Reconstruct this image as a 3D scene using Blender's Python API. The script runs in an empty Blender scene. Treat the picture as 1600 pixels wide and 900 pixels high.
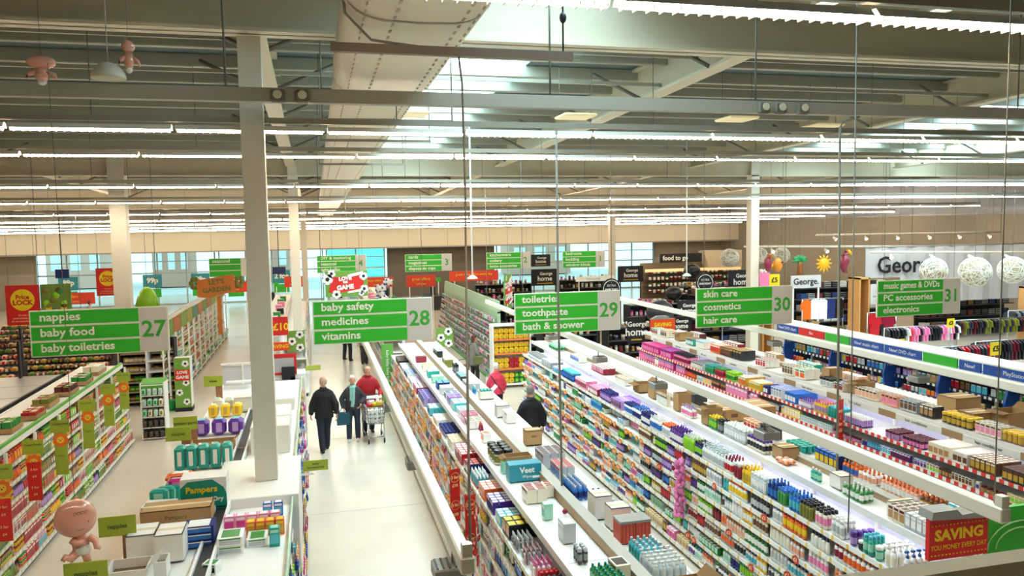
import bpy, bmesh, math, random
import numpy as np
from mathutils import Vector, Matrix
random.seed(7)
PI = math.pi
D2 = bpy.data
SC = bpy.context.scene
COL = SC.collection

# ------------------------------------------------------------------ camera
YAW, PITCH, ROLL, FPX = math.radians(14.21), math.radians(4.484), math.radians(0.91), 1217.3
EYE = Vector((0, 0, 5.2))
_f = Vector((math.sin(YAW)*math.cos(PITCH), math.cos(YAW)*math.cos(PITCH), -math.sin(PITCH)))
_r = Vector((math.cos(YAW), -math.sin(YAW), 0))
_u = _r.cross(_f)
_r2 = _r*math.cos(ROLL) - _u*math.sin(ROLL)
_u2 = _u*math.cos(ROLL) + _r*math.sin(ROLL)
cam_data = D2.cameras.new('camera')
cam_data.sensor_width = 36
cam_data.lens = FPX/1600*36
cam_data.clip_end = 300
cam = D2.objects.new('camera', cam_data)
COL.objects.link(cam)
M3 = Matrix((_r2, _u2, -_f)).transposed()
cam.matrix_world = Matrix.Translation(EYE) @ M3.to_4x4()
SC.camera = cam


def pix(x, y, z):
    """frame position of a world point (used only to leave out stock that lies outside the frame)"""
    d = Vector((x, y, z)) - EYE
    w = d.dot(_f)
    if w < 0.3:
        return -999, -999, w
    return 800 + FPX*d.dot(_r2)/w, 450 - FPX*d.dot(_u2)/w, w


# ------------------------------------------------------------------ world and exposure
W = D2.worlds.new('world')
SC.world = W
W.use_nodes = True
_bg = W.node_tree.nodes['Background']
_bg.inputs['Color'].default_value = (0.5, 0.92, 1.0, 1)
_bg.inputs['Strength'].default_value = 1.6
SC.view_settings.view_transform = 'Standard'
SC.view_settings.look = 'None'
SC.view_settings.exposure = 0.24
SC.view_settings.gamma = 1
SC.view_settings.use_curve_mapping = False
TUBE_POWER = 36.0
SKYLIGHT_POWER = 13.0

# ------------------------------------------------------------------ materials
PAL = dict(white='f4f2ee', cream='efe6d0', grey='8d8f8e', black='15151a', red='c8202a', crimson='8e1430', orange='ee6a1c',
           yellow='f2c91e', lime='8fd021', green='2c8a3a', teal='17a090', aqua='49b8c8', blue='1f6fc4', navy='1c2a6e',
           purple='5b2a90', lilac='b695cf', pink='ef86b4', magenta='c82a86', brown='6b4428', tan='b98c58', gold='c9a23a',
           olive='7c7a2a', silver='bfc3c6', clear='c9d6d8', peach='f0b090', maroon='5a1522', mint='9fdcc0', charcoal='33343a')


def lin(h):
    if isinstance(h, str):
        h = PAL.get(h, h)
        h = [int(h[i:i+2], 16)/255 for i in (0, 2, 4)]
    return tuple(c/12.92 if c <= 0.04045 else ((c+0.055)/1.055)**2.4 for c in h) + (1,)


_M = {}


def mat(name, col='white', rough=0.5, metal=0.0, emit=0.0, noise=0.0, nscale=8.0, alpha=1.0, trans=0.0, spec=0.5, coat=0.0, bump=0.0):
    if name in _M:
        return _M[name]
    m = D2.materials.new(name)
    m.use_nodes = True
    nt = m.node_tree
    b = nt.nodes['Principled BSDF']
    c = lin(col)
    b.inputs['Base Color'].default_value = c
    b.inputs['Roughness'].default_value = rough
    b.inputs['Metallic'].default_value = metal
    b.inputs['Specular IOR Level'].default_value = spec
    if coat:
        b.inputs['Coat Weight'].default_value = coat
    if trans:
        b.inputs['Transmission Weight'].default_value = trans
        b.inputs['IOR'].default_value = 1.05
    if alpha < 1:
        b.inputs['Alpha'].default_value = alpha
    if emit:
        b.inputs['Emission Color'].default_value = c
        b.inputs['Emission Strength'].default_value = emit
    if noise or bump:
        tc = nt.nodes.new('ShaderNodeTexCoord')
        nz = nt.nodes.new('ShaderNodeTexNoise')
        nz.inputs['Scale'].default_value = nscale
        nz.inputs['Detail'].default_value = 3
        nt.links.new(tc.outputs['Object'], nz.inputs['Vector'])
        if noise:
            mp = nt.nodes.new('ShaderNodeMapRange')
            mp.inputs['To Min'].default_value = 1-noise
            mp.inputs['To Max'].default_value = 1+noise
            nt.links.new(nz.outputs['Fac'], mp.inputs['Value'])
            mx = nt.nodes.new('ShaderNodeVectorMath')
            mx.operation = 'SCALE'
            mx.inputs[0].default_value = c[:3]
            nt.links.new(mp.outputs['Result'], mx.inputs['Scale'])
            nt.links.new(mx.outputs['Vector'], b.inputs['Base Color'])
        if bump:
            bp = nt.nodes.new('ShaderNodeBump')
            bp.inputs['Strength'].default_value = bump
            bp.inputs['Distance'].default_value = 0.02
            nt.links.new(nz.outputs['Fac'], bp.inputs['Height'])
            nt.links.new(bp.outputs['Normal'], b.inputs['Normal'])
    _M[name] = m
    return m


def stripe_mat(name, c1, c2, period, duty, axis=1, rough=0.5, jitter=0.0):
    """flat print: tickets of colour c2 along an axis on colour c1"""
    if name in _M:
        return _M[name]
    m = D2.materials.new(name)
    m.use_nodes = True
    nt = m.node_tree
    b = nt.nodes['Principled BSDF']
    b.inputs['Roughness'].default_value = rough
    tc = nt.nodes.new('ShaderNodeTexCoord')
    sp = nt.nodes.new('ShaderNodeSeparateXYZ')
    nt.links.new(tc.outputs['Object'], sp.inputs[0])
    dv = nt.nodes.new('ShaderNodeMath'); dv.operation = 'DIVIDE'; dv.inputs[1].default_value = period
    nt.links.new(sp.outputs[axis], dv.inputs[0])
    fr = nt.nodes.new('ShaderNodeMath'); fr.operation = 'FRACT'
    nt.links.new(dv.outputs[0], fr.inputs[0])
    lt = nt.nodes.new('ShaderNodeMath'); lt.operation = 'LESS_THAN'; lt.inputs[1].default_value = duty
    nt.links.new(fr.outputs[0], lt.inputs[0])
    mx = nt.nodes.new('ShaderNodeMix'); mx.data_type = 'RGBA'
    mx.inputs['A'].default_value = lin(c1)
    mx.inputs['B'].default_value = lin(c2)
    nt.links.new(lt.outputs[0], mx.inputs['Factor'])
    nt.links.new(mx.outputs['Result'], b.inputs['Base Color'])
    _M[name] = m
    return m


def colmat(c, rough=0.35):
    return mat('plastic_' + c if c in PAL else 'tint_' + c, c, rough)


# ------------------------------------------------------------------ mesh building
class MB:
    """collects shapes; build() links them as one mesh object"""

    def __init__(self):
        self.v, self.f, self.mi, self.sm = [], [], [], []

    def add(self, verts, faces, m=0, smooth=False):
        o = len(self.v)
        self.v += [tuple(p) for p in verts]
        for fc in faces:
            self.f.append([i+o for i in fc])
            self.mi.append(m)
            self.sm.append(smooth)
        return self

    def box(self, c, s, m=0, rz=0.0, rx=0.0, ry=0.0, bev=0.0):
        hx, hy, hz = s[0]/2, s[1]/2, s[2]/2
        if bev:
            b = min(bev, hx*.9, hy*.9, hz*.9)
            pr = [(-hz, b), (-hz+b, 0), (hz-b, 0), (hz, b)]
            vs = []
            for z, i in pr:
                x, y = hx-i, hy-i
                k = b*.6
                vs += [(-x+k, -y, z), (x-k, -y, z), (x, -y+k, z), (x, y-k, z), (x-k, y, z), (-x+k, y, z), (-x, y-k, z), (-x, -y+k, z)]
            fs = [[7, 6, 5, 4, 3, 2, 1, 0], [24+i for i in range(8)]]
            for r in range(3):
                for i in range(8):
                    j = (i+1) % 8
                    fs.append([r*8+i, r*8+j, r*8+8+j, r*8+8+i])
        else:
            vs = [(-hx, -hy, -hz), (hx, -hy, -hz), (hx, hy, -hz), (-hx, hy, -hz), (-hx, -hy, hz), (hx, -hy, hz), (hx, hy, hz), (-hx, hy, hz)]
            fs = [[3, 2, 1, 0], [4, 5, 6, 7], [0, 1, 5, 4], [1, 2, 6, 5], [2, 3, 7, 6], [3, 0, 4, 7]]
        if rx or ry or rz:
            R = Matrix.Rotation(rz, 3, 'Z') @ Matrix.Rotation(ry, 3, 'Y') @ Matrix.Rotation(rx, 3, 'X')
            vs = [R @ Vector(p) for p in vs]
        return self.add([(p[0]+c[0], p[1]+c[1], p[2]+c[2]) for p in vs], fs, m)

    def lathe(self, rings, seg=8, at=(0, 0, 0), smooth=True):
        """rings: (z, rx, ry, material of the band below it)"""
        n = len(rings)
        vs = []
        for z, rx, ry, _ in rings:
            for i in range(seg):
                a = 2*PI*(i+.5)/seg
                vs.append((at[0]+rx*math.cos(a), at[1]+ry*math.sin(a), at[2]+z))
        o = len(self.v)
        self.v += vs
        for k in range(1, n):
            for i in range(seg):
                j = (i+1) % seg
                self.f.append([o+(k-1)*seg+i, o+(k-1)*seg+j, o+k*seg+j, o+k*seg+i])
                self.mi.append(rings[k][3])
                self.sm.append(smooth)
        self.f.append([o+i for i in range(seg)][::-1]); self.mi.append(rings[0][3]); self.sm.append(False)
        self.f.append([o+(n-1)*seg+i for i in range(seg)]); self.mi.append(rings[-1][3]); self.sm.append(False)
        return self

    def tube(self, pts, r, seg=6, m=0):
        pts = [Vector(p) for p in pts]
        n = len(pts)
        o = len(self.v)
        for k, p in enumerate(pts):
            t = (pts[min(k+1, n-1)] - pts[max(k-1, 0)])
            t.normalize()
            a = Vector((0, 0, 1)) if abs(t.z) < .9 else Vector((1, 0, 0))
            u = t.cross(a); u.normalize()
            w = t.cross(u)
            rr = r[k] if isinstance(r, (list, tuple)) else r
            for i in range(seg):
                g = 2*PI*i/seg
                self.v.append(tuple(p + u*(rr*math.cos(g)) + w*(rr*math.sin(g))))
        for k in range(n-1):
            for i in range(seg):
                j = (i+1) % seg
                self.f.append([o+k*seg+i, o+k*seg+j, o+k*seg+seg+j, o+k*seg+seg+i]); self.mi.append(m); self.sm.append(True)
        self.f.append([o+i for i in range(seg)][::-1]); self.mi.append(m); self.sm.append(False)
        self.f.append([o+(n-1)*seg+i for i in range(seg)]); self.mi.append(m); self.sm.append(False)
        return self

    def prism(self, poly, axis, a, b, m=0):
        """extrude a 2D polygon along an axis ('x','y','z') from a to b"""
        n = len(poly)
        P = {'x': lambda p, t: (t, p[0], p[1]), 'y': lambda p, t: (p[0], t, p[1]), 'z': lambda p, t: (p[0], p[1], t)}[axis]
        vs = [P(p, a) for p in poly] + [P(p, b) for p in poly]
        fs = [list(range(n))[::-1], list(range(n, 2*n))] + [[i, (i+1) % n, n+(i+1) % n, n+i] for i in range(n)]
        return self.add(vs, fs, m)

    def ball(self, c, r, m=0, seg=10, rings=6, sc=(1, 1, 1)):
        rg = []
        for k in range(rings+1):
            a = -PI/2 + PI*k/rings
            q = max(math.cos(a), .02)
            rg.append((r*sc[2]*math.sin(a), r*sc[0]*q, r*sc[1]*q, m))
        return self.lathe(rg, seg, c)

    def mesh(self, name, mats):
        me = D2.meshes.new(name)
        me.from_pydata(self.v, [], self.f)
        for m in (mats if isinstance(mats, (list, tuple)) else [mats]):
            me.materials.append(m)
        me.polygons.foreach_set('material_index', self.mi)
        me.polygons.foreach_set('use_smooth', self.sm)
        me.update()
        return me

    def build(self, name, mats, parent=None, loc=None, rz=0.0):
        return link(name, self.mesh(name, mats), parent, loc, rz)


def link(name, data, parent=None, loc=None, rz=0.0):
    o = D2.objects.new(name, data)
    COL.objects.link(o)
    if parent is not None:
        o.parent = parent
    if loc is not None:
        o.location = loc
    if rz:
        o.rotation_euler = (0, 0, rz)
    return o


def tag(o, label=None, cat=None, group=None, kind=None):
    if label: o['label'] = label
    if cat: o['category'] = cat
    if group: o['group'] = group
    if kind: o['kind'] = kind
    return o


def thing(name, label, cat, loc=(0, 0, 0), rz=0.0, group=None):
    return tag(link(name, None, None, loc, rz), label, cat, group)


def struct(name, mb, m, parent=None, loc=None):
    o = mb.build(name, m, parent, loc)
    if parent is None:
        o['kind'] = 'structure'
    return o


def boxo(name, c, s, m, parent=None, **k):
    return MB().box((0, 0, 0), s, **k).build(name, m, parent, c)


def text(s, size, m, parent=None, loc=(0, 0, 0), rot=(PI/2, 0, 0), align='LEFT', ext=0.002, name='lettering', sx=1.0, bold=0.0):
    cu = D2.curves.new(name, 'FONT')
    cu.body = s
    cu.size = size
    cu.align_x = align
    cu.align_y = 'CENTER'
    cu.extrude = ext
    cu.offset = bold
    cu.resolution_u = 2
    cu.materials.append(m)
    o = D2.objects.new(name, cu)
    COL.objects.link(o)
    o.parent = parent
    o.location = loc
    o.rotation_euler = rot
    o.scale = (sx, 1, 1)
    return o


def glyphs(s, size, bold=0.0):
    """flat lettering as plain vertices and faces, x to the right and y up"""
    cu = D2.curves.new('glyphs', 'FONT')
    cu.body, cu.size, cu.align_x, cu.align_y, cu.resolution_u, cu.offset = s, size, 'CENTER', 'CENTER', 1, bold
    o = D2.objects.new('glyphs', cu)
    COL.objects.link(o)
    dg = bpy.context.evaluated_depsgraph_get()
    dg.update()
    me = D2.meshes.new_from_object(o.evaluated_get(dg))
    r = [v.co.copy() for v in me.vertices], [list(p.vertices) for p in me.polygons]
    D2.objects.remove(o)
    D2.meshes.remove(me)
    return r


# common materials
WHITE_METAL = mat('white_metal', 'f2f0ec', 0.4)
SHELF_WHITE = mat('shelf_white', 'f6f4f0', 0.35, noise=.02)
DECK_TOP = mat('deck_white', 'f5f1ea', 0.45, noise=.02, nscale=2)
GREY_METAL = mat('grey_metal', '9a9b98', 0.45, metal=.3)
STEEL = mat('steel', 'b9bcbc', 0.3, metal=.9)
DARK = mat('dark_plastic', '202024', 0.5)
BROWN_PANEL = mat('brown_panel', 'a88a66', 0.55, noise=.08)
SIGN_GREEN = mat('sign_green', '2fb52c', 0.45)
SIGN_GREY = mat('sign_grey', 'cfcac6', 0.5)
SIGN_WHITE = mat('sign_white', 'f4f4ee', 0.5)
RED_SIGN = mat('sign_red', 'd8231f', 0.45)
YEL_SIGN = mat('sign_yellow', 'f5d21c', 0.45)
BLACK_SIGN = mat('sign_black', '17161a', 0.45)
OLIVE_GREEN = mat('blade_green', 'a2b53a', 0.5)
BLUE_SIGN = mat('sign_blue', '1d4fa8', 0.45)
CARDBOARD = mat('cardboard', 'b08c5e', 0.8, noise=.08, nscale=6)
CABLE_M = mat('cable_grey', '8a8578', 0.5)
WIRE_M = mat('wire_dark', '6e6a60', 0.5)
GLASS = mat('clear_glass', 'ffffff', 0.03, trans=1.0)

# ------------------------------------------------------------------ structure
fl = D2.materials.new('vinyl_floor')
fl.use_nodes = True
nt = fl.node_tree
b = nt.nodes['Principled BSDF']
b.inputs['Roughness'].default_value = 0.22
tc = nt.nodes.new('ShaderNodeTexCoord')
n1 = nt.nodes.new('ShaderNodeTexNoise'); n1.inputs['Scale'].default_value = 60; n1.inputs['Detail'].default_value = 4
n2 = nt.nodes.new('ShaderNodeTexNoise'); n2.inputs['Scale'].default_value = 0.7
nt.links.new(tc.outputs['Object'], n1.inputs['Vector']); nt.links.new(tc.outputs['Object'], n2.inputs['Vector'])
ad = nt.nodes.new('ShaderNodeMath'); ad.operation = 'ADD'
nt.links.new(n1.outputs['Fac'], ad.inputs[0]); nt.links.new(n2.outputs['Fac'], ad.inputs[1])
cr = nt.nodes.new('ShaderNodeValToRGB')
cr.color_ramp.elements[0].position = .7; cr.color_ramp.elements[0].color = lin('d3c6b4')
cr.color_ramp.elements[1].position = 1.3; cr.color_ramp.elements[1].color = lin('e2d6c5')
nt.links.new(ad.outputs[0], cr.inputs['Fac']); nt.links.new(cr.outputs['Color'], b.inputs['Base Color'])
struct('floor', MB().box((5, 33, -.1), (66, 74, .2)), fl)
for k, yj in enumerate((9.2, 14.4, 19.6, 24.8)):   # welded joints in the vinyl
    struct('trim_%d' % (k+1), MB().box((0.9, yj, 0.0015), (2.3, .008, .003)), mat('floor_joint', 'bfb4a2', .4))

Y_NEAR, Y_FAR, X_L, X_R = -4.0, 62.0, -26.0, 33.5


def deck_z(y):
    return 8.6 - .025*y


def light_z(y):
    return 6.66 - .0245*(y-4.5)


DECK_M = mat('roof_deck', '68787a', 0.6, noise=.06, nscale=3)
PURLIN_M = mat('purlin', 'a8a898', 0.45, noise=.04)
BEAM_M = mat('beam_cream', 'd8cdb4', 0.5, noise=.03, nscale=1)
SLOPE = math.atan(.025)
# roof deck, laid in strips round the skylights
ceil = tag(link('ceiling', None), kind='structure')
SKY = [(1.75, 4.0, 5.2, 9.6), (1.75, 4.0, 11.2, 25.6), (17.2, 19.6, 11.5, 25.5), (21.8, 24.4, 11.5, 25.8)]


def deck_strip(x0, x1, y0, y1):
    mb = MB()
    mb.add([(x0, y0, deck_z(y0)), (x1, y0, deck_z(y0)), (x1, y1, deck_z(y1)), (x0, y1, deck_z(y1)),
            (x0, y0, deck_z(y0)+.15), (x1, y0, deck_z(y0)+.15), (x1, y1, deck_z(y1)+.15), (x0, y1, deck_z(y1)+.15)],
           [[0, 1, 2, 3], [7, 6, 5, 4], [0, 4, 5, 1], [1, 5, 6, 2], [2, 6, 7, 3], [3, 7, 4, 0]])
    mb.build('roof_panel', DECK_M, ceil)


xs = [X_L-.5, 1.75, 4.0, 17.2, 19.6, 21.8, 24.4, X_R+.5]
deck_strip(xs[0], xs[-1], Y_NEAR-.5, 5.2)
deck_strip(xs[0], 1.75, 5.2, 9.6)
deck_strip(4.0, xs[-1], 5.2, 9.6)
deck_strip(xs[0], xs[-1], 9.6, 11.2)
deck_strip(xs[0], xs[-1], 25.8, Y_FAR+.5)
for i in range(0, 7, 2):
    deck_strip(xs[i], xs[i+1], 11.2, 25.8)
for x0, x1, y0, y1 in SKY[1:]:
    if y0 > 11.2: deck_strip(x0, x1, 11.2, y0)
    if y1 < 25.8: deck_strip(x0, x1, y1, 25.8)
# purlins across the roof
pm = MB().box((0, 0, 0), (X_R-X_L, .07, .2)).box((0, .05, -.1), (X_R-X_L, .12, .015)).mesh('purlin', PURLIN_M)
y = 1.0
while y < 61:
    if min(abs(y-10), abs(y-26.7), abs(y-43.3)) > .3:
        link('purlin', pm, ceil, ((X_L+X_R)/2, y, deck_z(y)-.11))
    y += 1.35
# two thin service bars with clipped cables between the first purlins
for yy, zz in ((12.0, 7.95), (13.4, 7.75)):
    MB().box(((X_L+X_R)/2, yy, zz), (X_R-X_L, .05, .06)).build('cable_bar', PURLIN_M, ceil)
# skylights
SKYM = mat('skylight_sheet', 'c6ecfc', 0.4, emit=SKYLIGHT_POWER)
for k, (x0, x1, y0, y1) in enumerate(SKY):
    s = tag(link('window_%d' % (k+1), None), kind='structure')
    n = 10
    for i in range(n):
        a, b2 = y0+(y1-y0)*i/n+.03, y0+(y1-y0)*(i+1)/n-.03
        MB().add([(x0, a, deck_z(a)+.1), (x1, a, deck_z(a)+.1), (x1, b2, deck_z(b2)+.1), (x0, b2, deck_z(b2)+.1)], [[0, 1, 2, 3]]).box(
            ((x0+x1)/2, a-.03, deck_z(a)+.07), (x1-x0, .06, .1), 1).build('pane', [SKYM, PURLIN_M], s)

# deep beams across (i-beams) and rafters along the aisles
def ibeam_x(y, zb, x0, x1):
    mb = MB()
    zt = deck_z(y) - .02
    mb.box(((x0+x1)/2, y, (zb+zt)/2), (x1-x0, .04, zt-zb))
    mb.box(((x0+x1)/2, y, zb+.02), (x1-x0, .34, .04)).box(((x0+x1)/2, y, zt-.02), (x1-x0, .34, .04))
    return mb


for yb, zb in ((10, 7.55), (26.7, 6.97), (43.3, 6.4)):
    struct('beam', ibeam_x(yb, zb, X_L, X_R), BEAM_M)


def rafter(x, y0, y1, w=.3, depth=.62):
    mb = MB()
    for dz0, dz1, hw in ((.02, depth, .025), (depth, depth+.05, w/2), (.02, .06, w/2)):
        vs = []
        for yy in (y0, y1):
            zt, zb = deck_z(yy)-dz0, deck_z(yy)-dz1
            vs += [(x-hw, yy, zb), (x+hw, yy, zb), (x+hw, yy, zt), (x-hw, yy, zt)]
        mb.add(vs, [[0, 1, 2, 3], [7, 6, 5, 4], [0, 4, 5, 1], [1, 5, 6, 2], [2, 6, 7, 3], [3, 7, 4, 0]])
    o = struct('beam', mb, BEAM_M)
    yy = y0+1.2
    while yy < y1-.8:
        for s in (-1, 1):
            MB().tube([(x+s*1.1, yy, deck_z(yy)-.2), (x+s*.12, yy, deck_z(yy)-depth-.02)], .035, 4).build('knee_brace', mat('brace_grey', '77756c', .5), o)
        yy += 2.7
    return o


for x in (-.65, 6.3, 13.6, 22.5, -8.8, -17.0):
    for a, c in ((10.2, 26.5), (26.9, 43.1), (43.5, 57)):
        rafter(x, a, c)
# columns
COLM = mat('column_paint', 'e0d8c8', 0.5, noise=.02, nscale=2)
for x, y, w, z0 in ((-.68, 10.25, .27, 2.05), (-.6, 26.7, .3, 0), (-.5, 43.3, .3, 0), (16.3, 26.7, .34, 0), (17.1, 43.3, .34, 0), (-5.85, 26.7, .46, 0)):
    zt = deck_z(y)
    mb = MB().box((x, y, (z0+zt)/2), (w, w, zt-z0))
    struct('column', mb, COLM)
# walls
WALL_P = mat('wall_panel', 'a59a88', 0.6, noise=.04, nscale=.6)
WALL_U = mat('wall_cladding', 'c6c6d2', 0.5, noise=.03, nscale=.6)  # lavender of the skylit upper wall is put into this colour
wr = tag(link('wall_right', None), kind='structure')
for k in range(11):
    y0 = Y_NEAR + k*6.0
    MB().box((X_R+.1, y0+3, 2.75), (.2, 5.97, 5.5)).build('wall_panel', WALL_P, wr)
    MB().box((X_R+.1, y0+3, 6.9), (.16, 5.97, 2.8)).build('cladding_panel', WALL_U, wr)
    for j in range(3):
        MB().box((X_R-.02, y0+1+2*j, 7.75), (.06, .05, .35)).build('bracket', GREY_METAL, wr)
MB().box((X_R-.05, 29, 5.5), (.1, 66, .12)).build('rail', GREY_METAL, wr)
struct('wall_left', MB().box((X_L-.1, 29, 4.3), (.2, 66, 8.8)), WALL_P)
struct('wall_near', MB().box((4, Y_NEAR-.1, 4.3), (60, .2, 8.8)), WALL_P)

# ------------------------------------------------------------------ fluorescent strip rows
TUBE_M = mat('tube_glow', 'ffeed4', 0.4, emit=TUBE_POWER)
TRUNK_M = mat('trunking', 'a39c8c', 0.45)
REFL_M = mat('reflector', 'e9e4d8', 0.35)
seg = 1.8
bm_tube = MB().prism([(-.034, .02), (-.038, -.012), (-.02, -.036), (.02, -.036), (.038, -.012), (.034, .02)], 'x', -.86, .86)
ME_TUBE = bm_tube.mesh('tube', TUBE_M)
bm_r = MB().prism([(-.025, .05), (-.075, -.012), (-.07, -.012), (-.02, .042), (.02, .042), (.07, -.012), (.075, -.012), (.025, .05)], 'x', -.88, .88)
ME_REFL = bm_r.mesh('reflector', REFL_M)
lv = MB()
for i in range(20):
    xx = -.84 + i*.0885
    lv.box((xx, 0, -.026), (.008, .12, .035))
ME_LOUV = lv.mesh('louvre', REFL_M)
ME_TRUNK = MB().box((0, 0, .12), (seg, .06, .07)).mesh('trunking', TRUNK_M)
ROWS = [(4.5, 6.54, -9, 12), (10.3, 6.45, -7, 16), (14.5, 6.52, -10, 21), (19.9, 6.28, -13, 27), (25.5, 6.11, -17, 32.9), (32.0, 5.9, -20, 32.9),
        (38.6, 5.73, -23, 32.9), (43.6, 5.59, -24, 32.9), (48.6, 5.46, -24, 32.9), (53.6, 5.29, -24, 32.9)]
WHICH = ['nearest', 'second nearest', 'third', 'fourth', 'fifth', 'sixth', 'seventh', 'eighth', 'ninth', 'farthest']
for k, (yy, zz, x0, x1) in enumerate(ROWS):
    t = thing('strip_light', 'long fluorescent strip light crossing the ceiling, %s row from the balcony' % WHICH[k], 'strip light', (0, yy, zz), 0, 'fluorescent rows')
    n = int((x1-x0)/seg)
    for i in range(n):
        xx = x0 + (i+.5)*seg
        link('tube', ME_TUBE, t, (xx, 0, 0))
        if k < 6:
            link('reflector', ME_REFL, t, (xx, 0, 0))
        if k < 3:
            link('louvre', ME_LOUV, t, (xx, 0, 0))['kind'] = 'stuff'
    MB().box((x0+n*seg/2, 0, .12), (n*seg, .06, .07)).build('trunking', TRUNK_M, t)
    hm = MB()
    q = x0+.9
    while k and q < x1:
        z1 = deck_z(yy)-zz
        if k < 6:
            MB().tube([(q, 0, .13), (q, 0, z1)], .006, 4).build('hanger', WIRE_M, t)
        else:
            hm.tube([(q, 0, .13), (q, 0, z1)], .006, 3)
        q += 3.6
    if k >= 6:
        tag(hm.build('hanger', WIRE_M, t), kind='stuff')

# ------------------------------------------------------------------ ventilation duct
DUCT_M = mat('duct_fabric', 'e2d6c0', 0.5, noise=.03, nscale=1.5)
duct = thing('air_duct', 'wide pale oval ventilation duct running along under the roof', 'duct', (.86, 0, 0))


def duct_sec(y, zb, h, w):
    pts = []
    for i in range(24):
        a = 2*PI*i/24
        c, s = math.cos(a), math.sin(a)
        x = (abs(c)**.55)*(1 if c > 0 else -1)*w/2
        z = (abs(s)**.8)*(1 if s > 0 else -1)*h/2
        pts.append((x, y, zb+h/2+z))
    return pts


def duct_part(ys, name, w, h, base):
    mb = MB()
    for y in ys:
        mb.v += duct_sec(y, base-.015*(y-6), h, w)
    n = len(ys)
    for k in range(n-1):
        for i in range(24):
            j = (i+1) % 24
            mb.f.append([k*24+j, k*24+i, k*24+24+i, k*24+24+j]); mb.mi.append(0); mb.sm.append(True)
    mb.f.append(list(range(24))); mb.mi.append(0); mb.sm.append(False)
    mb.f.append([(n-1)*24+i for i in range(24)][::-1]); mb.mi.append(0); mb.sm.append(False)
    return mb.build(name, DUCT_M, duct)


ys = [0.5+i*1.5 for i in range(38)]
body = duct_part(ys, 'duct_skin', 1.12, .5, 6.86)
duct_part([.4, 3, 6, 8.3, 9.3], 'duct_collar', 1.16, .6, 6.80)
ring = mat('duct_ring', 'a99c86', 0.5)
for yy in (3.2, 6.2, 9.35, 15.4, 21.5, 27.6, 33.7, 39.8):
    mb = MB()
    zb = (6.80 if yy < 9.4 else 6.86)-.015*(yy-6)
    w, h = (1.17, .61) if yy < 9.4 else (1.13, .51)
    a, c = duct_sec(yy-.02, zb-.006, h+.012, w+.012), duct_sec(yy+.02, zb-.006, h+.012, w+.012)
    mb.add(a+c, [[(i+1) % 24, i, 24+i, 24+(i+1) % 24] for i in range(24)], 0, True)
    mb.build('seam_ring', ring, duct)
for xo in (-.42, -.2, .33, .45):           # rows of air holes
    mb = MB()
    for i in range(150):
        yy = 1.5+i*.2
        near = yy < 9.3
        zb = (6.80 if near else 6.86)-.015*(yy-6)
        w, h = (1.16, .6) if near else (1.12, .5)
        c = (abs(xo)/(w/2))**(1/.55)
        s = math.sqrt(max(0, 1-c*c))**.8
        mb.box((xo, yy, zb+h/2-s*h/2-.001), (.022, .08, .006), 0, ry=(-.5 if xo < 0 else .5)*(1 if abs(xo) > .4 else .3))
    tag(mb.build('air_holes', mat('hole_dark', 'b8aa92', .8), duct), kind='stuff')
for yy in (11.5, 13.8, 18.0, 23.5):        # hanger bars under the duct
    zb = 6.84-.015*(yy-6)
    mb = MB().box((.25, yy, zb), (1.9, .05, .04))
    for s in (-.68, 1.18):
        mb.tube([(s, yy, zb), (s, yy, deck_z(yy))], .01, 4)
    mb.build('hanger_bar', CABLE_M, duct)
# cable tray and the short track with its cable drop
TRAY = mat('tray_grey', 'a09a8a', 0.5, noise=.04)
ct = thing('cable_tray', 'grey steel cable tray spanning the ceiling in front of the duct', 'cable tray', (0, 8.4, 0))
MB().prism([(-.06, 6.5), (.06, 6.5), (.06, 6.64), (.05, 6.64), (.05, 6.515), (-.05, 6.515), (-.05, 6.64), (-.06, 6.64)], 'x', -7, 14).build('channel', TRAY, ct)
for x in (-5, -.8, 2.6, 5.15, 9, 12.5):
    MB().tube([(x, 0, 6.6), (x, 0, deck_z(8.4)-.05)], .012, 4).build('hanger', WIRE_M, ct)
SPOTB = mat('spot_body', '70685c', .5)
for x in (-.3, -.06, 5.2, 5.42, 5.72, 9.4, 9.7):
    e = thing('emergency_spot', 'small grey emergency spotlight clamped on the front of the ceiling cable tray', 'spotlight', (x, 8.3, 6.55), 0, 'tray spotlights')
    MB().box((0, 0, 0), (.14, .07, .13), bev=.015).build('housing', SPOTB, e)
    MB().lathe([(0, .03, .03, 0), (.01, .045, .045, 0), (.02, .045, .045, 0)], 10).build('lens', mat('lens_pale', 'd8d2b8', .2), e, (0, -.04, .01)).rotation_euler = (PI/2, 0, 0)
tr = thing('track_bar', 'short brown track bar hung below the duct', 'track', (0, 6.4, 0))
MB().box((1.18, 0, 6.63), (2.0, .06, .07)).build('bar', mat('track_brown', '7d6e60', .5), tr)
MB().tube([(1.2, 0, 6.66), (.9, 0, 6.66), (.5, 0, 6.7), (.3, .0, 6.9), (.25, 0, 7.4)], .012, 5).build('cable', CABLE_M, tr)
MB().tube([(2.1, 0, 6.66), (2.1, 0, 7.7)], .008, 5).build('hanger', DARK, tr)
MB().ball((2.1, 0, 6.95), .03, sc=(1, 1, 1.6)).build('hanger_clamp', DARK, tr)

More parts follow.
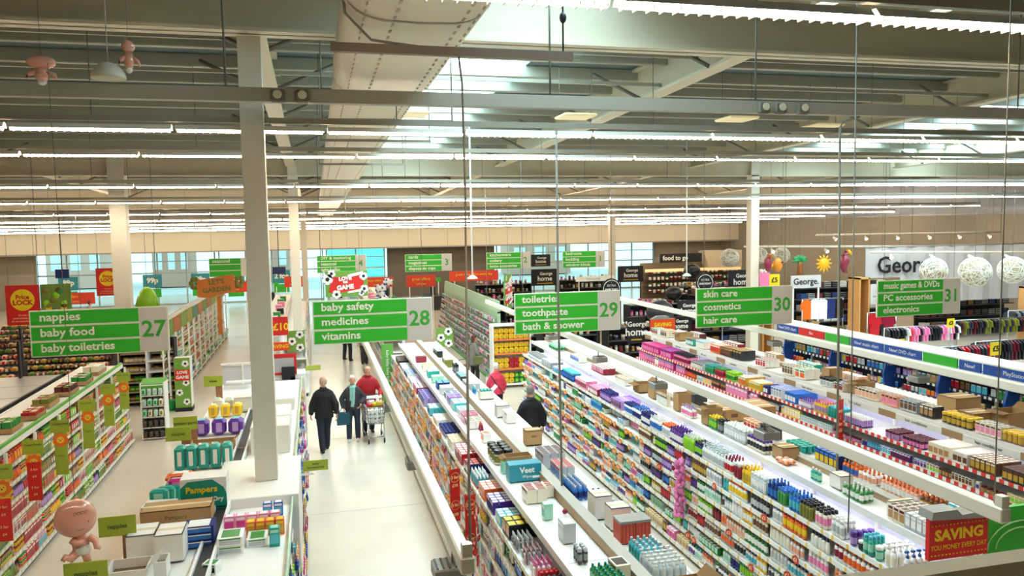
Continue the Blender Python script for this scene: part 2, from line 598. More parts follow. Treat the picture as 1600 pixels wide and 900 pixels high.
# ------------------------------------------------------------------ suspended aisle rails
RAILM = mat('rail_white', 'e8e2d4', 0.4)
def rail(x, y0, y1, which, boxes):
    t = thing('suspended_rail', 'pale suspended rail hung along the middle of the %s aisle' % which, 'rail', (x, 0, 3.2), 0, None)
    MB().box((0, (y0+y1)/2, 0), (.085, y1-y0, .11), bev=.012).build('beam_profile', RAILM, t)
    MB().box((0, y0+.04, .09), (.06, .06, .08)).build('end_cap', RAILM, t)
    for yy in ((y0+.1, y1-.1) if x > 1 else (y1-.1,)):
        MB().tube([(0, yy, .05), (0, yy, light_z(yy)-3.2+.1)], .005, 5).build('hanger', CABLE_M, t)
    for yy, s in boxes:
        bx = MB().box((s*.05, yy, -.2), (.2, .2, .09), 0, bev=.01)
        bx.tube([(s*.02, yy, -.16), (s*.02, yy, 0)], .01, 5)
        sp = bx.build('sensor_box', GREY_METAL, t)
        vb = MB()
        for i in range(5):
            vb.box((s*.05-.08+i*.04, yy, -.152), (.012, .16, .008))
        tag(vb.build('vent_slots', mat('slot_dark', '55564f', .6), sp), kind='stuff')
    return t


rail(.82, 4.4, 20.5, 'medicines', ((4.83, -1), (7.2, 1), (9.6, 1)))
rail(4.47, 4.15, 20.5, 'toiletries', ((7.1, 1), (9.75, 1), (12.0, 1), (14.7, 1)))
rail(8.05, 4.4, 21.5, 'cosmetics', ((9.0, 1), (12.5, 1)))
# power drops
def conduit(name, pts, r, label, m=CABLE_M, cat='conduit'):
    return tag(MB().tube(pts, r, 6).build(name, m), label, cat)


conduit('power_conduit', [(1.15, 6.4, 6.66), (1.2, 6.4, 6.612), (1.207, 6.3, 6.363), (1.157, 6.0, 5.476), (1.051, 5.5, 4.535), (.931, 4.9, 3.769), (.845, 4.45, 3.315), (.83, 4.45, 3.25)], .009, 'brown power cable curving from the track bar to the nearest rail', mat('cable_brown', '6f6252', .5))
# ------------------------------------------------------------------ stock: shapes of the goods on the shelves
def s_bottle(w, d, h):
    b = MB().lathe([(0, d*.44, w*.44, 0), (.04*h, d*.5, w*.5, 0), (.16*h, d*.5, w*.5, 0), (.17*h, d*.505, w*.505, 2), (.56*h, d*.505, w*.505, 2),
                    (.57*h, d*.5, w*.5, 0), (.7*h, d*.44, w*.42, 0), (.78*h, d*.2, w*.2, 0)], 8)
    c = MB().lathe([(.775*h, d*.24, w*.24, 1), (.97*h, d*.22, w*.22, 1), (h, d*.17, w*.17, 1)], 8)
    return b, c


def s_flask(w, d, h):
    b = MB().lathe([(0, d*.4, w*.42, 0), (.05*h, d*.5, w*.5, 0), (.2*h, d*.5, w*.5, 0), (.21*h, d*.5, w*.505, 2), (.6*h, d*.49, w*.49, 2), (.61*h, d*.48, w*.48, 0), (.8*h, d*.42, w*.42, 0)], 8)
    c = MB().lathe([(.8*h, d*.43, w*.43, 1), (.98*h, d*.4, w*.38, 1), (h, d*.3, w*.3, 1)], 8)
    return b, c


def s_pump(w, d, h):
    b = MB().lathe([(0, d*.45, w*.45, 0), (.03*h, d*.5, w*.5, 0), (.15*h, d*.5, w*.5, 0), (.16*h, d*.505, w*.505, 2), (.5*h, d*.505, w*.505, 2), (.51*h, d*.5, w*.5, 0), (.63*h, d*.42, w*.4, 0), (.7*h, d*.2, w*.2, 0)], 8)
    c = MB().lathe([(.7*h, d*.24, w*.24, 1), (.8*h, d*.22, w*.22, 1), (.81*h, d*.09, w*.09, 1), (.92*h, d*.09, w*.09, 1)], 6)
    c.box((-d*.16, 0, .95*h), (d*.62, w*.26, .07*h), 1)
    return b, c


def s_can(w, d, h):
    b = MB().lathe([(0, d*.44, w*.44, 0), (.02*h, d*.5, w*.5, 0), (.2*h, d*.5, w*.5, 0), (.21*h, d*.505, w*.505, 2), (.62*h, d*.505, w*.505, 2), (.63*h, d*.5, w*.5, 0), (.74*h, d*.47, w*.47, 0)], 8)
    c = MB().lathe([(.74*h, d*.46, w*.46, 1), (.94*h, d*.45, w*.45, 1), (h, d*.3, w*.3, 1)], 8)
    return b, c


def s_tub(w, d, h):
    b = MB().lathe([(0, d*.44, w*.44, 0), (.12*h, d*.48, w*.48, 0), (.13*h, d*.485, w*.485, 2), (.6*h, d*.485, w*.485, 2), (.72*h, d*.46, w*.46, 0)], 9)
    c = MB().lathe([(.72*h, d*.5, w*.5, 1), (.96*h, d*.5, w*.5, 1), (h, d*.44, w*.44, 1)], 9)
    return b, c


def s_tube(w, d, h):
    b = MB().lathe([(.16*h, d*.4, w*.4, 0), (.2*h, d*.5, w*.46, 0), (.35*h, d*.46, w*.48, 2), (.75*h, d*.25, w*.5, 2), (h, d*.06, w*.5, 0)], 8)
    c = MB().lathe([(0, d*.42, w*.38, 1), (.16*h, d*.42, w*.38, 1)], 8)
    return b, c


def s_box(w, d, h):
    b = MB().box((0, 0, h/2), (d, w, h))
    e = .0015
    for s in (-1, 1):
        b.box((s*d/2, 0, h*.42), (e*2, w*.82, h*.5), 2)
        b.box((s*d/2, 0, h*.82), (e*2, w*.82, h*.16), 1)
    b.box((0, 0, h), (d*.8, w*.7, e*2), 1)
    return b, None


def s_carton(w, d, h):
    b = MB().box((0, 0, h/2), (d, w, h))
    b.box((0, 0, h), (d*.98, w*.12, .003), 1)
    for s in (-1, 1):
        b.box((0, s*w/2, h*.5), (d*.4, .003, h*.3), 2)
        b.box((s*d/2, 0, h*.55), (.003, w*.4, h*.3), 2)
    b.add([(-d/2, -w/2, h), (-d/2, w/2, h), (-d*.8, w/2, h*1.02), (-d*.8, -w/2, h*1.02)], [[0, 1, 2, 3], [3, 2, 1, 0]], 1)
    return b, None


def s_pack(w, d, h):
    """soft rectangular pack: body, printed front and a coloured top seam"""
    b = MB().box((0, 0, h*.49), (d, w, h*.98), 0, bev=min(w, d)*.22)
    for s in (-1, 1):
        b.box((s*d*.5, 0, h*.5), (.006, w*.5, h*.55), 2, bev=.002).box((0, s*w*.5, h*.5), (d*.4, .006, h*.6), 2, bev=.002)
    b.box((0, 0, h*.985), (d*.5, w*.55, .03*h), 1)
    return b, None


def s_pouch(w, d, h):
    b = MB().lathe([(0, d*.5, w*.5, 0), (.1*h, d*.62, w*.6, 0), (.35*h, d*.55, w*.62, 2), (.8*h, d*.2, w*.62, 2), (h, d*.05, w*.6, 0)], 6)
    c = MB().lathe([(h, d*.16, w*.16, 1), (1.1*h, d*.14, w*.14, 1)], 6)
    return b, c


def s_card(w, d, h):
    """thin hanging card with a blister on it"""
    b = MB().box((0, 0, h/2), (.006, w, h))
    for s in (-1, 1):
        b.box((s*.012, 0, h*.4), (.02, w*.6, h*.5), 2, bev=.006)
        b.box((s*.004, 0, h*.85), (.002, w*.9, h*.2), 1)
    return b, None


def s_case(w, d, h):
    b = MB().box((0, 0, h/2), (d, w, h)).box((-d/2, 0, h*.55), (.003, w*.9, h*.8), 2).box((-d/2-.001, 0, h*.88), (.003, w*.7, h*.12), 1)
    return b, None


SHAPES = dict(bottle=s_bottle, flask=s_flask, pump=s_pump, can=s_can, tub=s_tub, tube=s_tube, box=s_box, carton=s_carton, pack=s_pack, pouch=s_pouch, card=s_card, case=s_case)
# name -> (shape, width, depth, height, category, noun)
KIND = dict(
    shampoo_bottle=('bottle', .07, .055, .23, 'bottle', 'shampoo bottle'), conditioner_bottle=('flask', .07, .045, .21, 'bottle', 'conditioner bottle'),
    pump_bottle=('pump', .075, .06, .25, 'bottle', 'pump bottle'), shower_bottle=('flask', .075, .05, .2, 'bottle', 'shower bottle'),
    spray_can=('can', .052, .052, .19, 'can', 'spray can'), deodorant_can=('can', .048, .048, .16, 'can', 'deodorant can'),
    cream_tub=('tub', .09, .09, .075, 'tub', 'cream tub'), cream_tube=('tube', .06, .045, .17, 'tube', 'cream tube'),
    medicine_box=('box', .1, .035, .075, 'box', 'medicine box'), toothpaste_box=('box', .06, .19, .045, 'box', 'toothpaste box'),
    mouthwash_bottle=('bottle', .08, .06, .21, 'bottle', 'mouthwash bottle'), vitamin_tub=('tub', .065, .065, .11, 'tub', 'vitamin tub'),
    dye_box=('box', .085, .065, .17, 'box', 'hair dye box'), lotion_bottle=('bottle', .065, .045, .18, 'bottle', 'lotion bottle'),
    soap_box=('box', .09, .06, .05, 'box', 'soap box'), gift_box=('box', .13, .08, .19, 'box', 'gift box'),
    food_jar=('tub', .066, .066, .09, 'jar', 'food jar'), food_pouch=('pouch', .085, .05, .13, 'pouch', 'food pouch'),
    formula_tin=('tub', .11, .11, .17, 'tin', 'milk tin'), snack_packet=('pack', .11, .06, .15, 'packet', 'snack packet'),
    cereal_box=('box', .13, .055, .18, 'box', 'cereal box'), juice_bottle=('bottle', .06, .06, .18, 'bottle', 'juice bottle'),
    blister_card=('card', .085, .05, .14, 'card', 'blister card'), razor_card=('card', .1, .05, .17, 'card', 'razor card'),
    disc_case=('case', .135, .018, .19, 'case', 'disc case'), game_case=('case', .11, .018, .14, 'case', 'game case'),
    cardboard_box=('carton', .3, .3, .25, 'box', 'cardboard box'), white_carton=('carton', .25, .22, .2, 'box', 'white carton'),
    nappy_pack=('pack', .19, .12, .3, 'pack', 'nappy pack'), tray_pack=('box', .16, .1, .13, 'box', 'shrink wrapped tray'),
    make_up_box=('box', .06, .05, .12, 'box', 'make-up box'), pot=('tub', .06, .06, .1, 'pot', 'styling pot'), tin_stack=('can', .07, .07, .12, 'can', 'can'))
_PM = {}


def proto(kind, cols, size=None, whole=True):
    k = (kind, cols, size, whole)
    if k in _PM:
        return _PM[k]
    sh, w, d, h = KIND[kind][:4]
    if size:
        w, d, h = size
    b, c = SHAPES[sh](w, d, h)
    mats = [colmat(x) for x in cols]
    if whole or c is None:
        if c is not None:
            b.add(c.v, c.f, 1, True)
        r = (b.mesh(kind, mats), None)
    else:
        r = (b.mesh(kind, mats), c.mesh('cap', mats))
    _PM[k] = r
    return r


RECS = []      # (pixels, kind, colours, size, location, rotation, label, group, where)
_BLOCK = {}
ORD = ['first', 'second', 'third', 'fourth', 'fifth', 'sixth', 'seventh', 'eighth', 'ninth', 'tenth', 'eleventh', 'twelfth', 'thirteenth', 'fourteenth', 'fifteenth']


def a_word(c):
    return dict(cream='cream', clear='clear', tan='tan').get(c, c)


def describe(kind, cols):
    b, c, l = [a_word(x) for x in cols]
    noun = KIND[kind][5]
    sh = KIND[kind][0]
    if sh in ('bottle', 'flask', 'can', 'tub', 'tube', 'pump', 'pouch'):
        part = {'tub': 'lid', 'pump': 'pump'}.get(sh, 'cap')
        return f'{b} {noun} with {c} {part}' if c != b else (f'{b} {noun} with {l} label' if l != b else f'plain {b} {noun}')
    return f'{b} and {l} {noun}' if l != b else (f'{b} and {c} {noun}' if c != b else f'plain {b} {noun}')


def put(kind, cols, loc, label, group=None, size=None, rz=0.0, where='shelf', margin=40):
    sx, sy, w = pix(*loc)
    h = (size or KIND[kind][1:4])[2]
    wd = (size or KIND[kind][1:4])[0]
    ph = FPX*max(h, wd)/max(w, .5)
    if sx < -margin or sx > 1600+margin or sy > 900+margin+ph or sy < -margin:
        return
    RECS.append((ph, kind, cols, size, loc, rz, label, group, where))


def run(kind, cols, xf, dirx, z, y0, n, where, rows=1, size=None, gap=.004, keep=None, jit=.004, same=False):
    """a block of n facings along y from y0 (rows deep); returns the y where it ends"""
    w, d, h = size or KIND[kind][1:4]
    lab = f'{describe(kind, cols)}, {where}'
    i = 0
    while lab in _BLOCK and not same:
        i += 1
        if i > 60:
            break
        cols = (random.choice(['white', 'white', 'cream', 'silver', cols[0]]), random.choice(['blue', 'teal', 'orange', 'crimson', 'green', 'lilac', 'gold', 'pink', 'silver']), random.choice(['aqua', 'red', 'yellow', 'lime', 'purple', 'peach', 'navy', 'white']))
        lab = f'{describe(kind, cols)}, {where}'
    _BLOCK[lab] = 1
    for k in range(n):
        for r in range(rows):
            p = (xf + dirx*(d*.5+.012+r*(d+.004)) + random.uniform(-jit, jit), y0 + (k+.5)*(w+gap), z)
            if keep and not keep(p[0], p[1], p[2]+h*.5):
                continue
            put(kind, cols, p, lab, lab, size, random.uniform(-.05, .05), where)
    return y0 + n*(w+gap)


# ------------------------------------------------------------------ gondolas (double-sided shelving)
def nth_far(y, y1, bay):
    return ORD[min(14, max(0, int((y1-y)/bay)))]


TOPN = ['top', 'second', 'third', 'fourth', 'fifth', 'sixth', 'bottom']


def gondola(label, xs, y0, y1, zt, spine, sides, bay=1.25, deck=True, deck_m=DECK_TOP, spine_m=BROWN_PANEL, name='gondola', poles=False, back=None, cat='shelving unit'):
    """xs=(front edge of the deck on the low-x side, high-x side); spine=(x,z); sides={-1|+1: [(z, lip x)...] top first, last is the base}"""
    g = thing(name, label, cat, (spine[0], y0, 0))
    L = y1-y0
    nb = max(1, round(L/bay))
    bay = L/nb
    sx = spine[0]
    MB().box((0, L/2, zt/2), (.05, L, zt)).build('back_panel', back or mat('back_white', 'e4e4ea', .5), g)
    if spine[1] > zt:
        mb = MB().box((0, L/2, (zt+spine[1])/2), (.11, L, spine[1]-zt), 0)
        mb.box((0, L/2, spine[1]+.005), (.13, L, .012), 1)
        mb.build('spine', [spine_m, mat('spine_cap', 'b3b0a6', .45)], g)
    for s, (lips, lipm) in sides.items():
        bx = lips[-1][1]
        MB().box(((bx-sx)/2*.94, L/2, .04), (abs(bx-sx)*.92, L, .08)).build('plinth', DARK, g)
        for li, (z, lx) in enumerate(lips):
            dep = abs(lx-sx)
            mb = MB().box((s*dep/2, 0, -.012), (dep, bay-.008, .024))
            mb.box((s*dep, 0, -.012), (.012, bay-.008, .056), 1)
            me = mb.mesh('shelf', [SHELF_WHITE, lipm])
            for k in range(nb):
                link('shelf', me, g, (0, (k+.5)*bay, z))
        ux = lips[0][1]-sx
        pm = MB().box((0, 0, (zt-.1)/2+.05), (.04, .045, zt-.1)).mesh('upright', WHITE_METAL)
        for k in range(nb+1):
            link('upright', pm, g, ((ux+s*.015) if poles else s*.05, k*bay, 0))
    if deck:
        me = {}
        for s, ex in ((-1, xs[0]), (1, xs[1])):
            if ex is None:
                continue
            w = abs(ex-sx)-.06
            mb = MB().box((s*(w/2+.06), 0, -.015), (w, bay-.01, .03)).box((s*(w+.06), 0, -.02), (.03, bay-.002, .085), 1)
            m = mb.mesh('deck_panel', [deck_m, SHELF_WHITE])
            for k in range(nb):
                link('deck_panel', m, g, (0, (k+.5)*bay, zt))
    return g, nb, bay


DISC_O = mat('disc_orange', 'f08a1c', .45)
DISC_R = mat('disc_red', 'dd3318', .45)
DISC_T = mat('disc_text', 'fff2c0', .5)


def discs(g, pts, s, m, r=.05, price='£1'):
    """round price discs clipped to shelf edges"""
    mb = MB().lathe([(0, r, r, 0), (.006, r, r, 0)], 12)
    mb.v = [(s*p[2], p[0], p[1]) for p in mb.v]
    gv, gf = glyphs(price, r*1.25, .002)
    mb.add([(s*.009, s*v.x, v.y) for v in gv], gf, 1)
    me = mb.mesh('price_disc', [m, DISC_T])
    for p in pts:
        o = link('price_disc', me, g, Vector(p)-g.location)
        o.rotation_euler = (random.uniform(-.1, .1), 0, random.uniform(-.25, .25)-.25*s)


def keep_over(xo, zo):
    """true where the camera sees past an edge at (xo, zo)"""
    return lambda x, y, z: (5.2+(z-5.2)*xo/x) > zo-.12


TICKET_W = stripe_mat('ticket_white', 'f2f0ec', 'e4d59a', .17, .35)
TICKET_Y = stripe_mat('ticket_yellow', 'f4f2ec', 'f0c860', .26, .16)
TICKET_R = stripe_mat('ticket_red', 'e23a2e', 'f6eee6', .155, .45)
TICKET_B = stripe_mat('ticket_black', '222228', 'f2f0ec', .16, .5)

# --- gondola between the medicines aisle and the toiletries aisle
SH3 = [(1.66, 2.0), (1.42, 1.985), (1.18, 1.97), (.94, 1.96), (.68, 1.95), (.42, 1.94), (.12, 1.9)]
RIGHT = lambda x: [(1.5, x), (1.1, x+.02), (.7, x+.04), (.12, x+.08)]
G3, nb3, bay3 = gondola('long white double gondola of medicines with a cluttered pale top beside the aisle with shoppers', (2.22, 3.28), 4.4, 21.9, 1.97, (2.74, 2.09),
                        {-1: (SH3, TICKET_W), 1: (RIGHT(3.28), TICKET_W)})
# --- shampoo wall
SH4 = [(1.63, 5.6), (1.37, 5.58), (1.11, 5.57), (.85, 5.56), (.6, 5.55), (.35, 5.54), (.11, 5.45)]
BACK_L = mat('back_lavender', 'd3d6ee', .4)
G4, nb4, bay4 = gondola('long white gondola of shampoo bottles with a bright back and many shelves', (5.87, 7.0), 6.3, 21.0, 1.98, (6.3, 2.05),
                        {-1: (SH4, TICKET_Y), 1: (RIGHT(7.0), TICKET_W)}, back=BACK_L)
# --- hair and cosmetics gondola with red ticket edges
SH5 = [(1.5, 9.35), (1.22, 9.33), (.94, 9.32), (.66, 9.31), (.12, 9.25)]
G5, nb5, bay5 = gondola('long white gondola of skin care with red ticket edges and brown headers', (9.52, 10.7), 6.8, 21.7, 1.98, (10.15, 2.05),
                        {-1: (SH5, TICKET_R), 1: (RIGHT(10.7), TICKET_W)}, back=BACK_L)
# --- games and discs gondola
SH6 = [(1.55, 13.3), (1.25, 13.25), (.95, 13.2), (.65, 13.15), (.12, 13.1)]
G6, nb6, bay6 = gondola('long dark gondola of games and discs under a blue, red and green header', (13.0, 14.2), 8.0, 20.3, 2.0, (13.6, 2.0),
                        {-1: (SH6, TICKET_B)}, back=mat('back_dark', '2c2d36', .5), deck_m=GREY_METAL)
# --- baby food gondola
SH1 = [(1.66, -4.62), (1.4, -4.6), (1.14, -4.58), (.88, -4.56), (.62, -4.54), (.36, -4.52), (.12, -4.46)]
G1, nb1, bay1 = gondola('white gondola of baby food with lion blades and a green top edge', (-5.55, -4.66), 9.2, 20.7, 1.97, (-5.15, 1.97),
                        {1: (SH1, TICKET_W)}, poles=True)
MB().box((.47, 5.75, 1.985), (.05, 11.5, .1)).build('green_edge', mat('edge_green', '58a83c', .45), G1)

# light strips under the canopies of the two wall-like faces
LAMP = mat('shelf_lamp_glow', 'f4f6ff', .4, emit=9)
for g, x, n, bay, z in ((G4, 5.93, nb4, bay4, 1.935), (G5, 9.6, nb5, bay5, 1.93)):
    me = MB().box((0, 0, 0), (.03, bay-.12, .02)).mesh('shelf_lamp', LAMP)
    for k in range(n):
        link('shelf_lamp', me, g, (x-g.location.x, (k+.5)*bay, z))

# ------------------------------------------------------------------ goods of the shampoo wall
def far_where(y, y1, bay, shelf, wall):
    return f'{shelf} shelf, {nth_far(y, y1, bay)} bay from far end, {wall}'


def top_seq(seq, xf, z, y1, bay, wall, shelf='top', keep=None, rows=4):
    """seq: (y far, y near, kind, cols, size)"""
    for ya, yb, kind, cols, *sz in seq:
        size = sz[0] if sz else None
        w = (size or KIND[kind][1:4])[0]+.004
        n = max(1, int((ya-yb)/w))
        run(kind, cols, xf, 1, z, yb+.01, n, far_where((ya+yb)/2, y1, bay, shelf, wall), rows, size, keep=keep)


k3 = keep_over(3.28, 1.97)
top_seq([
    (20.6, 19.4, 'tin_stack', ('silver', 'grey', 'white')), (19.3, 18.4, 'gift_box', ('grey', 'white', 'silver'), (.13, .08, .15)), (18.3, 17.6, 'medicine_box', ('blue', 'white', 'aqua'), (.12, .08, .12)),
    (17.5, 16.7, 'spray_can', ('navy', 'aqua', 'blue')), (16.6, 15.8, 'dye_box', ('pink', 'white', 'crimson')), (15.7, 15.1, 'gift_box', ('crimson', 'pink', 'white'), (.11, .08, .14)),
    (15.0, 14.4, 'shower_bottle', ('purple', 'navy', 'lilac')), (14.3, 13.8, 'gift_box', ('lilac', 'purple', 'maroon'), (.12, .1, .16)),
    (13.7, 13.3, 'conditioner_bottle', ('white', 'navy', 'blue')), (13.3, 12.9, 'shampoo_bottle', ('white', 'blue', 'navy')), (12.9, 12.5, 'conditioner_bottle', ('navy', 'navy', 'white')),
    (12.5, 12.05, 'shampoo_bottle', ('white', 'white', 'blue')), (12.05, 11.7, 'conditioner_bottle', ('white', 'orange', 'silver')), (11.7, 11.25, 'shampoo_bottle', ('purple', 'purple', 'white')),
    (11.25, 10.85, 'shampoo_bottle', ('lime', 'white', 'lime')), (10.85, 10.6, 'conditioner_bottle', ('navy', 'black', 'lime')), (10.6, 9.95, 'pump_bottle', ('white', 'clear', 'silver')),
    (9.95, 9.7, 'shampoo_bottle', ('white', 'crimson', 'red')), (9.7, 9.5, 'conditioner_bottle', ('crimson', 'white', 'crimson')), (9.5, 9.22, 'shampoo_bottle', ('yellow', 'yellow', 'gold')),
    (9.22, 8.85, 'conditioner_bottle', ('clear', 'white', 'white')), (8.85, 8.6, 'shampoo_bottle', ('navy', 'blue', 'blue')), (8.6, 8.4, 'shower_bottle', ('green', 'blue', 'green'), (.06, .05, .2)),
    (8.4, 8.12, 'shampoo_bottle', ('blue', 'blue', 'aqua')), (8.12, 7.88, 'shower_bottle', ('olive', 'black', 'olive'), (.055, .05, .2)), (7.88, 7.6, 'conditioner_bottle', ('cream', 'black', 'pink')),
    (7.58, 7.3, 'conditioner_bottle', ('white', 'white', 'silver')), (7.28, 7.12, 'cream_tub', ('purple', 'purple', 'lilac'), (.09, .07, .15)), (7.1, 7.0, 'cream_tub', ('black', 'white', 'charcoal'), (.07, .07, .1)),
    (6.99, 6.84, 'conditioner_bottle', ('teal', 'aqua', 'mint')), (6.83, 6.72, 'cream_tub', ('teal', 'white', 'mint'), (.08, .08, .15)), (6.7, 6.5, 'pump_bottle', ('white', 'white', 'cream'), (.08, .07, .24)),
    (6.48, 6.32, 'pump_bottle', ('white', 'blue', 'silver'), (.08, .07, .26))], 5.61, 1.645, 21.0, bay4, 'shampoo wall')

PAIR4 = {
    'shampoo_bottle': [('white', 'blue', 'pink'), ('maroon', 'maroon', 'crimson'), ('white', 'silver', 'peach'), ('gold', 'brown', 'cream'), ('orange', 'white', 'peach'), ('brown', 'gold', 'gold'), ('charcoal', 'silver', 'white'), ('lime', 'green', 'white')],
    'conditioner_bottle': [('white', 'white', 'pink'), ('cream', 'gold', 'brown'), ('black', 'black', 'silver'), ('crimson', 'white', 'red'), ('peach', 'white', 'orange'), ('silver', 'grey', 'white')],
    'shower_bottle': [('green', 'white', 'lime'), ('teal', 'white', 'aqua'), ('orange', 'red', 'yellow'), ('green', 'black', 'white'), ('navy', 'white', 'blue'), ('black', 'green', 'lime'), ('yellow', 'orange', 'white'), ('purple', 'orange', 'lilac')],
    'lotion_bottle': [('white', 'navy', 'aqua'), ('peach', 'orange', 'white'), ('purple', 'black', 'lilac'), ('charcoal', 'white', 'purple'), ('white', 'teal', 'mint')],
    'soap_box': [('white', 'peach', 'orange'), ('cream', 'gold', 'tan'), ('white', 'blue', 'aqua'), ('pink', 'white', 'magenta'), ('green', 'white', 'mint')],
    'cream_tube': [('green', 'white', 'lime'), ('brown', 'black', 'gold'), ('white', 'green', 'mint'), ('navy', 'white', 'aqua')],
    'toothpaste_box': [('white', 'red', 'blue'), ('blue', 'white', 'red'), ('green', 'white', 'mint'), ('white', 'aqua', 'teal'), ('red', 'white', 'blue')],
    'razor_card': [('white', 'orange', 'silver'), ('blue', 'white', 'aqua'), ('black', 'green', 'silver'), ('pink', 'white', 'lilac'), ('teal', 'white', 'aqua')],
    'mouthwash_bottle': [('aqua', 'white', 'blue'), ('teal', 'white', 'mint'), ('purple', 'white', 'lilac'), ('green', 'white', 'lime'), ('clear', 'blue', 'white')],
}
hair = ['shampoo_bottle', 'conditioner_bottle', 'shower_bottle', 'lotion_bottle']
for li, (z, lx) in enumerate(SH4[1:], 1):
    y = 6.34
    while y < 20.8:
        b = int((y-6.3)/bay4)
        yend = min(6.3+(b+1)*bay4-.03, 20.9)
        if y > 12.6:
            kd = random.choice(['toothpaste_box', 'soap_box', 'razor_card', 'cream_tube', 'mouthwash_bottle', 'lotion_bottle'])
        elif li >= 5:
            kd = random.choice(['soap_box', 'lotion_bottle', 'shower_bottle', 'cream_tube'])
        else:
            kd = random.choice(hair)
        cols = random.choice(PAIR4[kd])
        if random.random() < .38:
            cols = (random.choice(['white', 'white', 'cream', 'silver']), cols[1] if cols[1] != 'white' else cols[0], cols[0])
        w, d, h = KIND[kd][1:4]
        if h > .21:
            h = .205
        size = (w, d, min(h, .205))
        if kd == 'toothpaste_box':
            size = (.06, .19, .09) if random.random() < .5 else (.06, .19, .135)
        if kd == 'soap_box':
            size = (.09, .06, random.choice((.1, .14)))
        n = min(random.randint(3, 7), int((yend-y)/(w+.004)))
        if n < 1:
            y = yend+.035
            continue
        y = run(kd, cols, lx+.01+(.12 if kd == 'razor_card' else 0), 1, z+.013, y, n, far_where(y, 21.0, bay4, TOPN[li], 'shampoo wall'), 2 if kd in ('soap_box',) else 1, size, keep=k3)
        if random.random() < .1:
            y += .1
# price discs
pts, pts2 = [], []
for i in range(150):
    y = random.uniform(12.3, 20.6)
    z, lx = random.choice(SH4[1:6])
    if k3(lx, y, z):
        pts.append((lx-.035, y, z-.02))
discs(G4, pts, -1, DISC_O, .05)
for y, li in ((8.75, 1), (8.05, 2), (8.2, 3), (7.3, 2), (7.15, 3), (7.2, 4), (9.6, 3), (10.8, 5), (10.6, 5), (6.9, 3), (7.5, 5), (9.0, 4), (6.75, 5), (11.9, 2), (11.5, 3), (10.05, 1)):
    z, lx = SH4[li]
    pts2.append((lx-.035, y, z+.01))
discs(G4, pts2, -1, DISC_R, .055)
# pink bath puffs hanging from a strip
cs = thing('puff_strip', 'strip of fluffy pink bath puffs hanging on the shampoo wall', 'bath puffs', (5.48, 11.0, .6))
MB().box((.02, 0, .45), (.008, .03, 1.0)).build('clip_strip', WHITE_METAL, cs)
PUFF = mat('puff_pink', 'f08ac6', .7)
for k in range(9):
    mb = MB()
    for j in range(14):
        a, e = random.uniform(0, 2*PI), random.uniform(-1, 1)
        c = Vector((math.cos(a)*.055, math.sin(a)*.055, e*.045))
        mb.ball(c, .035, 0, 6, 4)
    mb.build('bath_puff', PUFF, cs, (-.02+random.uniform(-.02, .02), random.uniform(-.03, .03), .02+k*.105))

# ------------------------------------------------------------------ goods of the medicines gondola, aisle face
PAIR3 = {
    'medicine_box': [('white', 'blue', 'aqua'), ('white', 'red', 'crimson'), ('lilac', 'purple', 'white'), ('navy', 'white', 'blue'), ('cream', 'orange', 'red'), ('white', 'green', 'teal'), ('red', 'white', 'yellow'), ('aqua', 'white', 'blue')],
    'vitamin_tub': [('white', 'yellow', 'orange'), ('green', 'white', 'lime'), ('brown', 'white', 'cream'), ('white', 'black', 'olive'), ('red', 'white', 'pink')],
    'blister_card': [('white', 'red', 'silver'), ('pink', 'white', 'clear'), ('white', 'pink', 'peach'), ('aqua', 'white', 'silver'), ('yellow', 'red', 'clear'), ('white', 'black', 'silver')],
    'deodorant_can': [('pink', 'white', 'magenta'), ('white', 'purple', 'lilac'), ('teal', 'black', 'aqua'), ('black', 'orange', 'grey'), ('silver', 'white', 'clear')],
    'cream_tube': [('white', 'red', 'pink'), ('white', 'blue', 'aqua'), ('cream', 'brown', 'gold')],
}
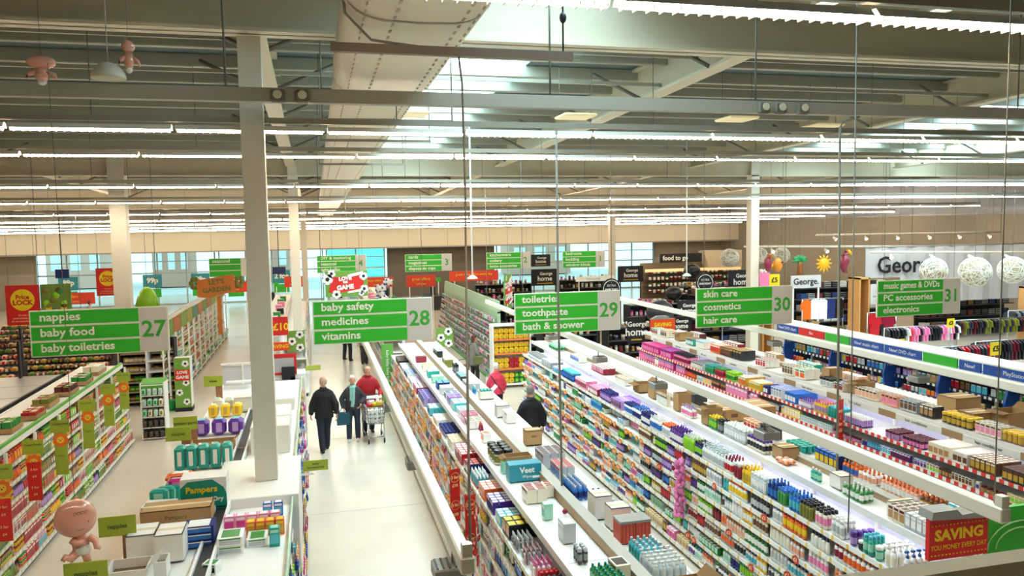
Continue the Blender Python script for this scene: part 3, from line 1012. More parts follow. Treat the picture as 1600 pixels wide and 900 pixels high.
seq3 = [(20.9, 20.0, 'medicine_box', ('black', 'charcoal', 'brown'), (.14, .08, .12)), (19.9, 19.0, 'medicine_box', ('white', 'silver', 'blue'), (.1, .06, .1)), (18.9, 18.1, 'medicine_box', ('white', 'blue', 'navy'), (.12, .08, .12)), (18.0, 17.2, 'medicine_box', ('white', 'lilac', 'silver'), (.1, .08, .1)),
        (17.1, 16.4, 'medicine_box', ('crimson', 'white', 'pink'), (.1, .08, .13)), (16.2, 15.2, 'medicine_box', ('lilac', 'navy', 'blue'), (.12, .09, .15)), (14.9, 14.4, 'medicine_box', ('aqua', 'white', 'blue'), (.1, .08, .14)),
        (14.2, 13.6, 'medicine_box', ('white', 'cream', 'yellow'), (.1, .08, .1)), (13.4, 12.7, 'vitamin_tub', ('white', 'navy', 'lilac')), (12.6, 12.0, 'medicine_box', ('white', 'gold', 'cream'), (.1, .08, .13)),
        (11.9, 11.2, 'medicine_box', ('red', 'white', 'crimson'), (.12, .09, .16)), (11.1, 10.7, 'medicine_box', ('navy', 'orange', 'white'), (.1, .09, .15)), (10.6, 10.1, 'cream_tube', ('white', 'red', 'aqua')), (10.05, 9.6, 'medicine_box', ('orange', 'white', 'peach'), (.09, .08, .15)), (9.55, 9.1, 'medicine_box', ('purple', 'white', 'navy'), (.09, .08, .15)),
        (9.05, 8.7, 'medicine_box', ('aqua', 'white', 'white'), (.09, .08, .12)), (8.65, 8.3, 'gift_box', ('black', 'yellow', 'peach'), (.15, .1, .16)), (8.25, 7.95, 'blister_card', ('silver', 'white', 'grey')), (7.9, 7.6, 'razor_card', ('crimson', 'white', 'silver')), (7.55, 7.25, 'razor_card', ('pink', 'magenta', 'white')),
        (7.2, 7.05, 'deodorant_can', ('red', 'red', 'orange')), (7.03, 6.85, 'deodorant_can', ('charcoal', 'black', 'maroon')), (6.84, 6.7, 'deodorant_can', ('aqua', 'teal', 'navy')), (6.69, 6.54, 'deodorant_can', ('white', 'purple', 'lilac')), (6.53, 6.4, 'deodorant_can', ('magenta', 'purple', 'pink')),
        (6.39, 6.3, 'deodorant_can', ('white', 'orange', 'orange')), (6.28, 5.6, 'deodorant_can', ('white', 'white', 'silver'))]
top_seq(seq3, 2.01, 1.675, 21.9, bay3, 'medicines gondola', rows=4)
for li, (z, lx) in enumerate(SH3[1:6], 1):
    y = 4.6
    while y < 21.6:
        b = int((y-4.4)/bay3)
        yend = min(4.4+(b+1)*bay3-.03, 21.8)
        kd = random.choice(['medicine_box', 'vitamin_tub', 'blister_card', 'blister_card', 'cream_tube'])
        cols = random.choice(PAIR3[kd])
        if random.random() < .45:
            cols = (random.choice(['white', 'white', 'cream', 'silver']), cols[1] if cols[1] != 'white' else cols[0], cols[0])
        w = KIND[kd][1]
        size = (w, KIND[kd][2], {'medicine_box': random.choice((.1, .15, .18)), 'vitamin_tub': .12, 'blister_card': .17, 'cream_tube': .16}[kd])
        n = min(random.randint(2, 5), int((yend-y)/(w+.004)))
        if n < 1:
            y = yend+.035
            continue
        y = run(kd, cols, lx+(.02 if kd != 'blister_card' else -.02), 1, z+.013, y, n, far_where(y, 21.9, bay3, TOPN[li], 'medicines wall'), 1, size)
pts = []
for i in range(110):
    y = random.uniform(11.5, 20.8)
    z, lx = random.choice(SH3[:5])
    pts.append((lx-.04, y, z+random.uniform(-.02, .06)))
discs(G3, pts, -1, DISC_O, .05)
pts = [(SH3[li][1]-.04, random.uniform(7, 11.5), SH3[li][0]+.02) for li in (1, 2, 3, 4, 5, 1, 2, 3, 4, 2, 3, 4, 5, 3)]
discs(G3, pts, -1, DISC_R, .055)
# red multibuy blades
BT = mat('blade_text', 'fbe7a0', .5)


def blade(g, x, y, z0, z1, w, m, lines, label=None, size=.07, tm=BT, circ=True, nm='price_blade'):
    o = MB().box((0, 0, (z0+z1)/2), (.008, w, z1-z0)).box((0, 0, (z0+z1)/2), (.004, w+.01, z1-z0+.01), 0).build(nm, m, g, Vector((x, y, 0))-g.location, -PI/2+.35)
    if label:
        o['label'] = label
    for zz, s in lines:
        text(s, size, tm, o, (.005, 0, zz), (PI/2, 0, PI/2), 'CENTER', .001, bold=.002)
        text(s, size, tm, o, (-.005, 0, zz), (PI/2, 0, -PI/2), 'CENTER', .001, bold=.002)
    return o


def ringp(z, r):
    mb = MB()
    for i in range(16):
        a, c = 2*PI*i/16, 2*PI*(i+1)/16
        for s in (-.006, .006):
            mb.add([(s, r*math.cos(a), z+r*math.sin(a)), (s, r*math.cos(c), z+r*math.sin(c)), (s, r*1.12*math.cos(c), z+r*1.12*math.sin(c)), (s, r*1.12*math.cos(a), z+r*1.12*math.sin(a))], [[0, 1, 2, 3], [3, 2, 1, 0]])
    return mb


for x, y, z0, z1 in ((1.86, 10.9, .95, 1.72), (1.86, 9.75, .9, 1.72)):
    o = blade(G3, x, y, z0, z1, .15, RED_SIGN, ((z1-.12, '3 for'), (z1-.24, '£10'), (z0+.24, '3 for'), (z0+.1, '£10')), size=.06)
    for zc in (z1-.12, z0+.24):
        ringp(zc, .066).build('printed_ring', BT, o)
# hanging strips of red and peach packets
for (x, y, z0, n, c) in ((1.86, 9.3, .95, 9, 'red'), (1.86, 7.6, .65, 8, 'orange'), (1.86, 13.3, .9, 6, 'crimson')):
    cs = thing('clip_strip', 'hanging clip strip of %s packets on the medicines gondola' % c, 'clip strip', (x, y, z0))
    MB().box((.03, 0, n*.045), (.006, .02, n*.09+.1)).build('strip', WHITE_METAL, cs)
    for k in range(n):
        MB().box((0, 0, 0), (.02, .085, .07), bev=.008).box((-.011, 0, 0), (.002, .05, .03), 1).build('packet', [colmat(c), colmat('cream')], cs, (random.uniform(-.03, .01), random.uniform(-.05, .05), .04+k*.088), random.uniform(-.5, .3))
# baskets of pink puffs at the near foot
bk = thing('dump_basket', 'white wire basket of pink sponges at the foot of the medicines gondola', 'basket', (1.78, 7.0, .62))
mb = MB()
for i in range(9):
    mb.tube([(-.1, -.5+i*.125, 0), (-.14, -.5+i*.125, .2)], .004, 4)
for z in (0, .1, .2):
    mb.tube([(-.1-z*.2, -.52, z), (-.1-z*.2, .52, z)], .005, 4)
mb.box((0, 0, 0), (.2, 1.04, .006))
mb.build('wire_basket', WHITE_METAL, bk)
for k in range(14):
    put('cream_tube', ('magenta', 'pink', 'pink'), (1.75+random.uniform(-.05, .07), 6.55+k*.068, .63), 'magenta sponge pack in the wire basket at the foot of the medicines gondola', 'sponge packs in the wire basket', (.06, .06, .15), 0, 'basket')

# ------------------------------------------------------------------ hair and cosmetics gondola
k4 = keep_over(6.3, 2.05)
top_seq([
    (21.4, 20.2, 'gift_box', ('magenta', 'magenta', 'pink'), (.16, .1, .2)), (20.1, 19.4, 'gift_box', ('magenta', 'purple', 'pink'), (.16, .1, .21)), (19.3, 18.4, 'pump_bottle', ('pink', 'black', 'crimson')), (18.3, 17.6, 'gift_box', ('silver', 'black', 'cream'), (.1, .1, .16)),
    (17.5, 17.1, 'shower_bottle', ('teal', 'teal', 'green')), (17.0, 16.6, 'shower_bottle', ('red', 'green', 'crimson')), (16.5, 16.1, 'shower_bottle', ('lime', 'lime', 'green')), (16.0, 15.6, 'gift_box', ('gold', 'white', 'orange'), (.1, .1, .18)),
    (15.5, 15.0, 'dye_box', ('yellow', 'white', 'gold')), (14.95, 14.7, 'dye_box', ('navy', 'navy', 'white')), (14.65, 14.2, 'dye_box', ('white', 'blue', 'silver'), (.09, .1, .21)), (14.15, 13.7, 'dye_box', ('blue', 'blue', 'white'), (.09, .1, .2)), (13.65, 13.2, 'lotion_bottle', ('lilac', 'purple', 'white')),
    (13.15, 12.75, 'shampoo_bottle', ('yellow', 'pink', 'lilac')), (12.7, 12.3, 'shower_bottle', ('teal', 'aqua', 'teal')), (12.25, 11.7, 'cream_tube', ('white', 'purple', 'lilac')), (11.2, 10.85, 'cream_tub', ('pink', 'maroon', 'lilac'), (.07, .07, .13)), (10.8, 10.3, 'cream_tub', ('purple', 'maroon', 'pink'), (.07, .07, .13)),
    (10.25, 9.75, 'gift_box', ('cream', 'cream', 'tan'), (.1, .1, .18)), (9.7, 9.4, 'gift_box', ('white', 'cream', 'brown'), (.09, .1, .17)), (9.35, 8.9, 'dye_box', ('brown', 'cream', 'gold'), (.085, .09, .18)), (8.85, 7.9, 'dye_box', ('charcoal', 'brown', 'gold'), (.085, .09, .18))],
    9.36, 1.515, 21.7, bay5, 'skin care gondola', keep=k4, rows=5)
PAIR5 = {20: [('gift_box', ('pink', 'magenta', 'pink')), ('gift_box', ('magenta', 'aqua', 'pink'))], 17: [('make_up_box', ('crimson', 'gold', 'black')), ('pump_bottle', ('red', 'black', 'orange'))],
         15: [('gift_box', ('pink', 'white', 'pink')), ('make_up_box', ('maroon', 'white', 'silver'))], 13.5: [('make_up_box', ('white', 'teal', 'silver')), ('dye_box', ('yellow', 'white', 'cream'))],
         11.5: [('make_up_box', ('purple', 'white', 'maroon')), ('cream_tub', ('lilac', 'maroon', 'pink'))], 9.5: [('make_up_box', ('cream', 'black', 'brown')), ('cream_tub', ('gold', 'maroon', 'tan')), ('make_up_box', ('brown', 'black', 'tan'))]}
for li, (z, lx) in enumerate(SH5[1:4], 1):
    y = 7.6
    while y < 21.5:
        b = int((y-6.8)/bay5)
        yend = min(6.8+(b+1)*bay5-.03, 21.6)
        kd, cols = random.choice(PAIR5[min(PAIR5, key=lambda q: abs(q-y))])
        w, d, h = KIND[kd][1:4]
        size = (w, d, min(h, .19))
        n = min(random.randint(4, 8), int((yend-y)/(w+.004)))
        if n < 1:
            y = yend+.035
            continue
        y = run(kd, cols, lx+.01, 1, z+.013, y, n, far_where(y, 21.7, bay5, TOPN[li], 'skincare wall'), 1, size, keep=k4)
# header strip: white name panels between brown ones
HT = mat('header_text', '50545a', .5)
HEADS = ['skin care', 'face care', 'skin care', 'cosmetics', 'cosmetics', 'hair colour', 'hair colour', 'hair conditioner', 'hair conditioner', 'hair colourants']
y = 7.2
i = 0
while y < 21.4:
    MB().box((0, 0, 0), (.02, 1.0, .11), bev=.004).build('name_panel', SIGN_WHITE, G5, Vector((9.5, y+.5, 1.885))-G5.location)
    text(HEADS[::-1][i % 10], .075, HT, G5, Vector((9.487, y+.78, 1.885))-G5.location, (PI/2, 0, -PI/2), 'LEFT', .001, name='lettering')
    MB().box((0, 0, 0), (.016, .4, .11)).build('brown_panel', BROWN_PANEL, G5, Vector((9.5, y+1.22, 1.885))-G5.location)
    y += 1.42
    i += 1
# red vertical blade on the gondola
blade(G5, 9.25, 12.15, 1.2, 1.95, .16, RED_SIGN, ((1.75, 'any'), (1.62, '2'), (1.5, 'for'), (1.38, '£8')), size=.09)

# ------------------------------------------------------------------ games gondola
k5 = keep_over(10.15, 2.05)
PAIR6 = [('charcoal', 'white', 'blue'), ('black', 'red', 'grey'), ('navy', 'white', 'aqua'), ('charcoal', 'yellow', 'orange'), ('black', 'white', 'silver'), ('maroon', 'white', 'red'), ('olive', 'white', 'tan'), ('black', 'gold', 'brown'), ('navy', 'red', 'lilac')]
for li, (z, lx) in enumerate(SH6[:4]):
    y = 8.3
    while y < 20.1:
        b = int((y-8.0)/bay6)
        yend = min(8+(b+1)*bay6-.03, 20.2)
        kd = 'disc_case' if li % 2 == 0 else 'game_case'
        cols = random.choice(PAIR6)
        if 8 < y < 12.6:
            cols = random.choice([('green', 'white', 'green'), ('lime', 'white', 'green'), ('navy', 'white', 'aqua')])
        w = KIND[kd][1]
        n = min(random.randint(1, 3), int((yend-y)/(w+.01)))
        if n < 1:
            y = yend+.035
            continue
        y = run(kd, cols, lx+.02, 1, z+.013, y, n, far_where(y, 20.3, bay6, TOPN[li], 'games wall'), 2, None, gap=.01, keep=k5)
for (ya, yb, c, s) in ((19.9, 18.9, 'blue', 'New! DVD chart'), (18.85, 17.75, 'red', 'film'), (17.7, 16.75, 'green', ''), (16.7, 15.55, 'blue', 'New! music chart'), (15.5, 14.35, 'blue', 'New! DVD chart'), (14.3, 13.35, 'green', ''), (13.3, 12.75, 'blue', 'New!'), (12.7, 11.2, 'blue', 'PlayStation.'), (11.15, 8.2, 'grey', '')):
    m = {'blue': BLUE_SIGN, 'red': RED_SIGN, 'green': SIGN_GREEN, 'grey': SIGN_GREY}[c]
    o = MB().box((0, 0, 0), (.03, ya-yb, .2), bev=.004).build('header_panel', m, G6, Vector((12.98, (ya+yb)/2, 2.2))-G6.location)
    if s:
        text(s, .12, SIGN_WHITE, o, (-.018, 0, 0), (PI/2, 0, -PI/2), 'CENTER', .001)
MB().box((-.62, 6.1, 2.32), (.05, 12.2, .03)).box((-.3, 6.1, 2.33), (.62, 12.2, .02)).build('header_shelf', SIGN_WHITE, G6)
MB().box((-.68, 6.1, 2.04), (.12, 12.2, .09), bev=.01).build('canopy_edge', SHELF_WHITE, G6)
for yy, m, s in ((19.6, BLUE_SIGN, 'New!'), (17.55, BLUE_SIGN, 'New!'), (15.55, BLUE_SIGN, 'New!'), (13.9, BLUE_SIGN, ''), (12.2, BLUE_SIGN, ''), (10.55, SIGN_GREEN, ''), (9.2, SIGN_GREEN, '')):
    pr = [(13.5, 1.25), (13.2, 1.2), (13.02, 1.35), (12.98, 1.6), (13.05, 1.85), (13.25, 1.98), (13.5, 1.98)]
    mb = MB().prism([(a-13.5, z-1.2) for a, z in pr], 'y', -.03, .03, 0)
    if m is SIGN_GREEN:
        mb.prism([(a-13.36, z-1.2) for a, z in pr], 'y', -.05, .05, 1)
    o = mb.build('bay_blade', [m, SIGN_GREY], G6, Vector((13.5, yy, 1.2))-G6.location)
    if s:
        text(s, .13, SIGN_WHITE, o, (-.28, -.034, .62), (PI/2, 0, 0), 'CENTER', .001)

# ------------------------------------------------------------------ baby food gondola
PAIR1 = {
    'food_jar': [('cream', 'green', 'orange'), ('peach', 'red', 'red'), ('brown', 'green', 'lime'), ('orange', 'brown', 'yellow'), ('maroon', 'lime', 'cream'), ('olive', 'maroon', 'tan')],
    'food_pouch': [('red', 'white', 'orange'), ('green', 'lime', 'olive'), ('orange', 'brown', 'yellow'), ('purple', 'maroon', 'lilac'), ('crimson', 'white', 'red'), ('maroon', 'red', 'tan')],
    'formula_tin': [('blue', 'white', 'aqua'), ('white', 'crimson', 'red'), ('cream', 'gold', 'tan'), ('olive', 'green', 'gold')],
    'snack_packet': [('red', 'crimson', 'white'), ('lime', 'green', 'white'), ('brown', 'tan', 'cream'), ('orange', 'red', 'yellow'), ('crimson', 'maroon', 'pink'), ('olive', 'green', 'tan'), ('red', 'maroon', 'cream')],
    'cereal_box': [('cream', 'red', 'crimson'), ('lime', 'olive', 'green'), ('white', 'red', 'crimson'), ('green', 'white', 'olive'), ('tan', 'brown', 'red'), ('red', 'white', 'crimson')],
}
for li, (z, lx) in enumerate(SH1):
    y = 9.3
    while y < 20.5:
        b = int((y-9.2)/bay1)
        yend = min(9.2+(b+1)*bay1-.05, 20.6)
        kd = random.choice(['food_jar', 'food_jar', 'food_pouch', 'snack_packet', 'cereal_box'] if y > 12 else ['snack_packet', 'cereal_box', 'food_pouch', 'formula_tin'])
        cols = random.choice(PAIR1[kd])
        w, d, h = KIND[kd][1:4]
        n = min(random.randint(3, 6), int((yend-y)/(w+.004)))
        if n < 1:
            y = yend+.06
            continue
        stk = 2 if kd == 'food_jar' else 1
        y0 = y
        for s in range(stk):
            y = run(kd, cols, lx-.01, -1, z+.013+s*.092, y0, n, far_where(y0, 20.7, bay1, TOPN[li], 'baby wall'), 2 if li == 0 else 1, None, same=s > 0)
LION_O = mat('lion_orange', 'e8761e', .5)
LION_Y = mat('lion_yellow', 'f3c63c', .5)
OT = mat('olive_text', '5c6a24', .5)


def lion(mb, c, r):
    """flat printed lion head: mane disc, face disc, ears, eyes (materials 1,2,3)"""
    def disc(cx, cz, rr, off, m, n=14):
        mb.add([(cx+rr*math.cos(2*PI*i/n), off, cz+rr*math.sin(2*PI*i/n)) for i in range(n)], [list(range(n))], m)
    for i in range(9):
        a = 2*PI*i/9
        disc(c[0]+r*.75*math.cos(a), c[1]+r*.75*math.sin(a), r*.32, -.006, 1, 8)
    disc(c[0], c[1], r*.8, -.007, 1)
    disc(c[0], c[1]-.02*r, r*.5, -.008, 2)
    for s in (-1, 1):
        disc(c[0]+s*r*.2, c[1]+r*.1, r*.07, -.009, 3, 6)
    disc(c[0], c[1]-r*.12, r*.1, -.009, 3, 6)
    return mb


def flag_blade(x, y, z0, z1, w, name_txt, red, k, h2=None):
    o = thing('lion_sign', 'green lion sign %s, %s from the near end of the baby gondola' % ('with red offer strip' if red else 'without red strip', ORD[k]), 'blade sign', (x, y, 0))
    MB().box((0, 0, z1), (.3, .012, .22)).build('name_flag', OLIVE_GREEN, o)
    text(name_txt, .05, OT, o, (-.12, -.008, z1+.04), (PI/2, 0, 0), 'LEFT', .001)
    mb = MB().box((0, 0, (z0+z1)/2), (w, .01, z1-z0), 0)
    lion(mb, (.0, z1-.24), .12)
    mb.build('lion_panel', [OLIVE_GREEN if not red else LION_Y, LION_O, LION_Y, DARK], o)
    if red:
        MB().box((0, -.003, z0+.26), (w, .012, .62)).build('offer_strip', RED_SIGN, o)
        for zz, s in ((z0+.45, '3 for'), (z0+.34, '£4'), (z0+.16, '3 for'), (z0+.05, '£4')):
            text(s, .055, BT, o, (0, -.011, zz), (PI/2, 0, 0), 'CENTER', .001)
    else:
        text('baby', .06, OT, o, (0, -.007, z0+.34), (PI/2, 0, 0), 'CENTER', .001)


for k, (y, red, s, z0) in enumerate(((12.25, 1, 'baby meals', .9), (13.55, 1, 'finger foods', 1.05), (14.9, 0, 'toddler food', 1.0), (16.6, 0, 'breakfasts', 1.0), (18.2, 0, 'desserts', 1.05), (19.6, 0, 'baby drinks', 1.1))):
    flag_blade(-4.4, y, z0, 1.86, .2, s, red, k)

# ------------------------------------------------------------------ hand over the goods: the largest of each kind as objects, the rest as joined stock
def place_stock():
    by = {}
    for r in RECS:
        by.setdefault(r[1], []).append(r)
    rest = {}
    for kind, rs in by.items():
        rs.sort(key=lambda r: -r[0])
        for i, r in enumerate(rs):
            ph, _, cols, size, loc, rz, label, group, where = r
            if i < 290:
                whole = ph < 30
                b, c = proto(kind, cols, size, whole)
                o = D2.objects.new(kind, b)
                COL.objects.link(o)
                o.location = loc
                o.rotation_euler = (0, 0, rz)
                o['label'] = label
                o['category'] = KIND[kind][4]
                if group:
                    o['group'] = group
                if c is not None:
                    cc = D2.objects.new('cap', c)
                    COL.objects.link(cc)
                    cc.parent = o
            else:
                rest.setdefault(where.split(', ')[-1], []).append(r)
    for where, rs in rest.items():
        V, F, MI, SMO, mats, midx = [], [], [], [], [], {}
        off = 0
        for ph, kind, cols, size, loc, rz, *_ in rs:
            me = proto(kind, cols, size, True)[0]
            n = len(me.vertices)
            co = np.empty(n*3)
            me.vertices.foreach_get('co', co)
            co = co.reshape(-1, 3)
            cz, sz = math.cos(rz), math.sin(rz)
            V.append(np.stack([co[:, 0]*cz-co[:, 1]*sz+loc[0], co[:, 0]*sz+co[:, 1]*cz+loc[1], co[:, 2]+loc[2]], 1))
            idx = []
            for m in me.materials:
                if m.name not in midx:
                    midx[m.name] = len(mats)
                    mats.append(m)
                idx.append(midx[m.name])
            for pl in me.polygons:
                F.append([v+off for v in pl.vertices])
                MI.append(idx[pl.material_index])
                SMO.append(pl.use_smooth)
            off += n
        me = D2.meshes.new('shelf_stock')
        me.from_pydata(np.concatenate(V).tolist(), [], F)
        for m in mats:
            me.materials.append(m)
        me.polygons.foreach_set('material_index', MI)
        me.polygons.foreach_set('use_smooth', SMO)
        o = link('shelf_stock', me)
        tag(o, 'mixed small goods filling the rest of the %s' % where, 'shelf stock', None, 'stuff')
# ------------------------------------------------------------------ front of the store: fascia, glazing, outside
FASC = mat('fascia_cream', 'd6cbb4', 0.55, noise=.02, nscale=.4)
fa = tag(link('wall_front', None), kind='structure')
MB().box((3.75, 57.1, 4.6), (59.5, .25, 1.4)).build('fascia', FASC, fa)
MB().box((3.75, 57.6, 6.5), (59.5, .2, 2.0)).build('clerestory_wall', mat('clerestory', '8f897c', .6), fa)
q = X_L+.8
while q < X_R:
    MB().box((q, 57.35, 6.1), (.22, .3, 1.7)).build('stud', mat('stud_grey', '6d6a62', .6), fa)
    q += 3.05
MB().box((3.75, 59.0, 3.85), (59.5, 4, .1)).build('soffit', mat('soffit_grey', '9a948a', .6), fa)
MB().box((-22.3, 60.1, 1.9), (7.4, .2, 3.8)).build('solid_bay', WALL_P, fa)
MB().box((9.6, 60.1, 1.9), (8.4, .2, 3.8)).build('solid_bay', mat('wall_brown', '6f665a', .6), fa)
MB().box((30.5, 60.1, 1.9), (6, .2, 3.8)).build('solid_bay', WALL_P, fa)
MULL = mat('mullion_grey', 'a9b3b0', .4, metal=.3)
TEALG = mat('teal_glass', '7fd9d2', 0.05, trans=1.0)
wn = 4
for (xa, xb, g) in ((-18.6, -7.0, GLASS), (-6.7, 0.6, GLASS), (.9, 5.2, TEALG), (14.0, 27.4, GLASS)):
    w = tag(link('window_%d' % wn, None), kind='structure')
    wn += 1
    n = max(1, round((xb-xa)/1.9))
    for i in range(n):
        a, c = xa+(xb-xa)*i/n, xa+(xb-xa)*(i+1)/n
        for z0, z1 in ((.1, 2.25), (2.35, 3.1), (3.16, 3.8)):
            MB().box(((a+c)/2, 60.1, (z0+z1)/2), (c-a-.1, .02, z1-z0)).build('pane', g, w)
        MB().box((a, 60.1, 1.9), (.09, .14, 3.8)).build('mullion', MULL, w)
    MB().box((xb, 60.1, 1.9), (.09, .14, 3.8)).build('mullion', MULL, w)
    for z, h in ((.05, .1), (2.3, .1), (3.13, .06), (3.82, .06)):
        MB().box(((xa+xb)/2, 60.1, z), (xb-xa, .12, h)).build('transom', MULL, w)
tag(MB().box((0, 75, -.2), (90, 30, .2)).build('pavement', mat('paving_pale', 'c6c8c2', .8, noise=.05)), kind='structure')
for i, (x, y, w, h, c, l) in enumerate(((-22, 84, 5, 5.2, 'd9b7a2', 'pink brick building seen through the entrance glass at its outer end'), (-13.2, 82, 3.4, 5.0, 'caa18c', 'narrow pink brick pier building outside the entrance glass'), (-4.5, 84, 4.2, 5.2, 'd2a893', 'pink brick building with pale window band outside the middle glass'), (24, 84, 7, 4.4, 'c9a893', 'pink brick building outside the high windows by the food counter'))):
    t = thing('building', l, 'building', (x, y, 0))
    MB().box((0, 0, h/2), (w, 4, h)).build('wall', mat('brick_'+c, c, .8, noise=.06, nscale=4), t)
    for k in range(3):
        MB().box((-w/2+w*(k+.5)/3, -2.02, h*.5), (w*.18, .06, h*.34)).build('window', mat('far_window', 'e8f4f6', .2), t)
    MB().box((0, 0, h+.1), (w+.3, 4.3, .2)).build('roof', GREY_METAL, t)
POSTER = mat('poster_teal', '2f8f9c', .5)
for i, (x, z) in enumerate(((-16.6, 1.75), (-11.2, 1.75), (-8.0, 1.75), (-5.6, 1.6), (-2.4, 1.8))):
    t = thing('window_poster', 'teal poster with white figures on the entrance glass, %s of five' % ORD[i], 'poster', (x, 59.9, z))
    MB().box((0, 0, 0), (1.25, .03, .95)).build('sheet', POSTER, t)
    text('99p' if i < 3 else '2 for', .5, SIGN_WHITE, t, (0, -.02, .05), (PI/2, 0, 0), 'CENTER', .002, bold=.02)
    MB().box((0, 0, -.85), (1.1, .03, .6)).build('green_sheet', SIGN_GREEN, t)

# ------------------------------------------------------------------ hanging aisle signs
def aisle_sign(x, y, lines, num, label, w=2.0, zb=3.29, zt=4.02, top=None):
    t = thing('aisle_sign', label, 'sign', (x, y, zb), 0, None)
    h = zt-zb
    MB().box((0, 0, h/2), (w, .03, h), bev=.004).build('board', mat('board_edge', 'e6e8d8', .5), t)
    gw = w*.77
    for i, s in enumerate(lines):
        zc = h*(1-(i+.5)/3)
        hh = h/3-.035
        MB().box((-w/2+.02+gw/2, -.018, zc), (gw, .008, hh)).build('line_panel', SIGN_GREEN, t)
        if s:
            text(s, hh*.86, mat('sign_letter', 'f2efe6', .5), t, (-w/2+.14, -.023, zc+.01), (PI/2, 0, 0), 'LEFT', .001, bold=.004, sx=min(1.08, 1.08*14.2/max(len(s), 14)))
    if num:
        MB().box((w/2-.02-(w-gw-.05)/2, -.018, h/2), (w-gw-.05, .008, h-.03)).build('number_panel', SIGN_GREY, t)
        text(num, .36, mat('sign_number', '3aa83a', .5), t, (w/2-.02-(w-gw-.05)/2, -.023, h/2), (PI/2, 0, 0), 'CENTER', .001, bold=.008)
    for s in (-.42, .42):
        MB().tube([(s*w, 0, h), (s*w, 0, (top or light_z(y))-zb)], .005, 4).build('wire', WIRE_M, t)


aisle_sign(-3.31, 13.48, ('nappies', 'baby food', 'baby toiletries'), '27', 'green hanging aisle sign reading nappies, baby food, baby toiletries, number 27')
aisle_sign(.94, 13.29, ('baby safety', 'medicines', 'vitamins'), '28', 'green hanging aisle sign reading baby safety, medicines, vitamins, number 28')
aisle_sign(4.4, 13.29, ('toiletries', 'toothpaste', 'bath & shower'), '29', 'green hanging aisle sign reading toiletries, toothpaste, bath & shower, number 29')
aisle_sign(7.75, 12.95, ('skin care', 'cosmetics', 'hair care'), '30', 'green hanging aisle sign reading skin care, cosmetics, hair care, number 30')
aisle_sign(11.8, 13.16, ('music games & DVDs', 'PC accessories', 'electronics'), '31', 'green hanging aisle sign reading music, PC accessories, electronics, number 31')
aisle_sign(1.1, 33.1, ('DIY & motoring', 'seasonal', 'light bulbs'), '4', 'small distant green aisle sign reading DIY and seasonal, number 4', zb=3.42, zt=4.14)
aisle_sign(4.72, 33.05, ('cards', 'magazines', 'disposable cups'), '3', 'small distant green aisle sign reading cards and magazines, number 3', zb=3.37, zt=4.1)
aisle_sign(8.39, 33.7, ('kitchenware', 'cutlery', 'home accessories'), '2', 'small distant green aisle sign reading kitchenware and cutlery, number 2', zb=3.34, zt=4.08)
aisle_sign(11.71, 33.05, ('bedroom', 'bedding', 'window blinds'), '1', 'small distant green aisle sign reading bedroom and bedding, number 1', zb=3.33, zt=4.08)
aisle_sign(-3.65, 36.5, ('seasonal', '', ''), '', 'distant green hanging sign with three bands and no number', w=1.7, zb=3.2, zt=4.02)

# ------------------------------------------------------------------ price lock and promotion boards
RED_TXT = mat('red_text', 'c8281e', .5)


def price_lock(x, y, zt, w, h, label):
    t = thing('price_board', label, 'sign', (x, y, zt-h))
    MB().box((0, 0, h/2), (w, .03, h)).build('board', RED_SIGN, t)
    MB().lathe([(0, w*.36, w*.36, 0), (.01, w*.36, w*.36, 0)], 24).build('yellow_disc', YEL_SIGN, t, (0, -.016, h*.63)).rotation_euler = (PI/2, 0, 0)
    text('Price', w*.2, RED_TXT, t, (0, -.03, h*.7), (PI/2, 0, 0), 'CENTER', .001, bold=.006)
    text('LOCK', w*.22, RED_TXT, t, (0, -.03, h*.56), (PI/2, 0, 0), 'CENTER', .001, bold=.008)
    for k, s in enumerate(("it's not a", 'promotional price', "it's an everyday price")):
        text(s, w*.085, BT, t, (0, -.018, h*(.25-.075*k)), (PI/2, 0, 0), 'CENTER', .001)
    for s in (-.4, .4):
        MB().tube([(s*w, 0, h), (s*w, 0, light_z(y)-zt+h)], .005, 4).build('wire', WIRE_M, t)


price_lock(-8.13, 25, 3.76, .86, 1.15, 'red price board with a yellow disc hung over the produce, the larger one')
price_lock(-7.06, 30, 3.98, .74, .97, 'red price board with a yellow disc hung beside the produce column, smaller one')
price_lock(-9.6, 26, 3.98, .5, .9, 'red price board cut by the frame edge over the produce')
PIC = mat('picture_green', '6e8a34', .6, noise=.5, nscale=9)
t = thing('produce_picture', 'hanging picture of green produce beside the large red price board', 'picture', (-7.3, 25.1, 3.02))
MB().box((0, 0, .37), (.8, .03, .74)).build('board', PIC, t)
for i in range(9):
    MB().ball((0, 0, 0), .1, sc=(1, .25, 1), seg=8, rings=4).build('printed_fruit', colmat(random.choice(['olive', 'green', 'brown', 'lime'])), t, (random.uniform(-.3, .3), -.018, random.uniform(.12, .62)))
for s in (-.2, .2):
    MB().box((s, -.02, .06), (.15, .01, .12)).build('price_tab', YEL_SIGN, t)
    MB().tube([(s, 0, .74), (s, 0, 3.0)], .005, 4).build('wire', WIRE_M, t)


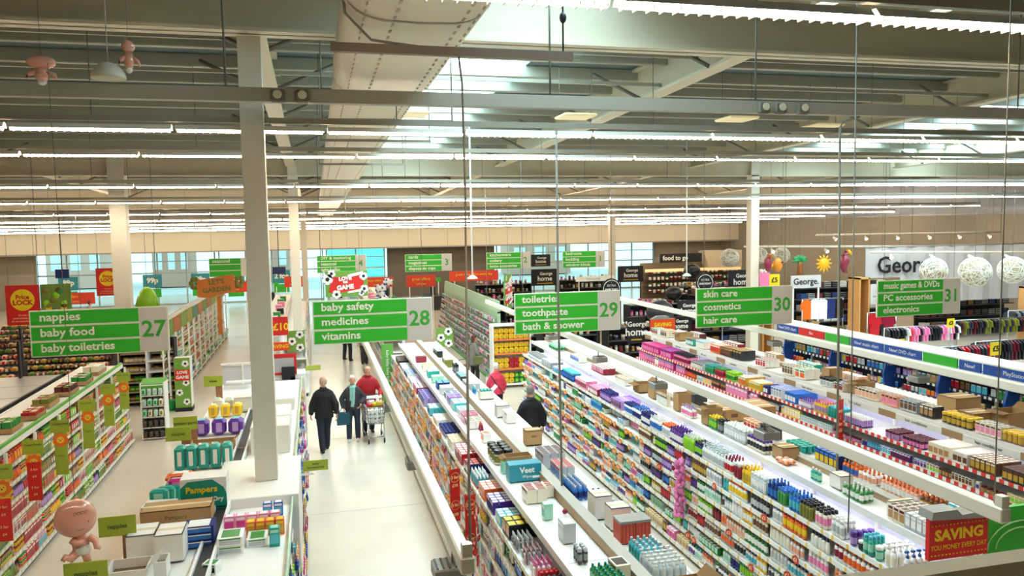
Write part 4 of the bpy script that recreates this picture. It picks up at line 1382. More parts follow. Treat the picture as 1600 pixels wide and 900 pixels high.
def football(mb, c, r, m0=0, m1=1):
    """flat printed football: white disc with dark patches"""
    n = 14
    mb.add([(c[0]+r*math.cos(2*PI*i/n), c[1], c[2]+r*math.sin(2*PI*i/n)) for i in range(n)], [list(range(n))], m0)
    mb.add([(c[0]+r*.42*math.cos(2*PI*i/5), c[1]-.003, c[2]+r*.42*math.sin(2*PI*i/5)) for i in range(5)], [list(range(5))], m1)
    for k in range(5):
        a = 2*PI*k/5+.3
        mb.add([(c[0]+r*q*math.cos(a+b), c[1]-.003, c[2]+r*q*math.sin(a+b)) for q, b in ((.98, -.25), (.98, .25), (.76, 0))], [[0, 1, 2]], m1)


def game_sign(x, y, zb, w, h, label, rz=0, stand=None):
    t = thing('football_board', label, 'sign', (x, y, zb), rz)
    MB().box((0, 0, h/2), (w, .03, h), bev=.01).build('board', mat('grass_print', '6f9e3a', .6, noise=.2, nscale=14), t)
    pts = [(-w*.42, h*.2), (-w*.35, h*.75), (w*.05, h*.8), (w*.35, h*.95), (w*.42, h*.9), (w*.4, h*.3), (w*.2, h*.25), (-w*.3, h*.12)]
    MB().prism(pts, 'y', -.03, -.017).build('red_flag', RED_SIGN, t)
    MB().prism([(w*.02, h*.84), (w*.4, h*.98), (w*.4, h*.86), (w*.02, h*.73)], 'y', -.034, -.03).prism([(w*.02, h*.12), (w*.4, h*.2), (w*.4, h*.3), (w*.02, h*.2)], 'y', -.034, -.03).build('white_band', SIGN_WHITE, t)
    mb = MB()
    for c, r in (((-w*.46, h*.72), .17), ((-w*.36, h*.95), .13), ((w*.42, h*.82), .13), ((w*.43, h*.3), .13), ((-w*.25, h*.1), .14), ((w*.36, h*.12), .09)):
        football(mb, (c[0]*.97, -.037, c[1]*.95), r*w/1.3)
    mb.build('printed_football', [SIGN_WHITE, DARK], t)
    for s, z, k in (('LOVE', .7, .2), ('THE', .56, .09), ('GAME', .36, .24)):
        text(s, h*k, SIGN_WHITE, t, (-w*.03, -.036, h*z), (PI/2, -.08, 0), 'CENTER', .001, bold=.01)
    return t


t = game_sign(.92, 24, 3.18, 1.25, .78, 'football promotion board reading LOVE THE GAME hung above sign 28')
for s in (-.4, .4):
    MB().tube([(s, 0, .75), (s, 0, 2.6)], .005, 4).build('wire', WIRE_M, t)
t = game_sign(5.35, 21.6, 2.85, .7, 1.0, 'narrow football promotion board seen askew behind sign 29', 1.0)
MB().tube([(0, 0, 1.0), (0, 0, 3.3)], .005, 4).build('wire', WIRE_M, t)


def football_poster(x, y, z0, z1, w, label, rz=0, fb=4):
    t = thing('football_poster', label, 'sign', (x, y, z0), rz)
    h = z1-z0
    MB().box((0, 0, h/2), (w, .03, h)).build('board', mat('grass_print', '6f9e3a', .6), t)
    mb = MB()
    for k in range(fb):
        football(mb, (w*.22*(-1 if k % 2 else 1), -.02, h*(k+.6)/(fb+.2)), w*.24)
    mb.build('printed_football', [SIGN_WHITE, DARK], t)
    return t


football_poster(3.6, 22.3, 1.75, 2.3, .5, 'small green football panel at the far end of the medicines gondola', 0, 3)
football_poster(-.5, 19.6, 2.25, 2.76, .42, 'small green football panel beside the red frame display', 0, 3)
t = football_poster(-3.82, 24, .12, 1.57, .42, 'tall green football panel on the display beside the egg shelf', 0, 5)
MB().box((0, -.02, .95), (.4, .02, .32)).build('red_band', RED_SIGN, t)
text('LOVE', .12, SIGN_WHITE, t, (0, -.034, 1.03), (PI/2, 0, 0), 'CENTER', .001, bold=.004)
text('GAME', .13, SIGN_WHITE, t, (0, -.034, .89), (PI/2, 0, 0), 'CENTER', .001, bold=.004)
MB().box((0, .22, .72), (.44, .4, 1.44)).build('display_body', WHITE_METAL, t)
MB().box((0, .2, -.06), (.46, .44, .12)).build('base', DARK, t)
t = thing('upright_banner', 'green upright end panel with pale lettering at the far end of the medicines gondola', 'end panel', (1.9, 21.9, 0))
MB().box((0, 0, 1.0), (.32, .05, 1.95)).build('board', mat('panel_green', '5fa845', .5), t)
for k in range(5):
    text('baby', .12, SIGN_WHITE, t, (0, -.027, 1.7-.25*k), (PI/2, PI/2, 0), 'CENTER', .001)

# wooden garden sign
t = thing('garden_sign', 'brown wooden board reading LETS GARDEN on a post above far shelving', 'sign', (-3.42, 30, 1.5))
WOODM = mat('wood_orange', 'c4702c', .6, noise=.15, nscale=5)
MB().prism([(-.72, 1.35), (-.7, 1.95), (.2, 2.1), (.55, 2.15), (.6, 1.5), (.1, 1.42), (-.3, 1.3)], 'y', -.03, .03).build('board', WOODM, t)
MB().box((.02, 0, .65), (.14, .06, 1.4)).build('post', WOODM, t)
text("LET'S", .24, OT, t, (-.05, -.035, 1.88), (PI/2, -.08, 0), 'CENTER', .001, bold=.008)
text('GARDEN', .24, OT, t, (-.05, -.035, 1.6), (PI/2, -.08, 0), 'CENTER', .001, bold=.008)
for s, x in ((-1, -.8), (1, .72)):
    mb = MB()
    for k in range(6):
        a = k*PI/3
        mb.ball((x+.11*math.cos(a), .04, 1.85+.16*math.sin(a)), .1, 0, 7, 4, (1, .4, 1))
    mb.build('leaf_cluster', colmat('olive'), t)

# ------------------------------------------------------------------ column box gondola between the nappies aisle and the medicines aisle
SH2 = [(1.6, -.36), (1.3, -.34), (1.0, -.32), (.7, -.3), (.4, -.29), (.12, -.27)]
G2, nb2, bay2 = gondola('white double gondola stacked with nappy packs around the tall column', (-1.95, None), 5.2, 17.6, 1.95, (-1.14, 1.98), {1: (SH2, TICKET_W)}, spine_m=WHITE_METAL)
MB().box((-.4, 6.2, .9), (.03, 12.4, 1.75)).build('side_panel', SHELF_WHITE, G2)
MB().box((0, 6.2, 1.985), (.12, 12.4, .03)).box((-.075, 6.2, 2.0), (.025, 12.4, .07), 1).box((.075, 6.2, 2.0), (.025, 12.4, .07), 1).build('spine_channel', [DARK, WHITE_METAL], G2)
GEDGE = mat('edge_glass_green', 'bfe0c4', .1)
for ya, yb in ((5.2, 9.55), (11.25, 17.6)):
    MB().box((.43, (ya+yb)/2-5.2, 1.905), (.7, yb-ya, .03)).box((.79, (ya+yb)/2-5.2, 1.95), (.018, yb-ya, .12), 1).build('deck_panel', [DECK_TOP, GEDGE], G2)
MB().box((0, 0, 1.0), (1.02, 1.65, 2.05), bev=.01).build('column_casing', mat('casing_white', 'ece6dc', .5), G2, (.35, 5.15, .02))
for (y, w, d, h) in ((12.1, .55, .6, .42), (13.4, .5, .8, .3), (15.0, .55, .7, .22)):
    MB().box((0, 0, 0), (w, d, h), bev=.01).build('deck_box', mat('casing_white', 'ece6dc', .5), G2, (.42, y-5.2, 1.92+h/2))
for k, y in enumerate((6.3, 9.4, 11.9, 14.4)):
    MB().box((0, 0, 0), (.16, .012, .012)).build('support_arm', GREY_METAL, G2, (.0, y-5.2, 2.02))
# oblique aisle face of this gondola
PAIR2 = {'blister_card': [('navy', 'blue', 'blue'), ('white', 'pink', 'lilac'), ('yellow', 'white', 'gold'), ('white', 'red', 'crimson'), ('pink', 'white', 'magenta')], 'cereal_box': [('white', 'pink', 'lilac'), ('blue', 'white', 'navy'), ('cream', 'gold', 'yellow')]}
for li, (z, lx) in enumerate(SH2[:5]):
    y = 5.4
    while y < 17.3:
        b = int((y-5.2)/bay2)
        yend = min(5.2+(b+1)*bay2-.03, 17.5)
        kd = random.choice(['blister_card', 'blister_card', 'cereal_box'])
        cols = random.choice(PAIR2[kd]) if y > 9.5 else ('navy', 'blue', 'blue')
        w, d, h = KIND[kd][1:4]
        n = min(random.randint(2, 5), int((yend-y)/(w+.004)))
        if n < 1:
            y = yend+.035
            continue
        y = run(kd, cols, lx+(.06 if kd == 'blister_card' else -.01), -1, z+.013, y, n, far_where(y, 17.6, bay2, TOPN[li], 'column unit'), 1, (w, d, min(h, .2)))
# green name flags along the nappies edge
for k, (x, y, s, al) in enumerate(((-1.98, 7.15, 'nappies', 0), (-1.98, 8.25, 'nappies', 0), (-1.98, 11.85, 'nappies', 0), (-1.98, 12.5, 'training pants', 0), (-1.98, 15.9, 'wipes', 0))):
    t = thing('name_flag', 'olive green flag sign on the nappies shelf edge, %s from the near end' % ORD[k], 'sign', (x, y, 1.98))
    MB().box((0, 0, .33), (.34, .015, .2)).build('flag', OLIVE_GREEN, t)
    text(s, .06, OT, t, (0, -.009, .33), (PI/2, 0, 0), 'CENTER', .001, bold=.002)
    MB().box((.1, 0, .1), (.12, .01, .26)).build('picture_card', mat('baby_print', '9a6a4a', .6, noise=.4, nscale=18), t)
t = thing('name_flag', 'olive green flag sign reading baby accessories beside the tall column casing', 'sign', (-.08, 11.2, 1.75))
MB().box((0, 0, .12), (.34, .015, .15)).build('flag', OLIVE_GREEN, t)
text('baby\naccessories', .05, OT, t, (0, -.009, .12), (PI/2, 0, 0), 'CENTER', .001, bold=.001)
MB().box((-.12, 0, 0), (.18, .012, .03)).build('bracket', WHITE_METAL, t)
t = thing('name_flag', 'lime green flag sign jutting over the aisle behind the man in black', 'sign', (-.12, 19.6, 1.7))
MB().box((0, 0, .12), (.36, .015, .13)).build('flag', mat('flag_lime', 'b9c95a', .5), t)
MB().box((-.12, 0, 0), (.16, .012, .03)).build('bracket', WHITE_METAL, t)

# goods on this gondola, nappies side
TOPZ = 1.966


def one(kind, cols, x, y, z, size, label, rz=0.0, group=None):
    put(kind, cols, (x, y, z), label, group, size, rz, 'deck', 80)


def packs(n, x0, dx, y, kind, cols, size, label, group, jit=.02, rz=0):
    for k in range(n):
        one(kind, cols, x0+dx*k, y+random.uniform(-jit, jit), TOPZ, size, label, rz+random.uniform(-.08, .08), group)


def carton(x, y, z, w, d, h, label, m=CARDBOARD, openf=True, txt=None, rz=0, tm=None):
    t = thing('carton', label, 'box', (x, y, z), rz)
    th = .008
    mb = MB().box((0, 0, th/2), (w, d, th))
    for s in (-1, 1):
        mb.box((s*(w/2-th/2), 0, h/2), (th, d, h)).box((0, s*(d/2-th/2), h/2), (w-2*th, th, h))
    if not openf:
        mb.box((0, 0, h-th/2), (w, d, th))
        mb.box((0, 0, h+.001), (w*.99, .05, .002), 1)
    mb.build('box_body', [m, mat('tape', 'd8c7a0', .3)], t)
    if openf:
        for s in (-1, 1):
            fm = MB().add([(s*w/2, -d/2, h), (s*w/2, d/2, h), (s*(w/2+.35*d), d/2, h+.05*s+.03), (s*(w/2+.35*d), -d/2, h+.05*s+.03)], [[0, 1, 2, 3], [3, 2, 1, 0]])
            if random.random() < .6:
                fm.build('flap', m, t)
        MB().box((0, 0, h*.55), (w-.03, d-.03, h*.2)).build('contents', mat('box_contents', '7a6248', .7, noise=.3, nscale=20), t)
    if txt:
        text(txt, min(h*.3, w*.16), tm or mat('carton_ink', '5a4126', .6), t, (0, -d/2-.002, h*.6), (PI/2, 0, 0), 'CENTER', .001)
    return t


WBOX = mat('white_board', 'eeeae4', .6, noise=.02)
carton(-1.72, 7.5, TOPZ, .34, .3, .24, 'white carton with torn open top at the near end of the nappies shelf', WBOX)
carton(-1.76, 8.32, TOPZ, .26, .34, .26, 'white carton with a flat lid beside the torn open one', WBOX, False)
carton(-1.48, 8.2, TOPZ, .26, .34, .28, 'taller white carton with a flat lid in front of the blue packs', WBOX, False)
carton(-1.5, 7.75, TOPZ, .12, .2, .17, 'narrow white open carton between the bigger white cartons', WBOX)
carton(-1.56, 9.1, TOPZ, .72, .32, .22, 'long brown cardboard box lying across the nappies shelf', CARDBOARD, False, 'Pampers')
carton(-1.55, 10.25, TOPZ, .62, .3, .16, 'open brown cardboard tray behind the teal box on the nappies shelf')
t = thing('nappy_box', 'white and teal nappy carton with rounded green panel on the nappies shelf', 'box', (-1.33, 9.55, TOPZ))
MB().box((0, 0, .2), (.5, .3, .4)).build('box_body', WBOX, t)
pts = [(-.25, 0), (-.25, .3), (-.17, .37), (.1, .38), (.22, .28), (.25, .2), (.25, 0)]
MB().prism(pts, 'y', -.156, -.15).build('teal_panel', mat('teal_card', '0f8f78', .4), t)
text('Pampers', .1, YEL_SIGN, t, (-.02, -.16, .27), (PI/2, 0, 0), 'CENTER', .001, bold=.003)
text('Baby Dry', .07, SIGN_WHITE, t, (.08, -.16, .15), (PI/2, 0, 0), 'CENTER', .001, bold=.003)
one('tray_pack', ('white', 'white', 'blue'), -1.84, 9.58, TOPZ+.0, (.34, .26, .1), 'flat white pack with pictures lying beside the teal nappy carton', 1.45)
for k in range(3):
    one('nappy_pack', ('teal', 'teal', 'mint'), -1.88+k*.06, 9.8+k*.08, TOPZ, (.2, .1, .2), 'small teal nappy pack behind the flat white pack', 1.5, 'teal packs behind flat pack')
one('nappy_pack', ('magenta', 'pink', 'pink'), -1.7, 9.98, TOPZ+.1, (.2, .1, .16), 'pink wrapped pack beside the open cardboard tray', 1.5)
one('nappy_pack', ('magenta', 'pink', 'pink'), -1.74, 8.72, TOPZ, (.2, .13, .13), 'bright pink wrapped pack behind the white cartons', 1.5)
for k in range(3):
    one('tray_pack', ('navy', 'white', 'blue'), -1.25, 8.45, TOPZ+k*.075, (.3, .24, .07), 'blue and white flat pack stacked beside the tall white carton', 1.57, 'blue packs in a pile')
one('nappy_pack', ('orange', 'white', 'white'), -1.78, 10.7, TOPZ, (.36, .2, .12), 'orange and white pack lying alone on the nappies shelf', 1.57)
packs(5, -1.86, .15, 11.25, 'nappy_pack', ('teal', 'teal', 'white'), (.2, .135, .33), 'teal nappy pack with a white stripe, standing in a row of five', 'row of five teal nappy packs')
packs(4, -1.85, .18, 11.75, 'nappy_pack', ('red', 'white', 'clear'), (.16, .13, .2), 'red and clear pack behind the row of five teal packs', 'red packs behind the teal row')
carton(-1.55, 12.15, TOPZ, .6, .22, .14, 'low brown cardboard tray between teal and purple packs')
packs(3, -1.83, .26, 13.1, 'nappy_pack', ('purple', 'aqua', 'lilac'), (.26, .22, .25), 'purple nappy pack with pale blue top in a row of three', 'row of three purple nappy packs')
packs(3, -1.8, .2, 14.35, 'nappy_pack', ('yellow', 'cream', 'gold'), (.2, .15, .22), 'yellow nappy pack behind the purple packs', 'yellow nappy packs')
packs(3, -1.8, .2, 14.95, 'nappy_pack', ('cream', 'mint', 'cream'), (.2, .15, .2), 'cream nappy pack behind the yellow packs', 'cream nappy packs')
carton(-1.33, 14.7, TOPZ, .3, .3, .26, 'white carton with a printed picture beside the yellow packs', WBOX, False)
t = thing('shelf_display', 'white partitioned display standing at the far end of the nappies shelf', 'display', (-1.55, 17.2, TOPZ))
MB().box((0, 0, .45), (.85, .06, .03)).build('top_board', WHITE_METAL, t)
MB().box((0, .03, .2), (.8, .02, .42)).build('back_board', mat('board_grey', 'd4d4d8', .5), t)
MB().box((0, 0, .22), (.03, .07, .42)).build('divider', WHITE_METAL, t)
MB().box((-.05, -.35, .13), (.5, .16, .03)).build('lower_board', WHITE_METAL, t)
# goods on the near deck, aisle side
GBOX = ('white', 'green', 'silver')
for r in range(2):
    for k in range(3):
        one('tray_pack', GBOX, -.93+.001*r, 8.3+.001*k, 1.921+r*.09, (.25, .26, .085), 'flat white and green carton in the stack beside the column casing', 1.57, 'green cartons by the column casing') if k == 0 else None
    one('tray_pack', GBOX, -.68, 8.42, 1.921+r*.09, (.2, .24, .085), 'white and green carton behind the front stack by the column casing', 1.57)if r == 0 else None
for k in range(4):
    one('medicine_box', ('orange', 'yellow', 'gold'), -.76+k*.1, 8.62, 1.921, (.09, .1, .17), 'orange and yellow small carton in the row by the column casing', 1.57, 'orange cartons in a row')
for k in range(5):
    one('medicine_box', ('pink', 'white', 'magenta'), -1.0+k*.12, 8.85, 1.921, (.11, .1, .17), 'pink small carton behind the orange row by the column casing', 1.57, 'pink cartons in a row')
one('medicine_box', ('teal', 'mint', 'aqua'), -.5, 8.3, 1.921, (.1, .1, .2), 'teal small carton at the green glass edge', 1.57)
for k in range(2):
    one('medicine_box', ('blue', 'white', 'aqua'), -.62+k*.12, 9.2, 1.921, (.1, .08, .16), 'blue small carton close to the column casing', 1.57, 'blue cartons by the casing')
one('medicine_box', ('white', 'green', 'black'), -1.06, 7.8, 1.921, (.14, .12, .1), 'small white carton alone on the white deck below the column', 1.2)
# red framed display past the end of the gondola
t = thing('promo_stand', 'white cabinet display with a red frame and orange saving header', 'display', (-.78, 19.0, 0))
MB().box((0, .3, .9), (.95, .6, 1.8)).build('cabinet', SHELF_WHITE, t)
MB().box((0, -.01, 2.05), (.58, .04, .5)).build('red_frame', RED_SIGN, t)
MB().box((0, -.035, 2.03), (.46, .02, .34)).build('grey_screen', mat('screen_grey', 'b9b6ba', .4), t)
MB().box((-.1, .2, 2.45), (.45, .03, .2)).build('saving_header', mat('header_orange', 'e5501e', .5), t)
text('SAVING', .12, YEL_SIGN, t, (-.1, .18, 2.45), (PI/2, 0, 0), 'CENTER', .001, bold=.003)
MB().box((-.1, .5, 2.9), (.42, .03, .45)).build('offer_board', RED_SIGN, t)
text('£10', .24, YEL_SIGN, t, (-.06, .48, 2.88), (PI/2, 0, 0), 'CENTER', .001, bold=.006)
for s in (-.25, .25):
    MB().box((s, -.01, 1.45), (.42, .02, .55)).build('cabinet_door', WBOX, t)
MB().box((.1, -.1, 1.85), (.3, .05, .3)).box((.19, -.1, 1.7), (.1, .05, .1)).build('black_bracket', DARK, t)

# ------------------------------------------------------------------ goods on the medicines gondola deck
ZT3 = 1.986


def deck_run(kind, cols, x, y, n, label, size=None, rows=1, dx=1, z=ZT3, gap=.006):
    w, d, h = size or KIND[kind][1:4]
    for r in range(rows):
        for k in range(n):
            put(kind, cols, (x+dx*r*(d+.006), y+k*(w+gap), z), label, label if n*rows > 1 else None, size, random.uniform(-.06, .06), 'deck')


rowdef = [(18.6, 'crimson', 'maroon', 'purple', 2), (17.4, 'cream', 'gold', 'tan', 3), (16.6, 'teal', 'white', 'aqua', 3), (16.0, 'mint', 'white', 'teal', 2), (15.3, 'navy', 'aqua', 'blue', 3), (14.8, 'silver', 'white', 'clear', 3), (14.3, 'white', 'navy', 'charcoal', 2), (13.9, 'lilac', 'purple', 'purple', 3), (13.4, 'aqua', 'white', 'mint', 4), (12.9, 'white', 'aqua', 'silver', 3), (12.5, 'pink', 'crimson', 'white', 3), (12.1, 'white', 'olive', 'black', 3)]
for y, a, b2, c, n in rowdef:
    deck_run('gift_box', (a, b2, c), 2.36, y, n, '%s and %s carton on the medicines gondola deck among the far boxes' % (a, c), (.1, .12, .13), 2)
deck_run('cream_tube', ('red', 'white', 'crimson'), 2.45, 11.75, 2, 'red bent pack on the medicines deck behind the white tubs', (.09, .07, .16))
deck_run('medicine_box', ('white', 'orange', 'orange'), 2.42, 11.3, 1, 'white and orange carton on the medicines deck beside the tubs', (.2, .12, .13))
deck_run('vitamin_tub', ('white', 'black', 'olive'), 2.34, 10.15, 4, 'white tub with a black lid in the cluster on the medicines deck', (.13, .13, .19), 2)
deck_run('medicine_box', ('mint', 'lime', 'aqua'), 2.34, 9.75, 1, 'mint small carton beside the teal wipes carton', (.1, .1, .15))
carton(2.52, 9.82, ZT3, .36, .2, .2, 'brown cardboard box half hidden behind the teal wipes carton')
t = thing('wipes_carton', 'teal printed carton with white lettering on the medicines gondola deck', 'box', (2.5, 9.42, ZT3))
MB().box((0, 0, .11), (.42, .2, .22), bev=.006).build('box_body', mat('veet_teal', '0f8ea6', .35), t)
text('Veet', .1, SIGN_WHITE, t, (.02, -.102, .14), (PI/2, 0, 0), 'CENTER', .001, bold=.003)
text('Wipes', .05, SIGN_WHITE, t, (.02, -.102, .06), (PI/2, 0, 0), 'CENTER', .001)
MB().box((.14, -.1, .05), (.1, .004, .03)).build('white_label', SIGN_WHITE, t)
deck_run('make_up_box', ('cream', 'crimson', 'white'), 2.36, 8.55, 5, 'cream pack with crimson base in the block on the medicines deck', (.05, .12, .16), 2, gap=.0)
deck_run('make_up_box', ('cream', 'crimson', 'white'), 2.62, 8.7, 3, 'cream pack with crimson base close to the brown spine', (.06, .1, .14))
deck_run('medicine_box', ('mint', 'white', 'teal'), 2.4, 8.05, 1, 'mint and white carton beside the pink ball on the medicines deck', (.11, .1, .17))
tag(MB().ball((0, 0, .03), .03, 0, 10, 8).build('ball', colmat('crimson'), None, (2.62, 8.1, ZT3)), 'small pink ball lying on the medicines gondola deck', 'ball')
deck_run('tray_pack', ('silver', 'white', 'clear'), 2.42, 7.42, 1, 'grey shrink wrapped pack alone on the medicines deck', (.2, .13, .2))
deck_run('deodorant_can', ('charcoal', 'silver', 'grey'), 2.36, 6.85, 3, 'charcoal can with silver cap in the small group on the medicines deck', (.05, .05, .15), 2)
deck_run('lotion_bottle', ('green', 'teal', 'mint'), 2.36, 6.15, 7, 'green bottle with teal cap in the block at the near end of the medicines deck', (.055, .055, .15), 4, gap=.002)
deck_run('lotion_bottle', ('magenta', 'crimson', 'pink'), 2.33, 5.78, 6, 'magenta bottle with crimson cap in front of the green block', (.055, .055, .15), 4, gap=.002)
deck_run('medicine_box', ('cream', 'black', 'lime'), 2.6, 6.45, 1, 'cream carton with a dark triangle beside the green capped bottles', (.2, .14, .16))
# far side of the deck
deck_run('tray_pack', ('black', 'silver', 'charcoal'), 2.95, 19.2, 3, 'black tray pack on the far side of the medicines deck', (.2, .15, .15), 1)
deck_run('tray_pack', ('olive', 'silver', 'lime'), 2.95, 17.8, 2, 'olive tray pack on the far side of the medicines deck', (.22, .2, .16))
deck_run('spray_can', ('charcoal', 'black', 'grey'), 2.95, 16.9, 5, 'charcoal can in a row on the far side of the medicines deck', None, 2)
deck_run('tray_pack', ('charcoal', 'aqua', 'silver'), 2.93, 15.8, 3, 'charcoal and silver tray pack on the far side of the medicines deck', (.2, .16, .14))
deck_run('tray_pack', ('silver', 'clear', 'charcoal'), 2.95, 14.9, 3, 'silver tray pack before the pink shopper on the medicines deck', (.18, .25, .16))
deck_run('mouthwash_bottle', ('aqua', 'white', 'blue'), 2.92, 14.6, 2, 'aqua bottle beside the white and teal carton', (.07, .06, .17))
carton(3.05, 14.2, ZT3, .26, .24, .15, 'white carton of teal lidded pots before the pink shopper', WBOX)
deck_run('pot', ('teal', 'teal', 'mint'), 2.97, 14.12, 3, 'teal lidded pot in the white carton before the pink shopper', (.06, .06, .16), 3, z=ZT3+.01)
carton(3.02, 12.75, ZT3, .22, .2, .2, 'plain white carton before the shopper in black', WBOX, False)
deck_run('tray_pack', ('white', 'silver', 'white'), 3.05, 12.3, 2, 'white striped pack beside the plain white carton', (.15, .16, .17))
carton(3.05, 10.95, ZT3, .24, .2, .22, 'brown cardboard box standing alone on the far medicines deck', CARDBOARD, False, 'BOX')
deck_run('make_up_box', ('silver', 'maroon', 'clear'), 2.9, 9.75, 7, 'silver card pack with maroon base in the block on the far deck', (.05, .1, .2), 3)
deck_run('make_up_box', ('silver', 'red', 'blue'), 2.95, 9.2, 6, 'blue and silver card pack with a red base on the far deck', (.06, .1, .18), 2)
deck_run('mouthwash_bottle', ('blue', 'clear', 'navy'), 2.88, 8.5, 9, 'blue bottle with clear cap in the rack on the far deck', (.05, .06, .17), 3)
deck_run('mouthwash_bottle', ('navy', 'charcoal', 'blue'), 3.06, 8.05, 6, 'navy bottle with charcoal cap beside the clear capped rack', (.06, .06, .16), 2)
carton(2.98, 7.95, ZT3, .2, .24, .26, 'white carton with a folded lid on the far medicines deck', WBOX, False)
carton(3.05, 7.6, ZT3, .22, .2, .24, 'squarer white carton in front of the folded one', WBOX, False)
deck_run('deodorant_can', ('black', 'silver', 'charcoal'), 3.1, 7.75, 5, 'black can with silver cap behind the orange boxes', (.05, .05, .16), 2)
OBX = mat('orange_red_card', 'd2503a', .5)
for k in range(2):
    t = thing('grip_box', ('near' if k == 0 else 'far') + ' orange red box with a grey lid on the medicines deck', 'box', (2.98+k*.17, 7.25, ZT3))
    MB().box((0, 0, .1), (.16, .2, .2)).build('box_body', OBX, t)
    for j in range(4):
        MB().box((-.06+j*.04, -.101, .1), (.012, .004, .18)).build('ridge', mat('orange_red_dark', 'a83a2a', .5), t)
    MB().box((0, .0, .215), (.17, .21, .025)).build('lid', GREY_METAL, t)
deck_run('mouthwash_bottle', ('aqua', 'clear', 'teal'), 2.92, 6.65, 5, 'aqua bottle with a clear cap in the near block of the far deck', (.06, .06, .17), 4)
deck_run('pump_bottle', ('clear', 'white', 'clear'), 2.9, 6.3, 5, 'clear pump bottle in the near block of the far deck', (.07, .06, .18), 5)
deck_run('pot', ('black', 'charcoal', 'black'), 3.16, 6.62, 4, 'black lidded pot beside the aqua bottles', (.05, .05, .12))
carton(2.98, 5.9, ZT3, .36, .26, .16, 'wide open brown cardboard box at the near end of the medicines deck')

# ------------------------------------------------------------------ goods on the shampoo wall deck
ZT4 = 1.998
deck_run('pot', ('clear', 'mint', 'green'), 5.98, 19.0, 8, 'clear and mint pot in rows on the far end of the shampoo deck', (.08, .08, .13), 3, z=ZT4)
deck_run('gift_box', ('white', 'lilac', 'blue'), 5.97, 17.2, 5, 'white and lilac carton on the shampoo deck', (.12, .1, .13), 2, z=ZT4)
deck_run('gift_box', ('crimson', 'white', 'pink'), 5.97, 15.6, 7, 'crimson and white carton on the shampoo deck', (.1, .09, .12), 3, z=ZT4)
deck_run('gift_box', ('white', 'tan', 'cream'), 5.97, 14.4, 5, 'white and cream carton on the shampoo deck', (.1, .09, .13), 2, z=ZT4)
carton(6.08, 13.8, ZT4, .3, .3, .16, 'open cardboard box beside the cream cartons on the shampoo deck')
carton(6.1, 13.2, ZT4, .26, .26, .22, 'tall open cardboard box with dark contents on the shampoo deck')
deck_run('dye_box', ('cream', 'brown', 'white'), 5.97, 12.5, 5, 'cream and white box standing before the cardboard box on the shampoo deck', (.08, .07, .18), 1, z=ZT4)
carton(6.08, 12.15, ZT4, .24, .2, .3, 'cardboard box with an arched top on the shampoo deck')
deck_run('lotion_bottle', ('white', 'lilac', 'pink'), 5.97, 11.6, 5, 'white bottle with lilac cap between two cardboard boxes', (.07, .06, .17), 2, z=ZT4)
carton(6.1, 11.15, ZT4, .26, .22, .28, 'tall cardboard box with a flap beside the green bottles', CARDBOARD, True)
deck_run('shower_bottle', ('green', 'yellow', 'lime'), 5.97, 10.8, 3, 'green bottle at the head of the grey bottle rows', (.07, .05, .2), 3, z=ZT4)
deck_run('conditioner_bottle', ('charcoal', 'black', 'grey'), 5.97, 10.6, 2, 'charcoal bottle beside the green bottles on the shampoo deck', (.07, .05, .2), 3, z=ZT4)
deck_run('conditioner_bottle', ('silver', 'white', 'white'), 5.97, 9.95, 8, 'silver bottle with white label in the long rows on the shampoo deck', (.07, .05, .2), 4, z=ZT4)
deck_run('conditioner_bottle', ('cream', 'purple', 'charcoal'), 5.97, 9.45, 6, 'cream bottle with purple cap at the near end of the long rows', (.07, .05, .18), 3, z=ZT4)
carton(6.15, 9.2, ZT4, .26, .24, .17, 'cardboard box below the grey sensor on the shampoo deck', CARDBOARD, False)
deck_run('snack_packet', ('peach', 'white', 'orange'), 5.98, 8.95, 2, 'peach clear packet lying on the shampoo deck', (.12, .08, .06), 2, z=ZT4)
deck_run('mouthwash_bottle', ('teal', 'white', 'mint'), 5.96, 8.2, 3, 'teal bottle beside the white carton on the near shampoo deck', (.06, .06, .15), 1, z=ZT4)
carton(6.08, 7.95, ZT4, .18, .2, .17, 'white carton between teal and green goods on the shampoo deck', WBOX, False)
deck_run('lotion_bottle', ('green', 'white', 'white'), 5.97, 7.45, 5, 'green bottle with white label on the near shampoo deck', (.065, .055, .15), 3, z=ZT4)
carton(6.1, 7.0, ZT4, .3, .05, .17, 'narrow white carton before the maroon boxes', WBOX, False)
deck_run('gift_box', ('cream', 'maroon', 'tan'), 5.95, 6.75, 3, 'cream and maroon box in rows at the near shampoo deck', (.075, .09, .17), 4, z=ZT4)
deck_run('gift_box', ('silver', 'white', 'white'), 5.95, 6.42, 4, 'silver and white box at the near end of the shampoo deck', (.075, .09, .16), 3, z=ZT4)
